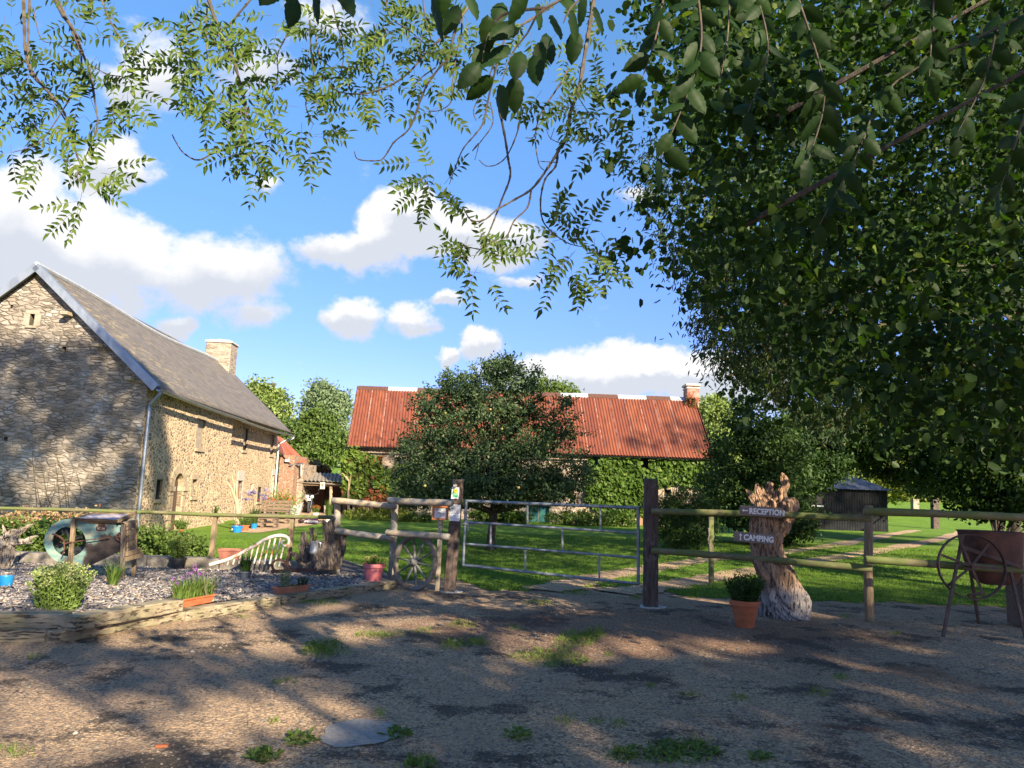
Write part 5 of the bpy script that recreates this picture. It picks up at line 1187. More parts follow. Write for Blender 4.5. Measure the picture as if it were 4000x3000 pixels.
PL = np.repeat(cc_, 15, 0)+rng.normal(size=(len(cc_)*15, 3))*np.repeat(rng.uniform(.6, 1.2, len(cc_))*.30, 15)[:, None]*np.array([.6, .6, .5])
def vproj(Q):
    v = Q-np.array([0, 0, EYE]); kk = v @ np.array(_f); kk = np.where(kk < .05, np.nan, kk)
    return 2000+F*(v @ np.array(_r))/kk, 1500-F*(v @ np.array(_u))/kk
def vin(x, y, poly):
    c = np.zeros(len(x), bool); n = len(poly)
    for i in range(n):
        x0, y0 = poly[i]; x1, y1 = poly[(i+1) % n]
        if y0 != y1: c ^= ((y0 > y) != (y1 > y)) & (x < (x1-x0)*(y-y0)/(y1-y0)+x0)
    return c
hh = PL[:, 2]; sx_, sy_ = vproj(np.stack([PL[:, 0]-KX*hh, PL[:, 1]-KY*hh, 0*hh], -1)); sx_ = np.nan_to_num(sx_, nan=-9e3); sy_ = np.nan_to_num(sy_, nan=-9e3)
wob_ = 14*np.sin(sx_*.021)+9*np.sin(sx_*.057+1)
lit = np.zeros(len(PL), bool)
for p_ in LIT: lit |= vin(sx_, sy_+wob_*.6, p_)
bandv = (np.sin(sy_*.13+sx_*.001+1.2)+.6*np.sin(sy_*.33+sx_*.003)) > .85
lit |= (sx_ > 1250) & (sx_ < 2600) & (sy_ > 2035) & (sy_ < 2185) & ~bandv
bandr = (np.sin(sy_*.085+sx_*.0012)+.5*np.sin(sy_*.21+sx_*.004)) > .5
lit |= (sx_ >= 2600) & (sx_ < 4000) & (sy_ > 2070) & (sy_ < 2215) & ~bandr
tt = (5-PL[:, 1])/(-KY); x5 = PL[:, 0]-KX*tt; z5 = PL[:, 2]-tt     # rays that would shade the ash sprays
lit |= (x5 > -4) & (x5 < .4) & (z5 > 3.4) & (z5 < 7.2) & (rng.uniform(size=len(PL)) < .8)
t2 = (12.5-PL[:, 1])/(-KY); xf = PL[:, 0]-KX*t2; zf = PL[:, 2]-t2
lit |= (xf > -5.4) & (xf < -.8) & (zf > .15) & (zf < 1.6)
t3 = (7-PL[:, 1])/(-KY); xc = PL[:, 0]-KX*t3; zc = PL[:, 2]-t3
lit |= (xc > 1.5) & (xc < 7.5) & (zc > 2.2) & (zc < 7) & (np.sin(xc*2.3+1)+np.sin(zc*2.9+xc) > -.9)
t4 = (9.35-PL[:, 1])/(-KY); xs4 = PL[:, 0]-KX*t4; zs4 = PL[:, 2]-t4
force = (xs4 > 2.3) & (xs4 < 4.6) & (zs4 > -.1) & (zs4 < 2.2)      # the stump and its signs stand in shade
keep_ = ~(lit & ~force & (rng.uniform(size=len(PL)) < .97)); print('leaves', len(PL), keep_.sum())
foliage('crown', leaf_geo(PL[keep_], .17, .75, 'kite', bias=(0, 0, -.4)), L_LIME, shade_clumps)
trunk_mesh((9, -9, 0), 11, .5, cc_[:60], 21, nb=25, rb=.2).build('trunk', M_BARK, shade_clumps, True)
print('casters', len(cc_))

# ---------------------------------------------------------------- fences and gate
FY = 13.25
def pxz(px, py, Y): return P(px, py, Y)
lf = thing('post_and_rail_fence', 'low fence with one thin round rail behind the gravel garden at left', 'fence', (-5.5, FY, 0))
m = MB(); pl = [P(-220, 1977, FY), P(0, 1985, FY), P(300, 1992, FY), P(560, 2001, FY)]
m.tube(pl, [.029, .029, .031, .031], 9, rough=.06); m.build('rail', M_WOODG, lf, True)
m = MB(); m.tube([P(555, 1999, FY-.02), P(820, 2011, FY), P(1130, 2018, FY), P(1305, 2021, FY)], [.031, .034, .034, .036], 9, rough=.06, seed=3); m.build('rail', M_WOODG, lf, True)
for (x, yb) in ((832, 2173), (1135, 2180), (-60, 2170)):
    a = P(x+3, 2010, FY+.01); m = MB(); m.bar((a.x, FY+.05, .0), (a.x+.02, FY+.05, a.z-.02), .085, .07, (1, 0, 0)); m.build('post', M_WOODV, lf)
mf = thing('post_and_rail_fence', 'pale two-rail round-pole fence between the low fence and the notice post', 'fence', (-2.6, 12.6, 0))
def rail(px0, py0, px1, py1, Y0, Y1, r, mat, par, seed=0):
    a = P(px0, py0, Y0); b = P(px1, py1, Y1); m = MB(); n = 9
    pts = [a.lerp(b, t)+Vector((0, 0, .006*math.sin(t*5+seed))) for t in np.linspace(0, 1, n)]
    d = (b-a).normalized()*.012
    pts = [pts[0], pts[0]+d]+pts[1:-1]+[pts[-1]-d, pts[-1]]
    rs = [r*.82, r]+[r*(1+.05*math.sin(i*2.3+seed)) for i in range(n-2)]+[r, r*.82]
    m.tube(pts, rs, 14, rough=.012, seed=seed); return m.build('rail', mat, par, True)
rail(1297, 1956, 1549, 1977, 12.75, 12.45, .054, M_WOODP, mf, 1); rail(1310, 2074, 1540, 2103, 12.75, 12.45, .052, M_WOODP, mf, 2)
rail(1516, 1954, 1768, 1967, 12.3, 11.75, .054, M_WOODP, mf, 3); rail(1510, 2079, 1756, 2099, 12.3, 11.75, .052, M_WOODP, mf, 4)
for (x0, y0, x1, y1, Y) in ((1318, 1968, 1316, 2215, 12.9), (1543, 1972, 1530, 2263, 12.6)):
    a = P(x0, y0, Y); b = P(x1, y1, Y); b.z = -.05; m = MB(); m.tube([b, b.lerp(a, .5), a], [.062, .06, .055], 12, rough=.02); m.build('post', M_WOODP, mf, True)
def gatepost(name, label, px_t, py_t, px_b, py_b, w_, seed):
    b = G(px_b, py_b); Y = b.y+w_/2; a = P(px_t, py_t, Y); b = P(px_b, py_b, Y); b.z = 0
    o = thing(name, label, 'gate post', (b.x, Y, 0)); q = random.Random(seed); rings = []; n = 22
    for i in range(n+1):
        t = i/n; c = Vector((b.x, Y, -.1)).lerp(Vector((a.x, Y, a.z)), t); s = w_/2*(1.03-.07*t)
        R_ = []
        for k in range(20):
            th = 2*math.pi*k/20+math.pi/20; e_ = 7
            r_ = s/((abs(math.cos(th))**e_+abs(math.sin(th))**e_)**(1/e_)); r_ *= 1+q.uniform(-.022, .022)
            if k in (14,) : r_ *= .93
            R_.append(c+Vector((r_*math.cos(th), r_*math.sin(th), q.uniform(-.015, .03) if i == n else 0)))
        rings.append(R_)
    m = MB(); m.loft(rings); m.build('post', M_POST, o, True)
    m = MB(); R2 = []
    for (rr2, z) in ((.0, .012), (w_*.95, .010), (w_*1.0, -.02)):
        R2.append([Vector((b.x+.02+(rr2 or .001)*(1+.12*math.sin(3*t+seed))*math.cos(t), Y+(rr2 or .001)*(1+.1*math.sin(2*t))*math.sin(t), z)) for t in np.linspace(0, 2*math.pi, 24, endpoint=False)])
    m.loft(R2, False); m.build('footing', M_CONC, o)
    return o, a, b, Y
gp1, g1t, g1b, g1Y = gatepost('gate_post', 'dark square timber gate post carrying the notices, left of the gate', 1790, 1876, 1755, 2314, .185, 1)
gp2, g2t, g2b, g2Y = gatepost('gate_post', 'dark square timber gate post at the right end of the metal gate', 2543, 1874, 2541, 2374, .205, 2)
print('gate posts', g1b, g1t, g2b, g2t)
gate = thing('metal_gate', 'grey galvanised five-barred field gate across the track', 'gate', ((g1b.x+g2b.x)/2, (g1Y+g2Y)/2, 0))
GY0 = g1Y-.02; GY1 = g2Y-.02
def gp(px, py):      # point on the gate plane
    A = Vector((g1b.x, GY0, 0)); B = Vector((g2b.x, GY1, 0)); d = (B-A).normalized(); return onplane(px, py, A, Vector((-d.y, d.x, 0)))
tl_, bl_2, tr_, br_ = gp(1821, 1957), gp(1809, 2207), gp(2493, 1984), gp(2493, 2281)
m = MB(); m.tube([tl_, tr_], .024, 12); m.tube([tr_, br_], .024, 12); m.tube([br_, bl_2], .022, 12); m.tube([bl_2, tl_], .024, 12)
for q in (tl_, tr_, br_, bl_2): m.lathe(q, [(.001, .024), (.017, .017), (.024, 0), (.017, -.017), (.001, -.024)], 10)
m.build('gate_frame', M_GALV, gate, True)
for (l, r_) in ((.33, .335), (.67, .66)):
    m = MB(); m.tube([tl_.lerp(bl_2, l), tr_.lerp(br_, r_)], .019, 10); m.build('bar', M_GALV, gate, True)
rl4 = [(tl_, tr_), (tl_.lerp(bl_2, .33), tr_.lerp(br_, .335)), (tl_.lerp(bl_2, .67), tr_.lerp(br_, .66)), (bl_2, br_)]
def onrail(i, px):
    a, b = rl4[i]; lo, hi = 0., 1.
    for _ in range(30):
        t = (lo+hi)/2; s = proj(a.lerp(b, t))[0]
        if s < px: lo = t
        else: hi = t
    return a.lerp(b, t)
for (i, px) in ((0, 2061), (0, 2345), (1, 1917), (1, 2197), (2, 2052), (2, 2341)):
    m = MB(); a = onrail(i, px); b = onrail(i+1, px); m.bar(a, b, .028, .008, (0, 1, 0)); m.build('upright', M_GALV, gate)
m = MB(); q = gp(1830, 2047); m.tube([q+Vector((-.13, -.02, 0)), q+Vector((.12, -.02, 0))], .011, 8); m.tube([q+Vector((.0, -.02, 0)), q+Vector((.0, -.02, -.11))], .012, 8)
m.tube([q+Vector((.12, -.02, -.0)), q+Vector((.12, -.05, 0)), q+Vector((.12, -.05, .04))], .007, 6); m.build('latch', M_GALV, gate, True)
for py in (1978, 2290):
    m = MB(); q = gp(2500, py); m.tube([q, q+Vector((.06, 0, 0)), q+Vector((.06, 0, .07 if py < 2000 else -.07)), q+Vector((.02, 0, .07 if py < 2000 else -.07))], .009, 8); m.tube([q+Vector((.06, 0, -.06)), q+Vector((.06, 0, .06))], .012, 8); m.build('hinge', M_GALV, gate, True)
# things on the notice post
ny = g1Y-.185/2-.006
def onpost(px, py): return P(px, py, ny)
def panel(name, label, cat, px0, py0, px1, py1, Y, mat, th=.008, tilt=0, parent=None):
    a = P(px0, py0, Y); b = P(px1, py1, Y); c = (a+b)/2; m = MB(); Mr = Matrix.Rotation(tilt, 3, 'Y')
    m.box(c, (abs(b.x-a.x), th, abs(a.z-b.z)), Mr, 0)
    o = m.build(name, mat, parent); o['_c'] = 0; del o['_c']
    if label: tag(o, label, cat)
    return o, c, abs(b.x-a.x), abs(a.z-b.z)
o, c, w_, h_ = panel('sticker_sign', 'small white plate with a yellow flower on green, upper plate on the gate post', 'sign', 1765, 1902, 1792, 1949, ny, M_PAPER, .008, R(2))
fr = c.y-.0055
m = MB(); m.prism([Vector((c.x+x*w_, fr, c.z+z*h_)) for x, z in [(-.36, -.3), (-.30, -.36), (.30, -.36), (.36, -.3), (.36, .08), (.28, .14), (.05, .16), (-.1, .34), (-.28, .30), (-.38, .12)]], (0, .002, 0)); m.build('green_field', M_GREENP, o)
m = MB()
for k in range(5):
    a = math.pi/2+k*2*math.pi/5; m.lathe(Vector((c.x+.08*w_+.019*math.cos(a), fr-.003-.0004*k, c.z+.19*h_+.019*math.sin(a))), [(.001, 0), (.0155, 0), (.0155, .002)], 14, Matrix.Rotation(R(90), 3, 'X'))
m.build('flower', M_YELP, o)
m = MB(); m.lathe(Vector((c.x+.08*w_, fr-.0062, c.z+.19*h_)), [(.001, 0), (.0095, 0), (.0095, .002)], 12, Matrix.Rotation(R(90), 3, 'X')); m.build('flower_centre', M_REDP, o)
m = MB()
for k, (x0, x1, z) in enumerate(((-.26, .26, -.06), (-.22, .24, -.16))):
    x = x0
    while x < x1: m.box((c.x+(x+.03)*w_, fr-.002, c.z+z*h_), (.035*w_*1.2, .002, .035*h_)); x += .075
m.build('lettering', M_WHITE, o)
o, c, w_, h_ = panel('paper_notice', 'white paper notice in a plastic sleeve, lower on the gate post', 'notice', 1759, 1970, 1796, 2036, ny, M_PAPER, .006, R(2))
def lines(o, c, w_, h_, rows, sk=False):
    m = MB(); q = random.Random(3)
    for (z, x0, x1, hh) in rows:
        x = x0
        while x < x1:
            L = q.uniform(.04, .10); m.box((c.x+(x+L/2)*w_, c.y-.0048, c.z+z*h_), (L*w_, .001, hh*h_)); x += L+.03
    m.build('lettering', M_INK, o)
lines(o, c, w_, h_, [(.42, -.2, .15, .016), (.33, -.4, .1, .012), (.27, -.4, .3, .02), (.21, -.35, .35, .02), (.15, -.4, .3, .014), (.09, -.4, .34, .014), (.03, -.4, .2, .014), (-.04, -.4, .36, .02)])
m = MB()
for pts in ([(-.2, -.22), (-.15, -.18), (-.08, -.2), (0, -.15), (.06, -.2), (.14, -.17), (.2, -.22)], [(-.36, -.4), (-.34, -.28), (-.26, -.3), (-.28, -.36), (-.1, -.33), (0, -.36), (.12, -.32), (.3, -.36), (.38, -.32)], [(-.3, -.44), (.1, -.44)]):
    m.tube([Vector((c.x+x*w_, c.y-.0048, c.z+z*h_)) for x, z in pts], .0009, 4)
m.build('sketch', M_INK, o)
m = MB(); q = P(1778, 1888, ny-.03); m.box(q, (.075, .05, .06), Matrix.Rotation(.15, 3, 'Z'), .006); o = m.build('solar_lamp', M_BLACK); tag(o, 'small black solar wall lamp at the top of the notice post', 'lamp')
m = MB(); m.box(q+Vector((.004, -.03, -.035)), (.06, .04, .02), Matrix.Rotation(.5, 3, 'X')); m.build('reflector', M_CREAM, o)
# framed notice on its own little post
fy = 12.15
o = thing('framed_notice', 'white notice in an orange wooden frame on a short post beside the gate post', 'notice', (P(1720, 2100, fy).x, fy, 0))
a = P(1690, 1975, fy); b = P(1751, 2032, fy); cx0, cx1, cz0, cz1 = a.x, b.x, b.z, a.z; m = MB(); t = .026
for (x0, x1, z0, z1) in ((cx0, cx1, cz1-t, cz1), (cx0, cx1, cz0, cz0+t), (cx0, cx0+t, cz0+t, cz1-t), (cx1-t, cx1, cz0+t, cz1-t)): m.box(((x0+x1)/2, fy-.03, (z0+z1)/2), (x1-x0, .04, z1-z0), None)
m.build('frame', M_ORANGEW, o); m = MB(); m.box(((cx0+cx1)/2, fy-.012, (cz0+cz1)/2), (cx1-cx0-.01, .012, cz1-cz0-.01)); m.build('backboard', M_ORANGEW, o)
m = MB(); cc2 = Vector(((cx0+cx1)/2, fy-.022, (cz0+cz1)/2)); w_ = (cx1-cx0)*.74; h_ = (cz1-cz0)*.72; m.box(cc2, (w_, .004, h_)); pn = m.build('paper', M_PAPER, o)
lines(pn, cc2, w_, h_, [(.42, -.46, .0, .02), (.33, -.46, .46, .035), (.25, -.46, -.2, .02), (.02, -.2, .1, .04), (.02, .12, .3, .04), (-.08, -.22, .3, .03)])
m = MB(); m.tube([cc2+Vector((x*w_, -.003, z*h_)) for x, z in [(-.12, -.44), (-.16, -.3), (-.08, -.24), (0, -.2), (.1, -.25), (.16, -.3), (.12, -.44)]], .0012, 4); m.tube([cc2+Vector((x*w_, -.003, z*h_)) for x, z in [(-.06, -.36), (.0, -.4), (.07, -.35)]], .0012, 4); m.build('sketch', M_INK, pn)
m = MB(); pxm = P(1720, 2060, fy).x; m.box((pxm, fy+.02, cz0/2), (.075, .05, cz0+.1), None, .004); m.build('post', M_WOODP, o)
# right fence
rf = thing('post_and_rail_fence', 'green-tinged two-rail round-pole fence right of the gate, running behind the stump', 'fence', (5, 10.6, 0))
rail(2545, 1995, 3402, 2025, g2Y-.13, 10.1, .046, M_WOODG, rf, 5); rail(2545, 2150, 3406, 2220, g2Y-.13, 10.1, .046, M_WOODG, rf, 6)
rail(3374, 1998, 4300, 2030, 10.0, 9.9, .052, M_WOODG, rf, 7); rail(3380, 2187, 4300, 2244, 10.0, 9.9, .05, M_WOODG, rf, 8)
q = G(3407, 2432); a = P(3394, 1974, q.y+.07); m = MB(); m.tube([(q.x, q.y+.07, -.1), (q.x, q.y+.07, .7), (a.x, q.y+.07, a.z-.015), (a.x, q.y+.07, a.z)], [.062, .060, .055, .045], 14, rough=.03); m.build('post', M_WOODV, rf, True)
q = G(4180, 2440); m = MB(); m.tube([(q.x, q.y+.07, -.1), (q.x, q.y+.07, 1.5)], .06, 12); m.build('post', M_WOODV, rf, True)
q = G(2779, 2283); a = P(2777, 2019, q.y); sp_o = thing('wooden_post', 'slim square wooden post with a hanging rope, behind the fence on the grass', 'post', (q.x, q.y, 0))
m = MB(); m.bar((q.x, q.y, -.05), (a.x, q.y, a.z), .085, .085, (0, 1, 0)); m.build('post', M_WOODG, sp_o)
m = MB(); pts = [P(2772, 2062, q.y-.06), P(2768, 2065, q.y-.07), P(2770, 2090, q.y-.06), P(2766, 2110, q.y-.06), P(2768, 2125, q.y-.06)]; m.tube(pts, .009, 6, rough=.2); m.build('rope', M_FIBRO, sp_o)
for (x, yt, d, lab) in ((3573, 1923, 62, 'squared pale post standing alone far off in the field opening'), (3650, 1937, 48, 'dark leaning post at the near side of the field opening'), (3891, 1990, 34, 'thick dark post under the trees at the right')):
    b = P(x, 2000, d); a = P(x, yt, d); o = thing('field_post', lab, 'post', (b.x, d, hz(b.x, d)), 'posts in the field')
    r_ = 11*d/F; zb = max(hz(b.x, d), 0)-.1; m = MB(); m.bar((b.x, d, zb), (a.x, d, a.z), r_*2, r_*2, (0, 1, 0)); m.build('post', M_WOODP if x == 3573 else M_POST, o)

# ---------------------------------------------------------------- gravel garden bed
bed = [G(*p) for p in [(-500, 2500), (-40, 2495), (235, 2495), (700, 2405), (1095, 2352), (1540, 2286), (1505, 2262), (1325, 2205)]]+[Vector((-3.4, 13.0, 0)), Vector((-12, 13.1, 0))]
bxy = [(p.x, p.y) for p in bed]
def bedz(x, y): return .10+.15*float(sm(-3.0, -5.2, x))*float(sm(12.5, 9.0, y)) if True else 0
nx, ny_ = 60, 36; V = []; 
bx0 = min(p[0] for p in bxy); bx1 = max(p[0] for p in bxy); by0 = min(p[1] for p in bxy); by1 = 13.1
def bed_front(x):
    ys_ = []
    for i in range(len(bxy)):
        (xa_, ya_), (xb_, yb_) = bxy[i], bxy[(i+1) % len(bxy)]
        if (xa_ > x) != (xb_ > x): ys_.append(ya_+(yb_-ya_)*(x-xa_)/(xb_-xa_))
    return (min(ys_), max(ys_)) if len(ys_) >= 2 else None
for i in range(nx+1):
    x = bx0+.001+(bx1-bx0-.002)*i/nx; r_ = bed_front(x) or (by1-.1, by1)
    for j in range(ny_+1):
        y = r_[0]+(r_[1]-r_[0])*j/ny_; V.append((x, y, bedz(x, y)-.02))
idx = np.arange(len(V)).reshape(nx+1, ny_+1); fl = np.stack([idx[:-1, :-1], idx[1:, :-1], idx[1:, 1:], idx[:-1, 1:]], -1).reshape(-1)
tag(npmesh('soil_bed', V, fl, 4, M2('bed_soil', (.07, .055, .05), (.12, .10, .09), 25, 1, .8, .02), smooth=True), kind='structure')
N = 26000; c = []
while len(c) < N:
    x = rng.uniform(-9.6, bx1); y = rng.uniform(by0, by1)
    if inpoly(x, y, bxy): c.append((x, y, bedz(x, y)+abs(rng.normal())*.008))
c = np.array(c); d = unit(np.stack([rng.normal(size=N), rng.normal(size=N)*.8, rng.normal(size=N)*.22], -1)); up_ = unit(rng.normal(size=(N, 3))*.38+np.array([0, 0, 1]))
b = unit(np.cross(up_, d)); nrm = np.cross(d, b); L = rng.uniform(.02, .05, N)[:, None]; Wd = L*rng.uniform(.22, .5, N)[:, None]; th = .004
q0 = [c-d*L-b*Wd*.6, c-d*L*.2+b*Wd, c+d*L+b*Wd*.3, c+d*L*.4-b*Wd]
V = np.stack(q0+[q-nrm*th for q in q0], 1).reshape(-1, 3)
f = (np.array([0, 3, 2, 1, 0, 1, 5, 4, 1, 2, 6, 5, 2, 3, 7, 6, 3, 0, 4, 7])[None]+8*np.arange(N)[:, None]).reshape(-1)
def chipmat(name, cols):
    m, bb, pr, tcn, _ = base_mat(name); g = bb.n('ShaderNodeNewGeometry'); rmp = bb.n('ShaderNodeValToRGB'); bb.put(rmp.inputs[0], g.outputs['Random Per Island'])
    rmp.color_ramp.interpolation = 'CONSTANT'; e = rmp.color_ramp.elements
    for i, (p_, cl) in enumerate(cols):
        k = e[i] if i < 2 else e.new(p_)
        k.position = p_; k.color = (*cl, 1)
    bb.put(pr.inputs['Base Color'], rmp.outputs[0]); pr.inputs['Roughness'].default_value = .75; return m
M_CHIP = chipmat('slate_mulch', [(0, (.25, .225, .21)), (.2, (.15, .145, .16)), (.4, (.34, .295, .25)), (.55, (.25, .23, .235)), (.7, (.08, .072, .075)), (.82, (.48, .42, .35)), (.93, (.24, .17, .11))])
tag(npmesh('mulch', V, f, 4, M_CHIP), 'grey and lilac shredded bark and slate mulch covering the garden bed', 'mulch', kind='stuff')
# kerb behind the bed
kb = thing('stone_kerb', 'low stone kerb along the back of the gravel garden under the fence', 'kerb', (-6, 13.2, 0))
x = -12.5
while x < -3.45:
    L = rnd.uniform(.9, 1.5); m = MB(); m.box((x+L/2, 13.22+rnd.uniform(-.01, .01), .12), (L-.012, .26, .30+rnd.uniform(-.012, .012)), None, .015); m.build('kerb_stone', M_KERB, kb); x += L
# sleepers
def sleeper(label, p0, p1, z0, z1, dep, inward=1, seed=0):
    """p0,p1: ground points of the front bottom edge"""
    a = Vector((p0[0], p0[1], 0)); b = Vector((p1[0], p1[1], 0)); d = (b-a).normalized(); s = Vector((-d.y, d.x, 0)); q = random.Random(seed); n = 26; rings = []
    c0_ = Vector((q.random(), 0, 0))
    for i in range(n+1):
        p = a.lerp(b, i/n); R_ = []
        prof = [(0.006, z0), (0, z0+.01), (0, z1-.010), (.010, z1), (dep*.35, z1+.001), (dep*.7, z1), (dep-.01, z1-.002), (dep, z1-.012), (dep, z0)]
        for k, (o_, z) in enumerate(prof):
            j = q.uniform(-.0018, .0018)+.0015*math.sin(i*.7+k*1.3+seed); 
            if k in (2, 3): j += .004*math.sin(i*.45+seed*2)
            R_.append(p+s*(o_+j)+Vector((0, 0, z+(q.uniform(-.002, .002) if k > 0 and k < 8 else 0))))
        rings.append(R_[::-1])
    m = MB(); m.loft(rings); o = m.build('railway_sleeper', M_SLEEP, None); return tag(o, label, 'timber sleeper', 'timber sleepers edging the gravel garden')
s1a, s1b = G(-420, 2512), G(205, 2512)
s2a, s2b = G(215, 2516), G(722, 2424)
sleeper('weathered sleeper at the far left, lowest of its stack', s1a, (s1b.x-.08, s1b.y), 0, .125, .24, seed=1)
sleeper('greenish sleeper at the far left, on top of the stack', (s1a.x, s1a.y+.02), G(238, 2505).xy, .127, .26, .25, seed=2)
sleeper('brown sleeper in the lower row between the corner and the terracotta trough', s2a, s2b, 0, .115, .22, seed=3)
a2 = G(242, 2520); b2 = G(702, 2432)
sleeper('mossy pale sleeper in the upper row ending at the terracotta trough', (a2.x+.06, a2.y+.07), (b2.x, b2.y+.05), .118, .25, .22, seed=4)
sleeper('pale cracked sleeper in front of the flowering terracotta trough', G(724, 2426), G(1094, 2365), -.02, .12, .2, seed=5)
sleeper('long grey sleeper running to the wagon wheel', G(1100, 2363), G(1547, 2297), -.02, .115, .18, seed=6)
e1_ = G(1330, 2207); e2_ = G(1512, 2270)
m = MB(); m.bar((e2_.x, e2_.y, .06), (e1_.x, e1_.y, .06), .05, .13, (0, 0, 1), .005); o = m.build('edging_board', M_SLEEP); tag(o, 'thin timber edging board on the right side of the gravel garden', 'edging board')
# ---------------------------------------------------------------- climbing plants on the barn
def climber(name, label, poly, n, mat, holes=(), size=.17, d=.22, base=None, extra=None, stems=True):
    pts = []
    while len(pts) < n:
        x = rng.uniform(min(p[0] for p in poly), max(p[0] for p in poly)); y = rng.uniform(min(p[1] for p in poly), max(p[1] for p in poly))
        if not inpoly(x, y+8*math.sin(x*.11)+5*math.sin(x*.31), poly) or any(a < x < b and c_ < y < e_ for a, b, c_, e_ in holes): continue
        p = P(x, y, wy); bulge = .5+.5*math.sin(p.x*2.1+math.sin(p.z*1.7)*2)*math.sin(p.z*2.9+p.x); pts.append((p.x, wy-.05-d*bulge-abs(rng.normal())*.05, p.z))
    pts = np.array(pts); o = thing(name, label, 'climbing plant', (pts[:, 0].mean(), wy-.1, 0))
    foliage('leaves', leaf_geo(pts, size, .95, 'oval', nb=(0, -1.6, .5), bias=(0, -.3, -1.2)), mat, o)
    m = MB(); q = random.Random(len(pts))
    xs_ = [p[0] for p in poly]
    for k in range(9):
        x = min(xs_)+(max(xs_)-min(xs_))*(k+.5)/9; t = pts[rng.integers(0, len(pts))]; b = P(x, 2020, wy); 
        m.tube([Vector((b.x, wy-.05, 0)), Vector((b.x+q.uniform(-.2, .2), wy-.04, .8)), Vector(((b.x+t[0])/2, wy-.05, (t[2]+.8)/2)), Vector((t[0], wy-.06, t[2]))], [.035, .025, .018, .006], 5, rough=.1)
    m.build('stems', M_BARK, o, True); return o
climber('creeper', 'thick bright green creeper covering the barn wall under the roof right of the apple tree', [(2290, 1800), (2330, 1785), (2500, 1788), (2760, 1797), (2800, 1830), (2790, 1880), (2700, 1895), (2620, 1885), (2560, 1900), (2520, 1940), (2515, 2000), (2450, 2010), (2350, 1990), (2290, 1960)], 5200, L_IVY, [(2497, 2539, 1780, 1836), (2309, 2340, 1770, 1814), (2585, 2635, 1905, 1945)], .19)
climber('creeper', 'patchy yellow-green vine with reddening leaves at the left end of the barn', [(1345, 1760), (1400, 1745), (1440, 1775), (1490, 1780), (1500, 1830), (1620, 1800), (1640, 1960), (1560, 1960), (1480, 1900), (1440, 1860), (1440, 1930), (1380, 1960), (1345, 1950)], 1900, L_VINE, (), .19, .3)
climber('red_creeper', 'reddish creeper low on the barn wall at its left end', [(1395, 1870), (1450, 1880), (1560, 1930), (1600, 1990), (1500, 1990), (1395, 1980)], 800, L_REDV, (), .16, .2)
m = MB(); q = P(1350, 1900, wy-.5)
pts = [P(1362, 1990, wy-.4), P(1360, 1930, wy-.4), P(1363, 1880, wy-.4), P(1352, 1860, wy-.45)]; m.tube(pts, [.07, .05, .04, .02], 7, rough=.15); m.tube([pts[2], P(1338, 1848, wy-.6), P(1326, 1856, wy-.8)], [.03, .02, .01], 6); m.tube([pts[1], P(1372, 1850, wy-.5)], [.03, .01], 6)
o = m.build('old_vine_trunk', M_PALEBARK, None, True); tag(o, 'pale twisted vine trunk at the left corner of the barn', 'vine trunk')
g_ = tree('red_creeper', 'red autumn creeper on the barn chimney', (P(2700, 1560, RGY).x, RGY-.65, P(2700, 1590, RGY).z), [pblob(2700, 1570, RGY-.62, 20, 18, .08), pblob(2705, 1590, RGY-.62, 22, 10, .08), pblob(2690, 1545, RGY-.62, 10, 20, .08)], L_REDV, 40, 8, .12, .13, .1, .01, cat='climbing plant', nb=2)

def hump(name, label, px, py, Y, rx, ry, mat, n=60, per=30, size=.1, cat='shrub', shape='kite', aspect=.5, group=None, rd=None, crad=.14, z0=None, bias=(0, 0, .2)):
    b = P(px, py, Y); k = Y/F; z = hz(b.x, Y) if z0 is None else z0
    H = ry*k; bl = [(b.x, Y, z+H*.55, rx*k, rd or rx*k*.6, H*.6), (b.x-rx*k*.4, Y, z+H*.4, rx*k*.5, (rd or rx*k*.6)*.7, H*.45), (b.x+rx*k*.45, Y+.1, z+H*.4, rx*k*.5, (rd or rx*k*.6)*.7, H*.45)]
    o = thing(name, label, cat, (b.x, Y, z), group); c = blob_points(bl, n, .3)
    foliage('foliage', clumps(c, per, crad, size, .9, aspect=aspect, shape=shape, bias=bias), mat, o)
    m = MB(); q = random.Random(n)
    for i in range(5): t = Vector(c[i]); m.tube([Vector((b.x+q.uniform(-.05, .05), Y, z-.02)), t.lerp(Vector((b.x, Y, z)), .5), t], [.012, .01, .004], 5)
    m.build('stems', M_BARK, o); return o
hump('flower_bed_shrub', 'low green border plants left of the teal barn door', 1930, 2040, 36, 95, 55, L_MID, 90, 26, .14)
hump('flower_bed_shrub', 'clump of tall white-flowering border plants right of the teal barn door', 2250, 2045, 36, 120, 50, L_MID, 110, 26, .13)
hump('flower_bed_shrub', 'second half of the tall border by the barn, close to the gate post', 2400, 2045, 36.2, 90, 50, L_IVY, 90, 26, .13)
hump('flower_bed_shrub', 'round-leaved border plants right behind the apple trunk', 2010, 2045, 35.6, 60, 50, L_IVY, 60, 26, .16)
hump('clipped_hedge', 'pale variegated low hedge in front of the vine-covered barn end', 1480, 2035, 34, 150, 42, L_YEL, 120, 28, .1, 'hedge')
hump('clipped_hedge', 'dark green clipped shrub next to the variegated hedge', 1640, 2040, 33.5, 60, 36, L_MID, 60, 28, .1, 'hedge')
hump('reddish_bush', 'straw-coloured bush behind the open shed roof', 1215, 1845, 48, 35, 50, L_DRY, 80, 22, .2, 'bush', z0=hz(-15, 48)+2.0)
hump('reddish_bush', 'russet bush behind the open shed roof, right one', 1262, 1847, 48, 25, 42, L_REDV, 60, 20, .18, 'bush', z0=hz(-15, 48)+1.9)
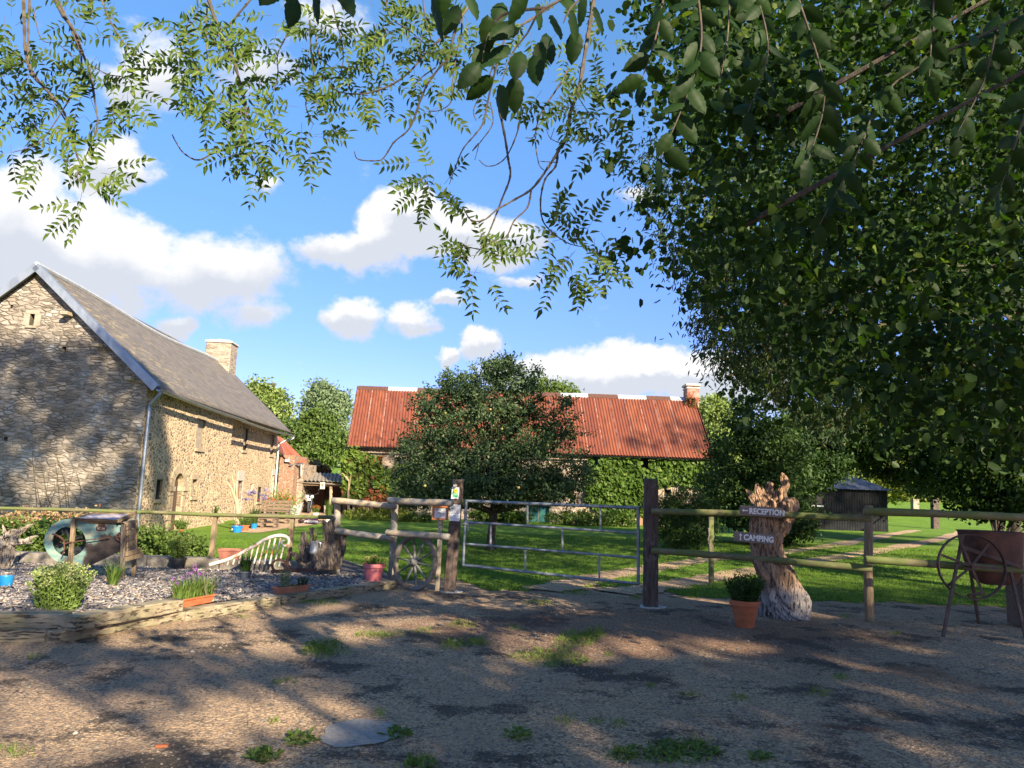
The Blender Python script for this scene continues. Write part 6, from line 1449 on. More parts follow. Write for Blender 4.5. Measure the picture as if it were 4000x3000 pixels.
# shrubs behind the fence at left
SHR = [(60, 2120, 14.2, 130, 130, L_MID, 'leafy shrub with small pale blooms behind the winnowing machine, at the far left'), (230, 2110, 15.0, 100, 120, L_DARK, 'darker shrub directly behind the drum of the winnowing machine'), (560, 2120, 14.6, 80, 120, L_MID, 'bright green shrub just right of the winnowing machine'),
       (700, 2110, 15.5, 90, 80, L_MID, 'leafy shrub in front of the arched doorway'), (340, 2090, 16.5, 110, 130, L_DRY, 'dry russet bush against the gable wall'), (120, 2070, 17.5, 150, 110, L_DRY, 'straw-coloured dry bush at the foot of the gable')]
for (x, y, d, rx, ry, mt, lb) in SHR: hump('garden_shrub', lb, x, y, d, rx, ry, mt, 150, 30, .07, 'shrub', 'oval', .6, crad=.13, rd=.5)
m = MB()
for k in range(14):
    x = rng.uniform(120, 300); a = onplane(x+rng.uniform(-40, 40), 2000, c0-hu*.05, hu); b = onplane(x+rng.uniform(-50, 50), rng.uniform(1700, 1900), c0-hu*.05, hu)
    m.tube([a, a.lerp(b, .4)+hn*rng.normal()*.08, a.lerp(b, .75)+hn*rng.normal()*.1, b], [.009, .007, .005, .002], 4)
o = m.build('dead_creeper', M_TWIG, None, True); tag(o, 'leafless climbing stems on the lower gable wall of the farmhouse', 'climbing plant')

# ---------------------------------------------------------------- pots and planters
def pot_mb(c, r0, r1, h, rim=.0, rimh=.0, seg=28):
    m = MB(); pr = [(.001, 0), (r0, 0), (r0+(r1-r0)*(1-rimh/h if h else 1), h-rimh)]
    if rim: pr += [(r1+rim, h-rimh), (r1+rim*1.15, h), ]
    else: pr += [(r1, h)]
    ri = pr[-1][0]-.012; pr += [(ri, h), (ri-.008, h-.05)]; m.lathe(c, pr, seg); return m
def soil(c, r, h, par):
    m = MB(); m.lathe(c, [(.001, h+.008), (r*.6, h+.004), (r, h)], 16); m.build('soil', M_SOIL, par)
def blades(c, r, n, L, w_, mat, par, spread=.6, name='foliage', up=1.0):
    V = []; f = []
    for i in range(n):
        a = rng.uniform(0, 6.28); q = rng.uniform(0, 1)**.5*r; b = Vector((c[0]+q*math.cos(a), c[1]+q*math.sin(a), c[2])); out = Vector((math.cos(a), math.sin(a), 0))*spread*rng.uniform(.2, 1.2)+Vector((rng.normal()*.15, rng.normal()*.15, 0))
        l = L*rng.uniform(.6, 1.1); s = out.cross(Vector((0, 0, 1))); s = s.normalized() if s.length > .01 else Vector((1, 0, 0)); n0 = len(V); K = 5
        for k in range(K+1):
            t = k/K; p = b+Vector((0, 0, 1))*l*up*(t-.35*t*t*min(1, out.length*1.3))+out*l*(t*t*.8+.2*t); ww = w_*(1-t**2)*.5+.0005; V += [p-s*ww, p+s*ww]
        for k in range(K): f += [n0+2*k, n0+2*k+1, n0+2*k+3, n0+2*k+2]
    return npmesh(name, [tuple(v) for v in V], f, 4, mat, par)
def stems_leaves(c, r, n, H, size, mat, par, aspect=.4, top=None, topn=0, name='foliage', spread=.35, shape='lance', dens=9, topsize=.03, stemmat=None):
    P_ = []; D_ = []; tops = []; m = MB()
    for i in range(n):
        a = rng.uniform(0, 6.28); q = rng.uniform(0, 1)**.5*r; b = Vector((c[0]+q*math.cos(a), c[1]+q*math.sin(a), c[2])); out = Vector((math.cos(a), math.sin(a), 0))*spread*(q/r)*rng.uniform(.5, 1.1); h = H*rng.uniform(.7, 1.05)*(1-.25*(q/r)**2)
        t_ = b+Vector((0, 0, h))+out*h; m.tube([b, b.lerp(t_, .5)+Vector((0, 0, h*.05)), t_], [.004, .003, .002], 3, cap=False); tops.append(t_)
        for k in range(dens):
            t = (k+1)/dens; aa = k*2.4+i; p = b.lerp(t_, t); P_.append(tuple(p)); D_.append((math.cos(aa), math.sin(aa), .5+.5*t))
    o = foliage(name, leaf_geo(np.array(P_), size, aspect, shape, dirs=unit(np.array(D_)), spread=.25), mat, par); m.build('stems', stemmat or mat, par)
    if top:
        T_ = np.repeat(np.array([tuple(t) for t in tops]), topn, 0); T_ = T_+rng.normal(size=T_.shape)*topsize*np.array([1, 1, .3]); foliage('flowers', leaf_geo(T_, topsize*.9, .9, 'kite', nb=(0, 0, 2), bias=(0, 0, .2), spread=1), top, par)
    return tops
def potted(label, px, py, z, wpx, hpx, mat, taper=.75, rim=0, rimh=0, name='plant_pot', cat='potted plant'):
    b = G(px, py, z); k = b.y/F; r = wpx*k/2; b = Vector((b.x, b.y+r*taper, z)); h = hpx*k
    o = thing(name, label, cat, b); pot_mb(b, r*taper, r, h, rim, rimh).build('pot', mat, o, True); soil(b, r*.9, h-.03, o); return o, b, r, h
o, b, r, h = potted('terracotta pot with a bushy green plant at the foot of the signed stump', 2921, 2455, 0, 108, 100, M_TERRA, .62, .008, .065)
stems_leaves(b+Vector((0, 0, h-.03)), r*.85, 130, .36, .045, L_MIDD, o, .38, spread=.5, dens=15)
o, b, r, h = potted('pink plastic pot with small pale yellow flowers beside the wagon wheel', 1452, 2273, .1, 80, 66, M_PINK, .74, .01, .06)
stems_leaves(b+Vector((0, 0, h-.03)), r*.8, 46, .15, .03, L_MID, o, .3, L_YELF, 5, spread=.7, dens=7, topsize=.018)
o, b, r, h = potted('black pot of strappy leaves between the sedum and the flower trough', 425, 2321, .13, 50, 30, M_SLATEPOT, .78, .004, .03)
blades(b+Vector((0, 0, h-.02)), r*.6, 110, .40, .014, L_BLADE, o, .55)
o, b, r, h = potted('black pot with a tall loose yellow-flowering shrub near the kerb', 684, 2225, .1, 58, 42, M_BLACK, .78, .004, .03)
stems_leaves(b+Vector((0, 0, h-.02)), r*.7, 42, .42, .055, L_MID, o, .5, L_YELF, 2, spread=.6, dens=10, topsize=.02)
o, b, r, h = potted('dark grey pot of upright dark green blades in front of the white railing', 950, 2263, .1, 46, 29, M_SLATEPOT, .7, .004, .025)
blades(b+Vector((0, 0, h-.02)), r*.7, 120, .33, .014, L_DARK, o, .38)
o, b, r, h = potted('small blue bucket at the left edge on the mulch', 2, 2308, .2, 54, 52, M_BLUEL, .82, 0, 0, 'bucket', 'bucket')
o, b, r, h = potted('bright blue plastic tub standing on the lawn edge near the pallets', 920, 2080, 0.01, 42, 23, M_BLUE, .72, .01, .02, 'plastic_tub', 'tub')
m = MB(); m.box(b+Vector((-r*.72, -r*.62, h*.5)), (.07, .01, .05), Matrix.Rotation(-.75, 3, 'Z')); m.build('label', M_WHITE, o)
o, b, r, h = potted('wide terracotta pot with a leafy plant right beside the blue tub', 951, 2074, 0.02, 34, 22, M_TERRA, .7, .006, .03)
stems_leaves(b+Vector((0, 0, h-.02)), r*.8, 50, .35, .06, L_MID, o, .45, spread=.8, dens=9)
o, b, r, h = potted('orange terracotta bowl with a leafy plant against the house, left of the blue tub', 812, 2049, 0.02, 40, 20, M_TERRA, .7, .006, .03)
stems_leaves(b+Vector((0, 0, h-.02)), r*.8, 46, .5, .08, L_MID, o, .5, spread=.4, dens=9)
o, b, r, h = potted('low bushy plant in a small clay pot nearest the arched doorway', 700, 2085, 0.01, 26, 16, M_TERRA, .7, .004, .02)
stems_leaves(b+Vector((0, 0, h-.02)), r*.8, 60, .3, .06, L_MID, o, .5, spread=.9, dens=9)
o, b, r, h = potted('white flower pot with orange blooms behind the welcome sign', 1229, 2030, 0.02, 22, 26, M_WHITE, .7, .004, .02)
stems_leaves(b+Vector((0, 0, h-.02)), r*.8, 40, .34, .05, L_MID, o, .4, L_REDF, 4, spread=.45, dens=8, topsize=.03)
o, b, r, h = potted('white pot with reddish upright spiky leaves behind the tall prong of the grey stump', 1279, 2040, 0.02, 28, 22, M_WHITE, .7, .004, .02)
blades(b+Vector((0, 0, h-.02)), r*.7, 90, .75, .025, L_BLADE, o, .16)
o, b, r, h = potted('blue-flowered agapanthus in a glazed pot left of the pallet bench', 988, 2066, 0.02, 26, 20, M_BLUEL, .75, .004, .02)
blades(b+Vector((0, 0, h-.02)), r*.7, 90, .62, .035, L_DARK, o, .4)
tops = stems_leaves(b+Vector((0, 0, h)), r*.7, 12, 1.25, .02, L_DARK, o, .2, L_LILAC, 26, name='flower_stems', spread=.35, dens=2, topsize=.055)
for (lb, x, y, d, mt, tp, H, sz) in (('red-flowered leafy plant between the pallet bench and the zinc tub', 1082, 2003, 33, L_MID, L_REDF, 1.15, .12), ('arching fern-like plant behind the zinc tub', 1118, 2000, 35, L_PALE, None, 1.2, .14)):
    bb = P(x, y, d); o = thing('garden_plant', lb, 'plant', (bb.x, d, 0)); stems_leaves(Vector((bb.x, d, 0)), .38, 60, H, sz, mt, o, .3, tp, 2, spread=.5, dens=9, topsize=.08)
def trough(label, pa, pb, z, hgt, dep, mat, rimmat=None):
    a = Vector((pa.x, pa.y, z)); b = Vector((pb.x, pb.y, z)); d = (b-a).normalized(); s = Vector((-d.y, d.x, 0)); L = (b-a).length; o = thing('flower_trough', label, 'flower trough', (a+b)/2+s*dep/2); m = MB()
    def ring(k, zz): return [a-d*k-s*k+Vector((0, 0, zz)), b+d*k-s*k+Vector((0, 0, zz)), b+d*k+s*(dep+k)+Vector((0, 0, zz)), a-d*k+s*(dep+k)+Vector((0, 0, zz))]
    rg = [ring(-.02, 0), ring(.0, hgt*.8), ring(.012, hgt*.82), ring(.014, hgt), ring(.0, hgt), ring(-.01, hgt-.04)]
    m.loft(rg, False); m.add(ring(-.012, hgt-.04), [(0, 1, 2, 3)]); m.add(ring(-.02, 0), [(3, 2, 1, 0)])
    m.build('box', mat, o); m = MB(); m.add(ring(-.013, hgt-.035), [(0, 1, 2, 3)]); m.build('soil', M_SOIL, o); return o, a, d, s, L
o, a, d, s, L = trough('terracotta trough with purple flowers and leafy blades on the front sleeper', G(700, 2378, .12), G(836, 2352, .12), .12, .10, .14, M_TERRA)
for k in range(7):
    c_ = a+d*L*(k+.5)/7+s*.07+Vector((0, 0, .08)); blades(c_, .06, 46, .27, .018, [L_BLADE, L_SEDUM][k % 2], o, .5)
for (x, y) in ((678, 2261), (714, 2258), (730, 2247), (690, 2280), (763, 2210), (768, 2225), (783, 2240), (748,2236)):
    c_ = P(x, y, a.y+.12); m = MB(); m.tube([a+d*L*(x-660)/180+Vector((0, 0, .1)), c_], .0025, 4); m.build('flower_stem', L_BLADE, o); foliage('flower', leaf_geo(np.array([tuple(c_)]*12)+rng.normal(size=(12, 3))*.008, .026, .7, 'kite', spread=1), L_PURP, o)
m = MB(); 
for (x, y) in ((793, 2232), (812, 2235), (833, 2225)): 
    m = MB(); m.bar(P(x, y, a.y+.1), a+d*L*.9+Vector((0, 0, .08)) if x > 820 else a+d*L*.75+Vector((0, 0, .08)), .006, .006); m.build('plant_stake', M_WOODP, o)
o, a, d, s, L = trough('brown plastic trough with a spiky silvery herb and a dark tuft on the mulch', G(1089, 2322, .12), G(1210, 2308, .12), .11, .10, .15, M_TERRAB)
stems_leaves(a+d*L*.25+s*.07+Vector((0, 0, .08)), .05, 26, .27, .022, L_BLUEG, o, .3, spread=.3, dens=20); stems_leaves(a+d*L*.82+s*.07+Vector((0, 0, .08)), .06, 22, .13, .022, L_DARK, o, .4, spread=.6, dens=10); blades(a+d*L*.5+s*.07+Vector((0, 0, .08)), .12, 40, .05, .008, L_MID, o, .5)
o, a, d, s, L = trough('empty dusty terracotta trough standing on the kerb by the railing', P(851, 2171, 13.12), P(938, 2171, 13.12), .27, .17, .17, M_TERRAP)
# sedum
b = G(236, 2398, .22); b = Vector((b.x*(b.y+.22)/b.y-.03, b.y+.22, .2)); o = thing('sedum_plant', 'large pale green sedum with flat flower heads at the left front of the garden', 'plant', b)
stems_leaves(b, .17, 120, .50, .042, L_SEDUM, o, .5, L_SEDF, 16, spread=.38, dens=17, shape='oval', topsize=.020)

# ---------------------------------------------------------------- wagon wheel
def wheel(o, c, nrm, R1, r_in, thick, nsp, hub_r, hub_l, mr, ms, mh, roll=0, rimflat=True):
    nrm = Vector(nrm).normalized(); u = Vector((0, 0, 1)); u = (u-nrm*u.dot(nrm)).normalized(); v = nrm.cross(u); Mx = Matrix((v, u, nrm)).transposed(); m = MB()
    rings = []
    for k in range(48):
        t = 2*math.pi*k/48; dd = v*math.cos(t)+u*math.sin(t); w2 = thick/2; bb = .25*(R1-r_in)
        rings.append([c+dd*rr2+nrm*z for rr2, z in ((r_in, -w2+bb*.4), (r_in+bb, -w2), (R1-bb, -w2), (R1, -w2+bb*.5), (R1, w2-bb*.5), (R1-bb, w2), (r_in+bb, w2), (r_in, w2-bb*.4))])
    rings.append(rings[0]); m.loft(rings, False); m.build('rim', mr, o, True)
    for k in range(nsp):
        t = 2*math.pi*k/nsp+roll; dd = v*math.cos(t)+u*math.sin(t); m = MB(); m.tube([c+dd*hub_r*.8, c+dd*(hub_r+.03), c+dd*(r_in*.7), c+dd*(r_in+.005)], [ms[1]*1.3, ms[1]*1.25, ms[1], ms[1]*.8], 8, flat=.75); m.build('spoke', ms[0], o, True)
    m = MB(); m.lathe(c, [(.001, -hub_l), (hub_r*.65, -hub_l), (hub_r*.75, -hub_l*.6), (hub_r, -hub_l*.4), (hub_r, hub_l*.4), (hub_r*.75, hub_l*.55), (hub_r*.72, hub_l), (hub_r*.3, hub_l), (hub_r*.28, hub_l*.8), (.001, hub_l*.8)], 20, Mx); m.build('hub', mh, o, True)
wb_ = G(1618, 2305); k = wb_.y/F; Rw = 106*k
wn = Vector((-math.sin(R(34)), -math.cos(R(34)), .10))
wcn = P(1621, 2196, wb_.y); o = thing('wagon_wheel', 'old ten-spoked wooden wagon wheel leaning against the rail fence', 'wheel', (wb_.x, wb_.y, 0))
wheel(o, wcn, wn, Rw, Rw-.062, .07, 10, .062, .12, M_WHEEL, (M_SPOKE, .017), M_SPOKE, R(6))
# ---------------------------------------------------------------- winnowing machine
WY = 10.9
o = thing('winnowing_machine', 'old winnowing machine of faded blue boards with open fan drum, at left', 'winnowing machine', (P(330, 2230, WY).x, WY+.25, .15))
def wp(cx_, cy_, d=0): return P(150+cx_/4.916, 1980+cy_/4.916, WY)+Vector((-.33*d, d, 0))
out = []; cx_, cy_, rx_, ry_ = 600, 668, 490, 440
for k in range(19):
    a = R(268-k*10*1.0) if False else math.pi*1.5-math.pi*1.02*k/18; out.append((cx_+rx_*math.cos(a), cy_-ry_*math.sin(a)))
out2 = out+[(760, 225), (1000, 330), (1700, 335), (1690, 640), (1600, 815), (1350, 960), (930, 1160), (700, 1185)]
inn = [(cx_-10+322*math.cos(a), cy_-4+290*math.sin(a)) for a in np.linspace(0, 2*math.pi, 40, endpoint=False)]
def sidepanel(d0, th):
    """polygon with a round hole: split by radial strips"""
    m = MB(); K = len(inn); pts = []
    for (x, y) in inn:
        dx, dy = x-cx_+10, y-cy_+4; best = None
        for i in range(len(out2)):
            (x0, y0), (x1, y1) = out2[i], out2[(i+1) % len(out2)]; den = dx*(y1-y0)-dy*(x1-x0)
            if abs(den) < 1e-6: continue
            t = ((x0-cx_+10)*(y1-y0)-(y0-cy_+4)*(x1-x0))/den; s_ = ((x0-cx_+10)*dy-(y0-cy_+4)*dx)/den
            if t > 0 and -1e-6 <= s_ <= 1+1e-6 and (best is None or t < best): best = t
        t = min(best or 1.2, 3.4); pts.append((cx_-10+dx*t, cy_-4+dy*t))
    V = [wp(*p, d0) for p in inn]+[wp(*p, d0) for p in pts]+[wp(*p, d0+th) for p in inn]+[wp(*p, d0+th) for p in pts]
    for k in range(K):
        j = (k+1) % K; m.add([], []); 
    Fs = []
    for k in range(K):
        j = (k+1) % K; Fs += [(k, j, K+j, K+k), (2*K+k, 3*K+k, 3*K+j, 2*K+j), (k, 2*K+k, 2*K+j, j), (K+k, K+j, 3*K+j, 3*K+k)]
    m.add(V, Fs); return m
WD = .46
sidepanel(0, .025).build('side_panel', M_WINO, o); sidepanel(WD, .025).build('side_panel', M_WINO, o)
body_poly = [(980, 560), (1700, 335), (1690, 640), (1600, 815), (1350, 960), (930, 1160)]
m = MB(); 
for (p, q) in zip(out[1:-1], out[2:]): 
    A = wp(*p, .026); B = wp(*q, .026); m.add([A, B, B+Vector((-.33*(WD-.028), WD-.028, 0)), A+Vector((-.33*(WD-.028), WD-.028, 0))], [(0, 1, 2, 3)])
for (p, q) in (((700, 1185), (930, 1160)), ((930, 1160), (1350, 960)), ((1350, 960), (1600, 815)), ((1690, 640), (1700, 335)), ((1600, 815), (1690, 640))):
    A = wp(*p, .026); B = wp(*q, .026); m.add([A, B, B+Vector((-.33*(WD-.028), WD-.028, 0)), A+Vector((-.33*(WD-.028), WD-.028, 0))], [(0, 1, 2, 3)])
m.build('drum_skin', M_DARK, o)
fc = wp(cx_-10, cy_, WD/2)
for k in range(4):
    a = R(28+90*k); m = MB(); dd = Vector((math.cos(a), 0, math.sin(a))); m.box(fc+dd*.155, (.09, WD-.1, .012), Matrix.Rotation(-a, 3, 'Y')); m.bar(fc+Vector((.05, -.15, 0)), fc+dd*.2+Vector((.05, -.15, 0)), .03, .012, (0, 1, 0)); m.build('fan_blade', M_BLACK, o)
m = MB(); m.tube([fc+Vector((0, -WD/2-.08, 0)), fc+Vector((0, WD/2+.05, 0))], .012, 8); m.build('axle', M_RUSTD, o)
for (x0, y0, x1, y1, dd, wd) in ((700, 225, 620, 1200, -.05, .055), (1650, 330, 1640, 1300, -.05, .06), (1760, 300, 1745, 1160, WD+.05, .05), (760, 240, 720, 1130, WD+.06, .05)):
    m = MB(); a = wp(x0, y0, dd); b = wp(x1, y1, dd); b.z = .1; m.bar(a, b, wd, .045, (0, 1, 0), .004); m.build('leg', M_DRIFTG if x0 in (1650,) else M_WOODV, o)
m = MB(); m.bar(wp(1690, 330, -.03), wp(1760, 300, WD+.05), .045, .045); m.build('end_rail', M_WOODV, o)
for (a_, b_) in ((wp(1690, 900, -.03), wp(1860, 880, WD*.9)), (wp(1670, 1000, -.03), wp(1900, 970, WD*.9))): m = MB(); m.bar(a_, b_, .05, .06); m.build('carrying_handle', M_WOODV, o)
for k in range(5):
    m = MB(); m.bar(wp(1705, 400+110*k, .0), wp(1755, 385+110*k, WD), .02, .07); m.build('end_board', M_WOODV if k % 2 else M_PALLET, o)
A = wp(640, 205, -.06); B = wp(1000, 325, -.07); C = wp(1490, 322, -.07); D = wp(1765, 150, .1)
E_ = wp(860, 150, .5); F_ = wp(1770, 145, .5)
m = MB(); rim_ = [wp(700, 205, -.09), wp(1560, 240, -.09), wp(1765, 140, WD+.0), wp(860, 140, WD+.0)]; low = [wp(1000, 325, .0), wp(1490, 325, .0), wp(1600, 300, WD*.8), wp(1000, 300, WD*.8)]
m.loft([low, rim_], False); m.loft([[p*1 for p in low], [p+(Vector((0, 0, -.012))) for p in rim_]], False); m.build('hopper', M_WOODV, o)
m = MB(); m.add([p+Vector((0, 0, -.02)) for p in rim_], [(0, 1, 2, 3)]); m.build('hopper_lid', M2('lilac_grey_board', (.34, .29, .32), (.44, .39, .4), 7, .8, .3, .004, c3=(.22, .15, .12), s3=6), o)
m = MB(); m.bar(wp(1560, 262, -.11), wp(1775, 140, WD+.02), .02, .05); m.build('hopper_edge', M_WOODV, o)
pc = wp(1212, 400, -.012); m = MB(); s_ = 1/4.916*WY/F
m.box(pc+Vector((0, 0, -.012)), (185*s_, .012, 70*s_)); m.box(pc+Vector((0, -.0, .035)), (120*s_, .0115, 55*s_)); pl_ = m.build('number_plate', M_RUST, o)
text('digits', '6504', .052, Matrix.Translation(pc+Vector((0, -.0085, -.012))) @ Matrix.Rotation(R(90), 4, 'X'), M_CREAM, pl_, .001, .0006, 1.05)
m = MB(); pcn = wp(1590, 565, -.03); m.lathe(pcn, [(.055, -.012), (.066, -.012), (.066, .012), (.055, .012), (.055, -.012)], 20, Matrix.Rotation(R(90), 3, 'X')); m.lathe(pcn, [(.001, -.02), (.014, -.02), (.014, .02), (.001, .02)], 10, Matrix.Rotation(R(90), 3, 'X'))
for k in range(4): a = k*math.pi/4; dd = Vector((math.cos(a), 0, math.sin(a)))*.058; m.bar(pcn-dd, pcn+dd, .012, .006, (0, 1, 0))
m.build('pulley', M_RUSTD, o)
m = MB(); m.tube([wp(700, 665, -.08), wp(870, 640, -.08), wp(1390, 575, -.06)], .008, 6); m.build('connecting_rod', M_RUST, o)
m = MB(); m.tube([wp(680, 670, -.08), wp(540, 690, -.1), wp(520, 600, -.14), wp(400, 520, -.16), wp(330, 500, -.18)], .012, 6); m.tube([wp(530, 600, -.13), wp(545, 800, -.12), wp(500, 900, -.12)], .010, 6); m.build('crank', M_RUST, o)

# ---------------------------------------------------------------- driftwood
def gnarl(m, pts, rs, seg=22, ridge=.16, seed=0, flat=1.0, tipcap=True):
    seg = int(seg*2.2); ridge *= 1.15
    q = random.Random(seed); pts = smooth_path(pts, 14*(len(pts)-1)); n = len(pts); rr2 = np.interp(np.linspace(0, 1, n), np.linspace(0, 1, len(rs)), rs)
    ph = [q.uniform(0, 6.28) for _ in range(7)]; fr_ = [3, 5, 9, 14, 4]; rings = []; prev = Vector((1, 0, 0))
    for i, p in enumerate(pts):
        t = (pts[min(i+1, n-1)]-pts[max(0, i-1)]).normalized(); prev = (prev-t*prev.dot(t)); prev = prev.normalized() if prev.length > 1e-4 else t.orthogonal().normalized(); b2 = t.cross(prev); R_ = []
        for k in range(seg):
            th = 2*math.pi*k/seg; tw_ = th+i*.016+.10*math.sin(i*.21+ph[5])
            f_ = 1+ridge*(.55*math.sin(fr_[0]*tw_+ph[0])+.4*math.sin(fr_[1]*tw_+ph[1]+i*.1)+.35*math.sin(fr_[2]*tw_+ph[2])+.30*math.sin(fr_[3]*tw_+ph[3]+.3*math.sin(i*.3))+.35*math.sin(i*.3+ph[4]+th)-.8*max(0, math.sin(6*tw_+ph[6]))**6)+q.uniform(-.022, .022)
            R_.append(p+(prev*math.cos(th)+b2*math.sin(th)*flat)*rr2[i]*f_)
        rings.append(R_)
    m.loft(rings)
sY = G(3060, 2420).y+.18
def S(px, py, dd=0): return P(px, py, sY+dd)
st = thing('driftwood_stump', 'tall orange-brown driftwood stump carrying the two signs beside the gate', 'tree stump', (S(3040, 2400).x, sY, 0)); m = MB()
k = sY/F
gnarl(m, [S(3085, 2440, .05), S(3075, 2380), S(3045, 2300), S(3010, 2210), S(2990, 2120), S(2992, 2050), S(2998, 2000)], [85*k, 78*k, 72*k, 62*k, 55*k, 52*k, 50*k], 36, .16, 1, .8)
gnarl(m, [S(3010, 2080), S(3040, 2040), S(3065, 2000), S(3085, 1970, -.02), S(3082, 1945)], [38*k, 42*k, 40*k, 34*k, 14*k], 24, .22, 2, .8)
gnarl(m, [S(2975, 2030), S(2960, 1980), S(2940, 1945), S(2925, 1925), S(2915, 1912)], [30*k, 22*k, 13*k, 8*k, 2*k], 18, .25, 3, .7)
gnarl(m, [S(2980, 2010), S(2968, 1950), S(2960, 1915), S(2956, 1888)], [26*k, 19*k, 12*k, 3*k], 18, .3, 4, .7)
gnarl(m, [S(3000, 2010), S(3010, 1970), S(2988, 1935), S(2975, 1900)], [28*k, 20*k, 9*k, 3*k], 14, .3, 5, .7)
gnarl(m, [S(3005, 1960, .08), S(3010, 1920, .1), S(3004, 1892, .1), S(2998, 1882, .1)], [18*k, 17*k, 14*k, 4*k], 14, .3, 6, .6)
gnarl(m, [S(3020, 1990, .05), S(3045, 1950, .05), S(3058, 1915, .03), S(3068, 1885, 0), S(3060, 1860, 0), S(3054, 1845, 0)], [20*k, 19*k, 17*k, 15*k, 9*k, 2*k], 18, .28, 7, .6)
gnarl(m, [S(3040, 2340, -.02), S(3090, 2395, -.12), S(3140, 2425, -.1), S(3160, 2440, -.05)], [60*k, 45*k, 28*k, 14*k], 24, .25, 8, .7)
gnarl(m, [S(3010, 2330, .05), S(2990, 2400, .1), S(2985, 2440, .1)], [40*k, 30*k, 18*k], 16, .3, 9, .8)
gnarl(m, [S(3050, 2330, .15), S(3110, 2400, .3), S(3170, 2435, .3)], [50*k, 45*k, 26*k], 20, .3, 10, .8)
m.build('stump', M_DRIFT, st, True)
def sign(label, px, py, wpx, hpx, tilt, txt, arrow, tx):
    c = P(px, py, sY-.34); kk = (sY-.34)/F; w_ = wpx*kk; h_ = hpx*kk; Mr = Matrix.Rotation(tilt, 3, 'Y'); m = MB(); o = thing('direction_sign', label, 'sign', c, 'direction signs on the driftwood stump')
    m.box(c, (w_, .022, h_), Mr, .003); m.build('board', M_SIGNW, o)
    M4 = Matrix.Translation(c+Vector((0, -.0135, 0))) @ Mr.to_4x4()
    text('lettering', txt, h_*.78, M4 @ Matrix.Translation((tx*w_, 0, -.005)) @ Matrix.Rotation(R(90), 4, 'X'), M_WHITE, o, .0015, .0040, .88)
    m = MB(); L = h_*.62
    pts = [(-.5, 0), (-.15, .28), (-.15, .09), (.5, .09), (.5, -.09), (-.15, -.09), (-.15, -.28)]; ax = arrow[0]*w_
    if arrow[1] == 'left': Q = [(ax+x*L*1.05, z*L*.9) for x, z in pts]
    else: Q = [(ax+z*L*.9, -x*L*1.15) for x, z in pts]
    m.prism([c+Mr @ Vector((x, -.0125, z)) for x, z in Q], (0, -.002, 0)); m.build('arrow', M_WHITE, o)
    m = MB()
    m.tube([c+Mr @ Vector((0, .012, 0)), c+Mr @ Vector((0, .24, 0))], .008, 6); m.build('screw', M_RUST, o)
sign('wooden RECEPTION sign with left arrow, upper of the two on the stump', 2973, 1998, 164, 38, R(1.6), 'RECEPTION', (-.385, 'left'), .13)
sign('wooden CAMPING sign with up arrow, lower of the two on the stump', 2944, 2101, 152, 38, R(3.4), 'CAMPING', (-.34, 'up'), .12)
# grey stump at the back of the garden
tY = 12.75
def T_(cx_, cy_, dd=0): return P(800+cx_/3.687, 1950+cy_/3.687, tY+dd)
o = thing('driftwood_stump', 'dark grey split driftwood stump with upright prongs at the back corner of the garden', 'tree stump', (T_(1700, 990).x, tY, .1)); m = MB(); k = tY/F/3.687
gnarl(m, [T_(1700, 1010), T_(1700, 850), T_(1710, 700), T_(1720, 600)], [225*k, 215*k, 185*k, 90*k], 40, .2, 11, .6)
gnarl(m, [T_(1820, 980, -.03), T_(1830, 800, -.05), T_(1830, 600), T_(1800, 450), T_(1820, 340), T_(1885, 262)], [110*k, 110*k, 90*k, 75*k, 45*k, 6*k], 26, .2, 12, .8)
gnarl(m, [T_(1790, 480), T_(1745, 400), T_(1715, 330), T_(1700, 296)], [50*k, 40*k, 25*k, 6*k], 16, .3, 13)
gnarl(m, [T_(1880, 950), T_(1930, 760), T_(1985, 560), T_(2015, 480), T_(2015, 415)], [70*k, 70*k, 50*k, 35*k, 6*k], 20, .25, 14, .8)
gnarl(m, [T_(1480, 900), T_(1440, 740), T_(1430, 620), T_(1420, 540), T_(1425, 470)], [90*k, 70*k, 45*k, 38*k, 28*k], 18, .25, 15, .8)
gnarl(m, [T_(1540, 760), T_(1570, 560), T_(1550, 460), T_(1540, 410)], [60*k, 45*k, 36*k, 28*k], 16, .25, 16)
gnarl(m, [T_(1480, 950, -.05), T_(1400, 880, -.06), T_(1300, 800, -.06), T_(1225, 760, -.06)], [60*k, 48*k, 30*k, 10*k], 16, .3, 17, .6)
gnarl(m, [T_(1410, 740), T_(1385, 690), T_(1365, 655)], [45*k, 34*k, 14*k], 14, .3, 18)
m.build('stump', M_DRIFTG, o, True)
# jug hanging on it
jc = T_(1570, 770, -.33); o = thing('enamel_jug', 'dented grey metal jug with green leaves hanging on the grey stump', 'jug', jc); kj = (tY-.33)/F/3.687
m = MB(); m.lathe(jc, [(.001, 0), (60*kj, 0), (62*kj, 6*kj), (56*kj, 40*kj), (50*kj, 120*kj), (52*kj, 165*kj), (46*kj, 165*kj), (44*kj, 150*kj)], 24); m.build('body', M_ENAMEL, o, True)
m = MB(); m.tube([jc+Vector((52*kj, 0, 150*kj)), jc+Vector((85*kj, 0, 140*kj)), jc+Vector((85*kj, 0, 70*kj)), jc+Vector((58*kj, 0, 50*kj))], 5*kj, 6); m.build('handle', M_ENAMEL, o, True)
m = MB(); m.lathe(jc-Vector((0, 0, 16*kj)), [(.001, 0), (50*kj, 2*kj), (54*kj, 8*kj)], 16); m.build('shelf', M_CONC, o)
blades(jc+Vector((0, 0, 130*kj)), 25*kj, 16, .26, .018, L_BLADE, o, .14)
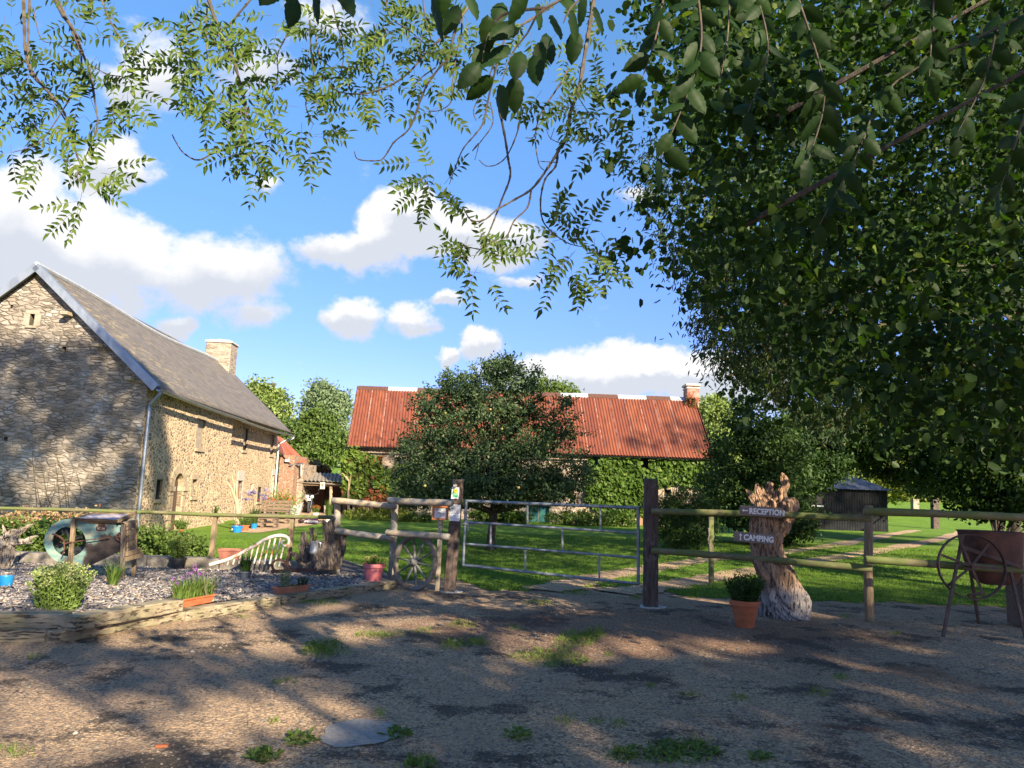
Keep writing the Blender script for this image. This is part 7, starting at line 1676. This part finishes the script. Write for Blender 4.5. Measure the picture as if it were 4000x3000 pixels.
# welcome sign
wc_ = P(1217, 2036, 13.12); o = thing('welcome_sign', 'small plum arrow-shaped board reading welcome, hanging from the fence rail', 'sign', wc_); kw = 13.12/F; m = MB()
m.prism([wc_+Vector((x*kw, 0, z*kw)) for x, z in ((-27, -10), (20, -12), (30, 0), (20, 12), (-27, 9))], (0, .015, 0)); m.build('board', M_PLUM, o)
text('lettering', 'welcome', 16.5*kw, Matrix.Translation(wc_+Vector((-2.5*kw, -.002, 0))) @ Matrix.Rotation(R(90), 4, 'X'), M_WHITE, o, .001, .0005, .92)
m = MB(); m.tube([wc_+Vector((-15*kw, .01, 10*kw)), P(1228, 2012, 13.1), wc_+Vector((14*kw, .01, 11*kw))], .003, 5); m.tube([wc_+Vector((-50*kw, 0, -3*kw)), wc_+Vector((-40*kw, 0, 0)), wc_+Vector((-28*kw, 0, -2*kw))], [.03, .035, .02], 8, rough=.2); m.build('hanger', M_RUSTD, o)
# left driftwood root
rY = 12.2
def Q_(x, y, dd=0): return P(x/2.212, 1900+y/2.212, rY+dd)
o = thing('driftwood_root', 'pale bleached driftwood root with spiky branches at the left edge', 'driftwood', (Q_(20, 680).x, rY, .1)); m = MB(); k = rY/F/2.212
gnarl(m, [Q_(-60, 720), Q_(-10, 640), Q_(50, 520), Q_(100, 440), Q_(150, 400)], [100*k, 95*k, 75*k, 60*k, 34*k], 26, .2, 21, .8)
for i, (pl_2, r_) in enumerate((([(120, 420), (190, 380), (240, 345), (290, 325)], 30), ([(110, 470), (200, 480), (260, 450), (325, 425)], 30), ([(60, 440), (40, 390), (20, 330)], 24), ([(0, 560), (-60, 500), (-80, 430)], 60), ([(200, 480), (240, 490), (290, 480)], 12), ([(150, 400), (170, 375), (180, 350)], 12))):
    gnarl(m, [Q_(*p, -.05*i) for p in pl_2], [r_*k, r_*.7*k, r_*.45*k, 3*k], 12, .25, 22+i)
m.build('root', M_BLEACH, o, True)
# stair railing
hY = 12.45
def H_(cx_, cy_, dd=0): return P(800+cx_/3.687, 1950+cy_/3.687, hY+dd)
o = thing('stair_railing', 'curved white stair railing with rusty balusters leaning at the back of the garden', 'railing', (H_(700, 960).x, hY, .1))
hp = [(70, 945), (180, 912), (330, 868), (500, 790), (640, 712), (780, 630), (900, 565), (1020, 528), (1100, 522), (1160, 535)]
m = MB(); pts = smooth_path([H_(*p) for p in hp], 60); rings = []
for i, p in enumerate(pts):
    t = (pts[min(i+1, len(pts)-1)]-pts[max(i-1, 0)]).normalized(); nn = Vector((-t.z, 0, t.x)); rings.append([p+nn*a_*.026+Vector((0, b_*.03, 0)) for a_, b_ in ((-1, -.7), (-.6, -1), (.6, -1), (1, -.6), (1, .6), (.6, 1), (-.6, 1), (-1, .7))])
m.loft(rings); m.build('handrail', M_CREAM, o, True)
m = MB(); sp2 = smooth_path([H_(*p) for p in ((1150, 532), (1195, 560), (1212, 605), (1195, 650), (1155, 672), (1115, 655), (1103, 620), (1125, 598), (1150, 606))], 60); m.tube(sp2, [.026, .024, .022, .02, .018, .016, .015], 10); m.build('scroll', M_CREAM, o, True)
for (x0, y0, x1, y1) in ((1130, 690, 1065, 968), (1095, 535, 1003, 945), (1020, 545, 935, 928), (940, 575, 853, 932), (862, 605, 780, 930), (783, 645, 708, 922), (693, 700, 645, 880), (604, 748, 575, 885), (515, 800, 490, 930), (430, 850, 405, 935), (345, 878, 322, 950), (262, 905, 250, 940), (180, 925, 172, 950)):
    m = MB(); a = H_(x0, y0, .01); b = H_(x1, y1, .03); m.tube([a, a.lerp(b, .5), b], [.015, .014, .016], 8, rough=.05); m.build('baluster', M_CREAM, o, True)
m = MB(); m.tube(smooth_path([H_(*p, .05) for p in ((1195, 520), (1235, 510), (1255, 480), (1240, 445), (1205, 435), (1190, 455))], 20), .009, 7); m.build('hook', M_RUST, o, True)
# rusty plough share piece
iY = 12.0
def I_(cx_, cy_, dd=0): return P(800+cx_/3.687, 1950+cy_/3.687, iY+dd)
o = thing('rusty_ironwork', 'rusty iron ring joined to an upright spike and long foot bar in the garden', 'ironwork', (I_(1190, 1030).x, iY, .12)); m = MB(); rings = []
for kk in range(37):
    a = 2*math.pi*kk/36; c_ = I_(1072+102*math.cos(a), 958-88*math.sin(a)); d_ = Vector((math.cos(a), 0, math.sin(a)))*.014; rings.append([c_-d_+Vector((0, -.02, 0)), c_+d_+Vector((0, -.02, 0)), c_+d_+Vector((0, .02, 0)), c_-d_+Vector((0, .02, 0))])
m.loft(rings, False); m.build('ring', M_RUST, o, True)
m = MB(); gn = smooth_path([I_(*p) for p in ((1195, 1040), (1188, 960), (1192, 860), (1208, 800), (1202, 735))], 16); m.tube(gn, [.028, .026, .022, .018, .006], 8); m.build('spike', M_RUST, o, True)
m = MB(); m.bar(I_(960, 1040), I_(1600, 1022), .05, .05); m.bar(I_(1180, 1000), I_(1600, 1000), .01, .012); m.build('foot_bar', M_RUST, o)
# ---------------------------------------------------------------- root slicer with flywheel
cy = G(3685, 2490).y
def Z_(cx_, cy_, dd=0): return P(3100+cx_/2.073, 1800+cy_/2.073, cy+.25+dd)
o = thing('root_slicer', 'rusty iron root slicer with hopper and spoked flywheel at the right edge', 'farm machine', (Z_(1500, 1400).x, cy+.3, 0))
k = (cy+.25)/F/2.073
def oval(cx_, cy_, w_, d_, n=28, dd=0): c_ = Z_(cx_, cy_, dd); return [c_+Vector((w_*k*math.copysign(abs(math.cos(t))**.6, math.cos(t)), d_*math.copysign(abs(math.sin(t))**.6, math.sin(t)), 0)) for t in np.linspace(0, 2*math.pi, n, endpoint=False)]
m = MB(); hd = .35
m.loft([oval(1630, 1000, 95, .10, dd=hd), oval(1640, 975, 150, .16, dd=hd), oval(1625, 880, 195, .22, dd=hd), oval(1600, 700, 215, .27, dd=hd), oval(1590, 575, 223, .29, dd=hd), oval(1590, 575, 217, .28, dd=hd), oval(1600, 700, 208, .26, dd=hd), oval(1625, 880, 188, .21, dd=hd)], False)
m.add(oval(1630, 1000, 95, .10, dd=hd), [tuple(range(28))]); m.build('hopper', M_RUST, o, True)
m = MB(); rr3 = oval(1590, 573, 226, .295, dd=hd); m.tube(rr3+[rr3[0], rr3[1]], .009, 6, cap=False); m.build('hopper_lip', M_RUSTD, o, True)
wc3 = Z_(1440, 856, -.03); wR = 252*k; wn3 = Vector((-.12, -1, .02))
nv = wn3.normalized(); uu = (Vector((0, 0, 1))-nv*nv.z).normalized(); vv3 = nv.cross(uu); m = MB(); rings = []
for kk in range(61):
    t = 2*math.pi*kk/60; dd = vv3*math.cos(t)+uu*math.sin(t); rings.append([wc3+dd*(wR-.012)-nv*.03, wc3+dd*wR-nv*.032, wc3+dd*wR+nv*.032, wc3+dd*(wR-.012)+nv*.03])
m.loft(rings, False); m.build('flywheel_rim', M_RUSTD, o, True)
for kk, a in enumerate((110, 52, 18-40+20, -70, -140, 160)):
    t = R(a); dd = vv3*-math.cos(t)*-1+uu*math.sin(t)*1; dd = Vector((math.cos(t), 0, math.sin(t))); dd = (dd-nv*dd.dot(nv)).normalized(); m = MB(); m.bar(wc3, wc3+dd*(wR-.01), .03, .01, nv); m.build('spoke', M_RUSTD, o)
m = MB(); m.tube([wc3+nv*.05, wc3-nv*.35], .02, 10); m.build('axle', M_RUSTD, o, True)
m = MB(); q = Z_(1495, 1075, -.06); m.tube([q, q+Vector((0, -.03, 0))], .012, 8); m.tube([q+Vector((.02, -.04, .01)), q+Vector((-.17, -.06, -.02))], [.02, .022, .018], 10); m.build('crank_handle', M_RUST, o, True)
for (x0, y0, x1, y1, dd0, dd1) in ((1370, 600, 1210, 1425, .1, -.2), (1760, 900, 1880, 1430, .1, -.2), (1400, 700, 1500, 1300, .7, .9), (1800, 700, 1840, 1300, .7, .9)):
    m = MB(); a = Z_(x0, y0, dd0); b = Z_(x1, y1, dd1); b.z = 0; m.bar(a, b, .04, .025, (0, 1, 0), .003); m.build('leg', M_RUSTD, o)
m = MB(); m.bar(Z_(1340, 690, .05), Z_(1850, 860, .05), .03, .05); m.build('cross_brace', M_RUSTD, o)
q = G(3960, 2470); o = thing('slatted_crate', 'weathered slatted wooden crate standing behind the root slicer at the right edge', 'crate', (q.x+.05, q.y+.35, 0))
for kk in range(6):
    m = MB(); m.box((q.x+.56, q.y+.30, .07+kk*.115), (.42, .03, .095)); m.build('slat', M_PALLET, o)
m = MB(); m.box((q.x+.56, q.y+.5, .36), (.40, .34, .68)); m.build('box', M_PALLET, o)
# ---------------------------------------------------------------- things by the house
def pallet_bench(px, py, lab, w_=.95, rz=0, back=True):
    b = G(px, py, .02); o = thing('pallet_bench', lab, 'bench', (b.x, b.y, .02)); Mr = Matrix.Rotation(rz, 3, 'Z'); B = Vector((b.x, b.y, .02))
    def bx_(n, c_, s_): m = MB(); m.box(B+Mr @ Vector(c_), s_, Mr); m.build(n, M_PALLET, o)
    for z in (.0, .15, .30): 
        for y in (.05, .3, .55): bx_('slat', (0, y, z+.02), (w_, .1, .025))
        for x in (-w_/2+.06, 0, w_/2-.06): bx_('block', (x, .3, z+.085), (.1, .6, .09))
    bx_('seat', (0, .3, .46), (w_, .62, .03))
    if back:
        for z in (.55, .68, .81): bx_('back_slat', (0, .62, z), (w_, .03, .1))
        for x in (-w_/2+.06, w_/2-.06): bx_('back_post', (x, .66, .62), (.06, .05, .5))
    return o
pallet_bench(1022, 2063, 'bench of stacked brown pallets nearest the agapanthus, front one', .95, .15, False); pallet_bench(1064, 2046, 'second pallet bench with slatted back, behind the front one', 1.1, .15)
b = G(1135, 2015, .02); o = thing('zinc_tub', 'pale zinc slipper bath used as a planter in front of the open shed', 'tub', (b.x, b.y, .02)); m = MB(); rings = []
for (z, sc_, l0) in ((0, .78, 0), (.2, .9, .02), (.42, 1, .05), (.46, 1.03, .06)):
    rings.append([Vector((b.x+l0+.5*sc_*math.cos(t), b.y+.28*sc_*math.sin(t), .04+z+(.18*max(0, math.cos(t))**2 if z > .3 else 0))) for t in np.linspace(0, 2*math.pi, 28, endpoint=False)])
rings += [[v+(Vector((b.x, b.y, v.z))-v)*.05 for v in rings[-1]], [v+(Vector((b.x, b.y, v.z))-v)*.08-Vector((0, 0, .12)) for v in rings[-1]]]
m.loft(rings); m.build('basin', M_ZINCL, o, True)
m = MB(); m.lathe((b.x, b.y, .02), [(.3, 0), (.34, 0), (.3, .06)], 16); m.build('foot', M_ZINC, o)
# pale bare trunk against the house
wy_ = 24.5
o = thing('bare_climber', 'smooth pale bare trunk forking in front of the farmhouse wall', 'climbing plant', (P(925, 2060, wy_).x, wy_, 0)); m = MB()
a = P(925, 2060, wy_); a.z = 0; m.tube([a, P(930, 2000, wy_), P(925, 1960, wy_), P(905, 1910, wy_+.2), P(885, 1880, wy_+.4)], [.085, .08, .07, .045, .02], 10, rough=.06); m.tube([P(925, 1960, wy_), P(915, 1900, wy_+.2), P(905, 1850, wy_+.4)], [.06, .035, .015], 8); m.tube([P(930, 1990, wy_), P(924, 1920, wy_), P(921, 1880, wy_+.3)], [.03, .02, .012], 6)
m.build('trunk', M_PALEBARK, o, True)
# motorcycle, seen from the front
mY = 38.6; b = P(1203, 1975, mY); o = thing('motorcycle', 'dark motorcycle seen from the front, parked inside the open shed', 'motorcycle', (b.x, mY, 0)); M_T = M2('tyre', (.02, .02, .02), (.04, .04, .04), 9, .8, 0)
def torus(c, R1, r_, ax, mat, name, par):
    mm = MB(); nv_ = Vector(ax).normalized(); u_ = (Vector((0, 0, 1))-nv_*nv_.z).normalized(); v_ = nv_.cross(u_); rings = []
    for kk in range(33):
        t = 2*math.pi*kk/32; dd = v_*math.cos(t)+u_*math.sin(t); rings.append([c+dd*(R1+r_*math.cos(s))+nv_*r_*math.sin(s) for s in np.linspace(0, 2*math.pi, 8, endpoint=False)])
    mm.loft(rings, False); return mm.build(name, mat, par, True)
for (dx_, dyy) in ((.05, 0), (-.25, 1.35)):
    c_ = Vector((b.x+dx_, mY+dyy, .31)); wl = torus(c_, .26, .055, (1, .15, 0), M_T, 'wheel', o); torus(c_, .2, .012, (1, .15, 0), M_GALV, 'rim', wl)
c_ = Vector((b.x+.05, mY, .31))
m = MB(); m.tube([c_+Vector((-.09, 0, 0)), c_+Vector((-.1, .25, .6))], .02, 6); m.tube([c_+Vector((.09, 0, 0)), c_+Vector((.08, .25, .6))], .02, 6); m.build('fork', M_GALV, o, True)
m = MB(); m.tube([c_+Vector((-.42, .3, .75)), c_+Vector((-.2, .22, .66)), c_+Vector((.18, .22, .66)), c_+Vector((.40, .3, .75))], .014, 6); m.build('handlebar', M_BLACK, o, True)
for s_ in (-1, 1):
    m = MB(); m.lathe(c_+Vector((.12*s_-.02, .08, .56)), [(.001, .0), (.075, .01), (.085, .05), (.04, .12)], 16, Matrix.Rotation(R(-90), 3, 'X').to_3x3()); m.build('headlight', M_WHITE, o, True)
m = MB(); m.box(c_+Vector((-.02, -.02, .42)), (.18, .02, .11)); m.build('front_plate', M_WHITE, o)
m = MB(); m.loft([[Vector((c_.x-.12+w2*math.cos(t), c_.y+y_, zz+h2*math.sin(t))) for t in np.linspace(0, 2*math.pi, 12, endpoint=False)] for (y_, zz, w2, h2) in ((.2, .85, .06, .05), (.4, .88, .16, .13), (.75, .8, .15, .12), (1.0, .75, .12, .06), (1.5, .82, .1, .05))]); m.build('tank_and_seat', M_BLACK, o, True)
m = MB(); m.box(c_+Vector((-.1, .65, .12)), (.34, .4, .36), None, .05); m.build('engine', M_DARKTIN, o)
for s_ in (-1, 1):
    m = MB(); m.tube([c_+Vector((.3*s_, .28, .72)), c_+Vector((.38*s_, .26, .9))], .006, 5); m.lathe(c_+Vector((.38*s_, .26, .93)), [(.001, -.05), (.045, -.02), (.045, .02), (.001, .05)], 10); m.build('mirror', M_BLACK, o)
b = P(1250, 1975, 38); o = thing('white_bucket', 'white plastic bucket standing inside the open shed right of the motorcycle', 'bucket', (b.x, 39.6, 0)); pot_mb(Vector((b.x, 39.6, 0)), .16, .2, .42).build('body', M_WHITE, o, True)
m = MB(); m.tube([Vector((b.x-.2, 39.6, .4)), Vector((b.x, 39.45, .25)), Vector((b.x+.2, 39.6, .4))], .006, 5); m.build('handle', M_GALV, o)

# ---------------------------------------------------------------- grass, weeds, stones
N = 230000; x = rng.uniform(-14, 16, N); y = 10.5+rng.uniform(0, 1, N)**1.5*17
e = np.interp(x, ex, ey)+wob(x)*(x > -3.2); ok = y > e-.05+rng.normal(size=N)*.08
rt_ = np.array(RUTS)
for j in range(0, len(rt_), 2): ok &= ((x-rt_[j, 0])**2+(y-rt_[j, 1])**2) > (rt_[j, 2]*.8)**2
ok &= ~((x < -4) & (y > 21))
x = x[ok]; y = y[ok]; N = len(x); zz = tz(x, y)+.008; h_ = rng.uniform(.025, .06, N)*(1+.5*(np.abs(y-e[ok]) < .4)); a = rng.uniform(0, 6.28, N); w_ = rng.uniform(.003, .006, N)*(1+y*.03)
lx_ = rng.normal(size=N)*.5*h_; ly_ = rng.normal(size=N)*.5*h_
V = np.stack([np.stack([x-w_*np.cos(a), y-w_*np.sin(a), zz], -1), np.stack([x+w_*np.cos(a), y+w_*np.sin(a), zz], -1), np.stack([x+lx_, y+ly_, zz+h_], -1)], 1).reshape(-1, 3)
tag(npmesh('grass', V, np.arange(len(V)), 3, L_GRASS), 'short mown lawn grass behind the fence and gate', 'grass', kind='stuff')
WEED = [(1275, 2535, 95, 38, 1), (1235, 2545, 60, 25, 1), (1455, 2482, 80, 14, 1), (1540, 2478, 50, 14, .7), (1772, 2520, 55, 22, 1), (1862, 2512, 45, 18, 1), (1800, 2440, 60, 20, .8), (1660, 2465, 50, 14, .7), (1257, 2350, 70, 16, .9), (1180, 2345, 40, 12, .8), (1175, 2892, 60, 30, .9), (1030, 2950, 60, 30, .9), (1555, 2868, 55, 24, .9), (1636, 2985, 80, 26, 1), (1483, 2788, 32, 18, .7), (54, 2935, 90, 32, .9), (1080, 2668, 24, 10, .6), (1065, 2818, 24, 12, .6), (1130, 2660, 30, 12, .3),
        (2163, 2568, 130, 40, 1), (2244, 2500, 80, 34, 1.2), (2320, 2478, 45, 24, 1.3), (2045, 2562, 60, 16, .8), (2108, 2354, 60, 12, .9), (2244, 2313, 60, 12, .9), (2488, 2336, 34, 9, .8), (2895, 2724, 60, 14, .7), (3202, 2708, 50, 18, .7), (3288, 2650, 50, 14, .7), (2705, 2715, 40, 12, .5), (2425, 2950, 60, 30, .8), (2018, 2868, 60, 30, .9), (2208, 2815, 50, 22, .6), (3306, 2408, 34, 10, .5), (2620, 2950, 190, 50, .8), (2720, 2920, 90, 30, 1), (2970, 2960, 50, 20, .8), (1850, 2500, 24, 8, .5), (2380, 2560, 20, 8, .5), (2010, 2450, 40, 12, .5), (840, 2330, 30, 8, .4), (950, 2410, 30, 6, .5), (130, 2568, 40, 8, .3), (2540, 2680, 22, 12, .5), (2420, 2830, 40, 18, .5), (2330, 2820, 30, 12, .4), (3500,2475,26,8,.4)]
V = []; f = []
for (px, py, rx, ry, dn) in WEED:
    c_ = G(px, py); kk = c_.y/F; area = (rx*kk)*(abs(G(px, py-ry).y-G(px, py+ry).y)/2)
    for _ in range(int(24+min(800, area*4200)*dn)):
        a = rng.uniform(0, 6.28); q = rng.uniform(0, 1)**.65; p = G(px+rx*q*math.cos(a)*(1+.2*math.sin(a*3)), py+ry*q*math.sin(a)); l = rng.uniform(.015, .045)*(1.2 if dn >= 1 else .9); ang = rng.uniform(0, 6.28); w_ = .0028; lean = Vector((rng.normal()*.5*l, rng.normal()*.5*l, l)); s_ = Vector((math.cos(ang), math.sin(ang), 0))*w_
        n0 = len(V); V += [p-s_, p+s_, p+lean*.6+s_*.8, p+lean+Vector((lean.x, lean.y, 0))*.3]; f += [n0, n0+1, n0+2, n0+3]
W1_ = npmesh('weeds', [tuple(v) for v in V], f, 4, leafmat('weed_blades', (.13, .22, .03), (.25, .33, .07), (.33, .27, .12), .35, .6, .85)); tag(W1_, 'scattered tufts of grass growing through the gravel yard', 'weeds', kind='stuff')
LF = []
for (px, py, rx, ry, n) in [(2640, 2940, 170, 45, 170), (2330, 2480, 40, 26, 30), (2240, 2590, 50, 14, 20), (1250, 2530, 80, 28, 30), (1555, 2868, 50, 22, 40), (1175, 2892, 50, 26, 40), (1030, 2955, 60, 30, 50), (2440, 2950, 50, 30, 40), (2970, 2960, 50, 16, 24), (2020, 2870, 60, 24, 30), (1640, 2985, 70, 20, 30)]:
    for _ in range(n):
        a = rng.uniform(0, 6.28); q = rng.uniform(0, 1)**.6; p = G(px+rx*q*math.cos(a), py+ry*q*math.sin(a)); LF.append((p.x, p.y, .004))
W2_ = foliage('broadleaf_weeds', leaf_geo(np.array(LF), .055, .38, 'oval', dirs=unit(np.stack([rng.normal(size=len(LF)), rng.normal(size=len(LF)), np.full(len(LF), .35)], -1)), spread=.1, nb=(0, 0, 2.5)), L_MID, None); tag(W2_, 'broad-leaved dandelion and plantain weeds in the foreground gravel', 'weeds', kind='stuff')
# loose stones
N = 15000; yy_ = 3.2+rng.uniform(0, 1, N)**1.3*9; xx_ = rng.uniform(-1, 1, N)*(yy_*.75+1); r_ = rng.uniform(.004, .011, N)*(1+1.2*(rng.uniform(size=N) > .95))
ok = np.array([not inpoly(a, b, bxy) for a, b in zip(xx_, yy_)]); xx_, yy_, r_ = xx_[ok], yy_[ok], r_[ok]; N = len(xx_)
base = np.array([(1, 0, 0), (.3, .9, 0), (-.8, .6, 0), (-.9, -.5, 0), (.2, -1, 0), (.1, .1, .75)])
jit = 1+rng.uniform(-.35, .35, (N, 6, 1)); V = base[None]*jit*r_[:, None, None]; V[..., 0] *= 1.3; ang = rng.uniform(0, 6.28, N); cs, sn = np.cos(ang)[:, None], np.sin(ang)[:, None]
V = np.stack([V[..., 0]*cs-V[..., 1]*sn+xx_[:, None], V[..., 0]*sn+V[..., 1]*cs+yy_[:, None], V[..., 2]+.001], -1)
f = (np.array([0, 1, 5, 1, 2, 5, 2, 3, 5, 3, 4, 5, 4, 0, 5])[None]+6*np.arange(N)[:, None]).reshape(-1)
M_ST = chipmat('loose_stone', [(0, (.20, .17, .135)), (.25, (.10, .085, .07)), (.5, (.27, .225, .17)), (.72, (.16, .12, .085)), (.93, (.36, .32, .27)), (.97, (.2, .13, .08))])
tag(npmesh('loose_stones', V.reshape(-1, 3), f, 3, M_ST), 'loose gravel stones strewn over the yard', 'stones', kind='stuff')
N = 5200; yy_ = 3.2+rng.uniform(0, 1, N)*7.5; xx_ = rng.uniform(-.25, 1, N)*(yy_*.72+.5); ok = np.array([not inpoly(a, b, bxy) for a, b in zip(xx_, yy_)])
W3_ = foliage('leaf_litter', leaf_geo(np.stack([xx_[ok], yy_[ok], np.full(ok.sum(), .006)], -1), .022, .45, 'kite', bias=(0, 0, 0), spread=1, nb=(0, 0, 3)), L_DRY, None); tag(W3_, 'dry fallen leaves and bits of bark on the right side of the yard', 'leaf litter', kind='stuff')
for (x, y, x1, y1, lb) in ((3443, 2925, 3550, 2965, 'long dry stick lying on the gravel in the right foreground'), (3380, 2447, 3412, 2456, 'small pale bone-like stick at the foot of the right fence post')):
    a = G(x, y, .01); b = G(x1, y1, .012); m = MB(); m.tube([a, a.lerp(b, .4)+Vector((.01, .01, .006)), b], [.005, .006, .004], 6, rough=.15); o = m.build('dry_stick', M_PALEBARK, None, True); tag(o, lb, 'stick')
q = G(632, 2918); m = MB(); m.box((q.x, q.y, .006), (.075, .035, .016), Matrix.Rotation(.2, 3, 'Z'), .004); o = m.build('brick_chip', M_TERRA); tag(o, 'small reddish brick chip lying in the sunny left foreground', 'brick chip')
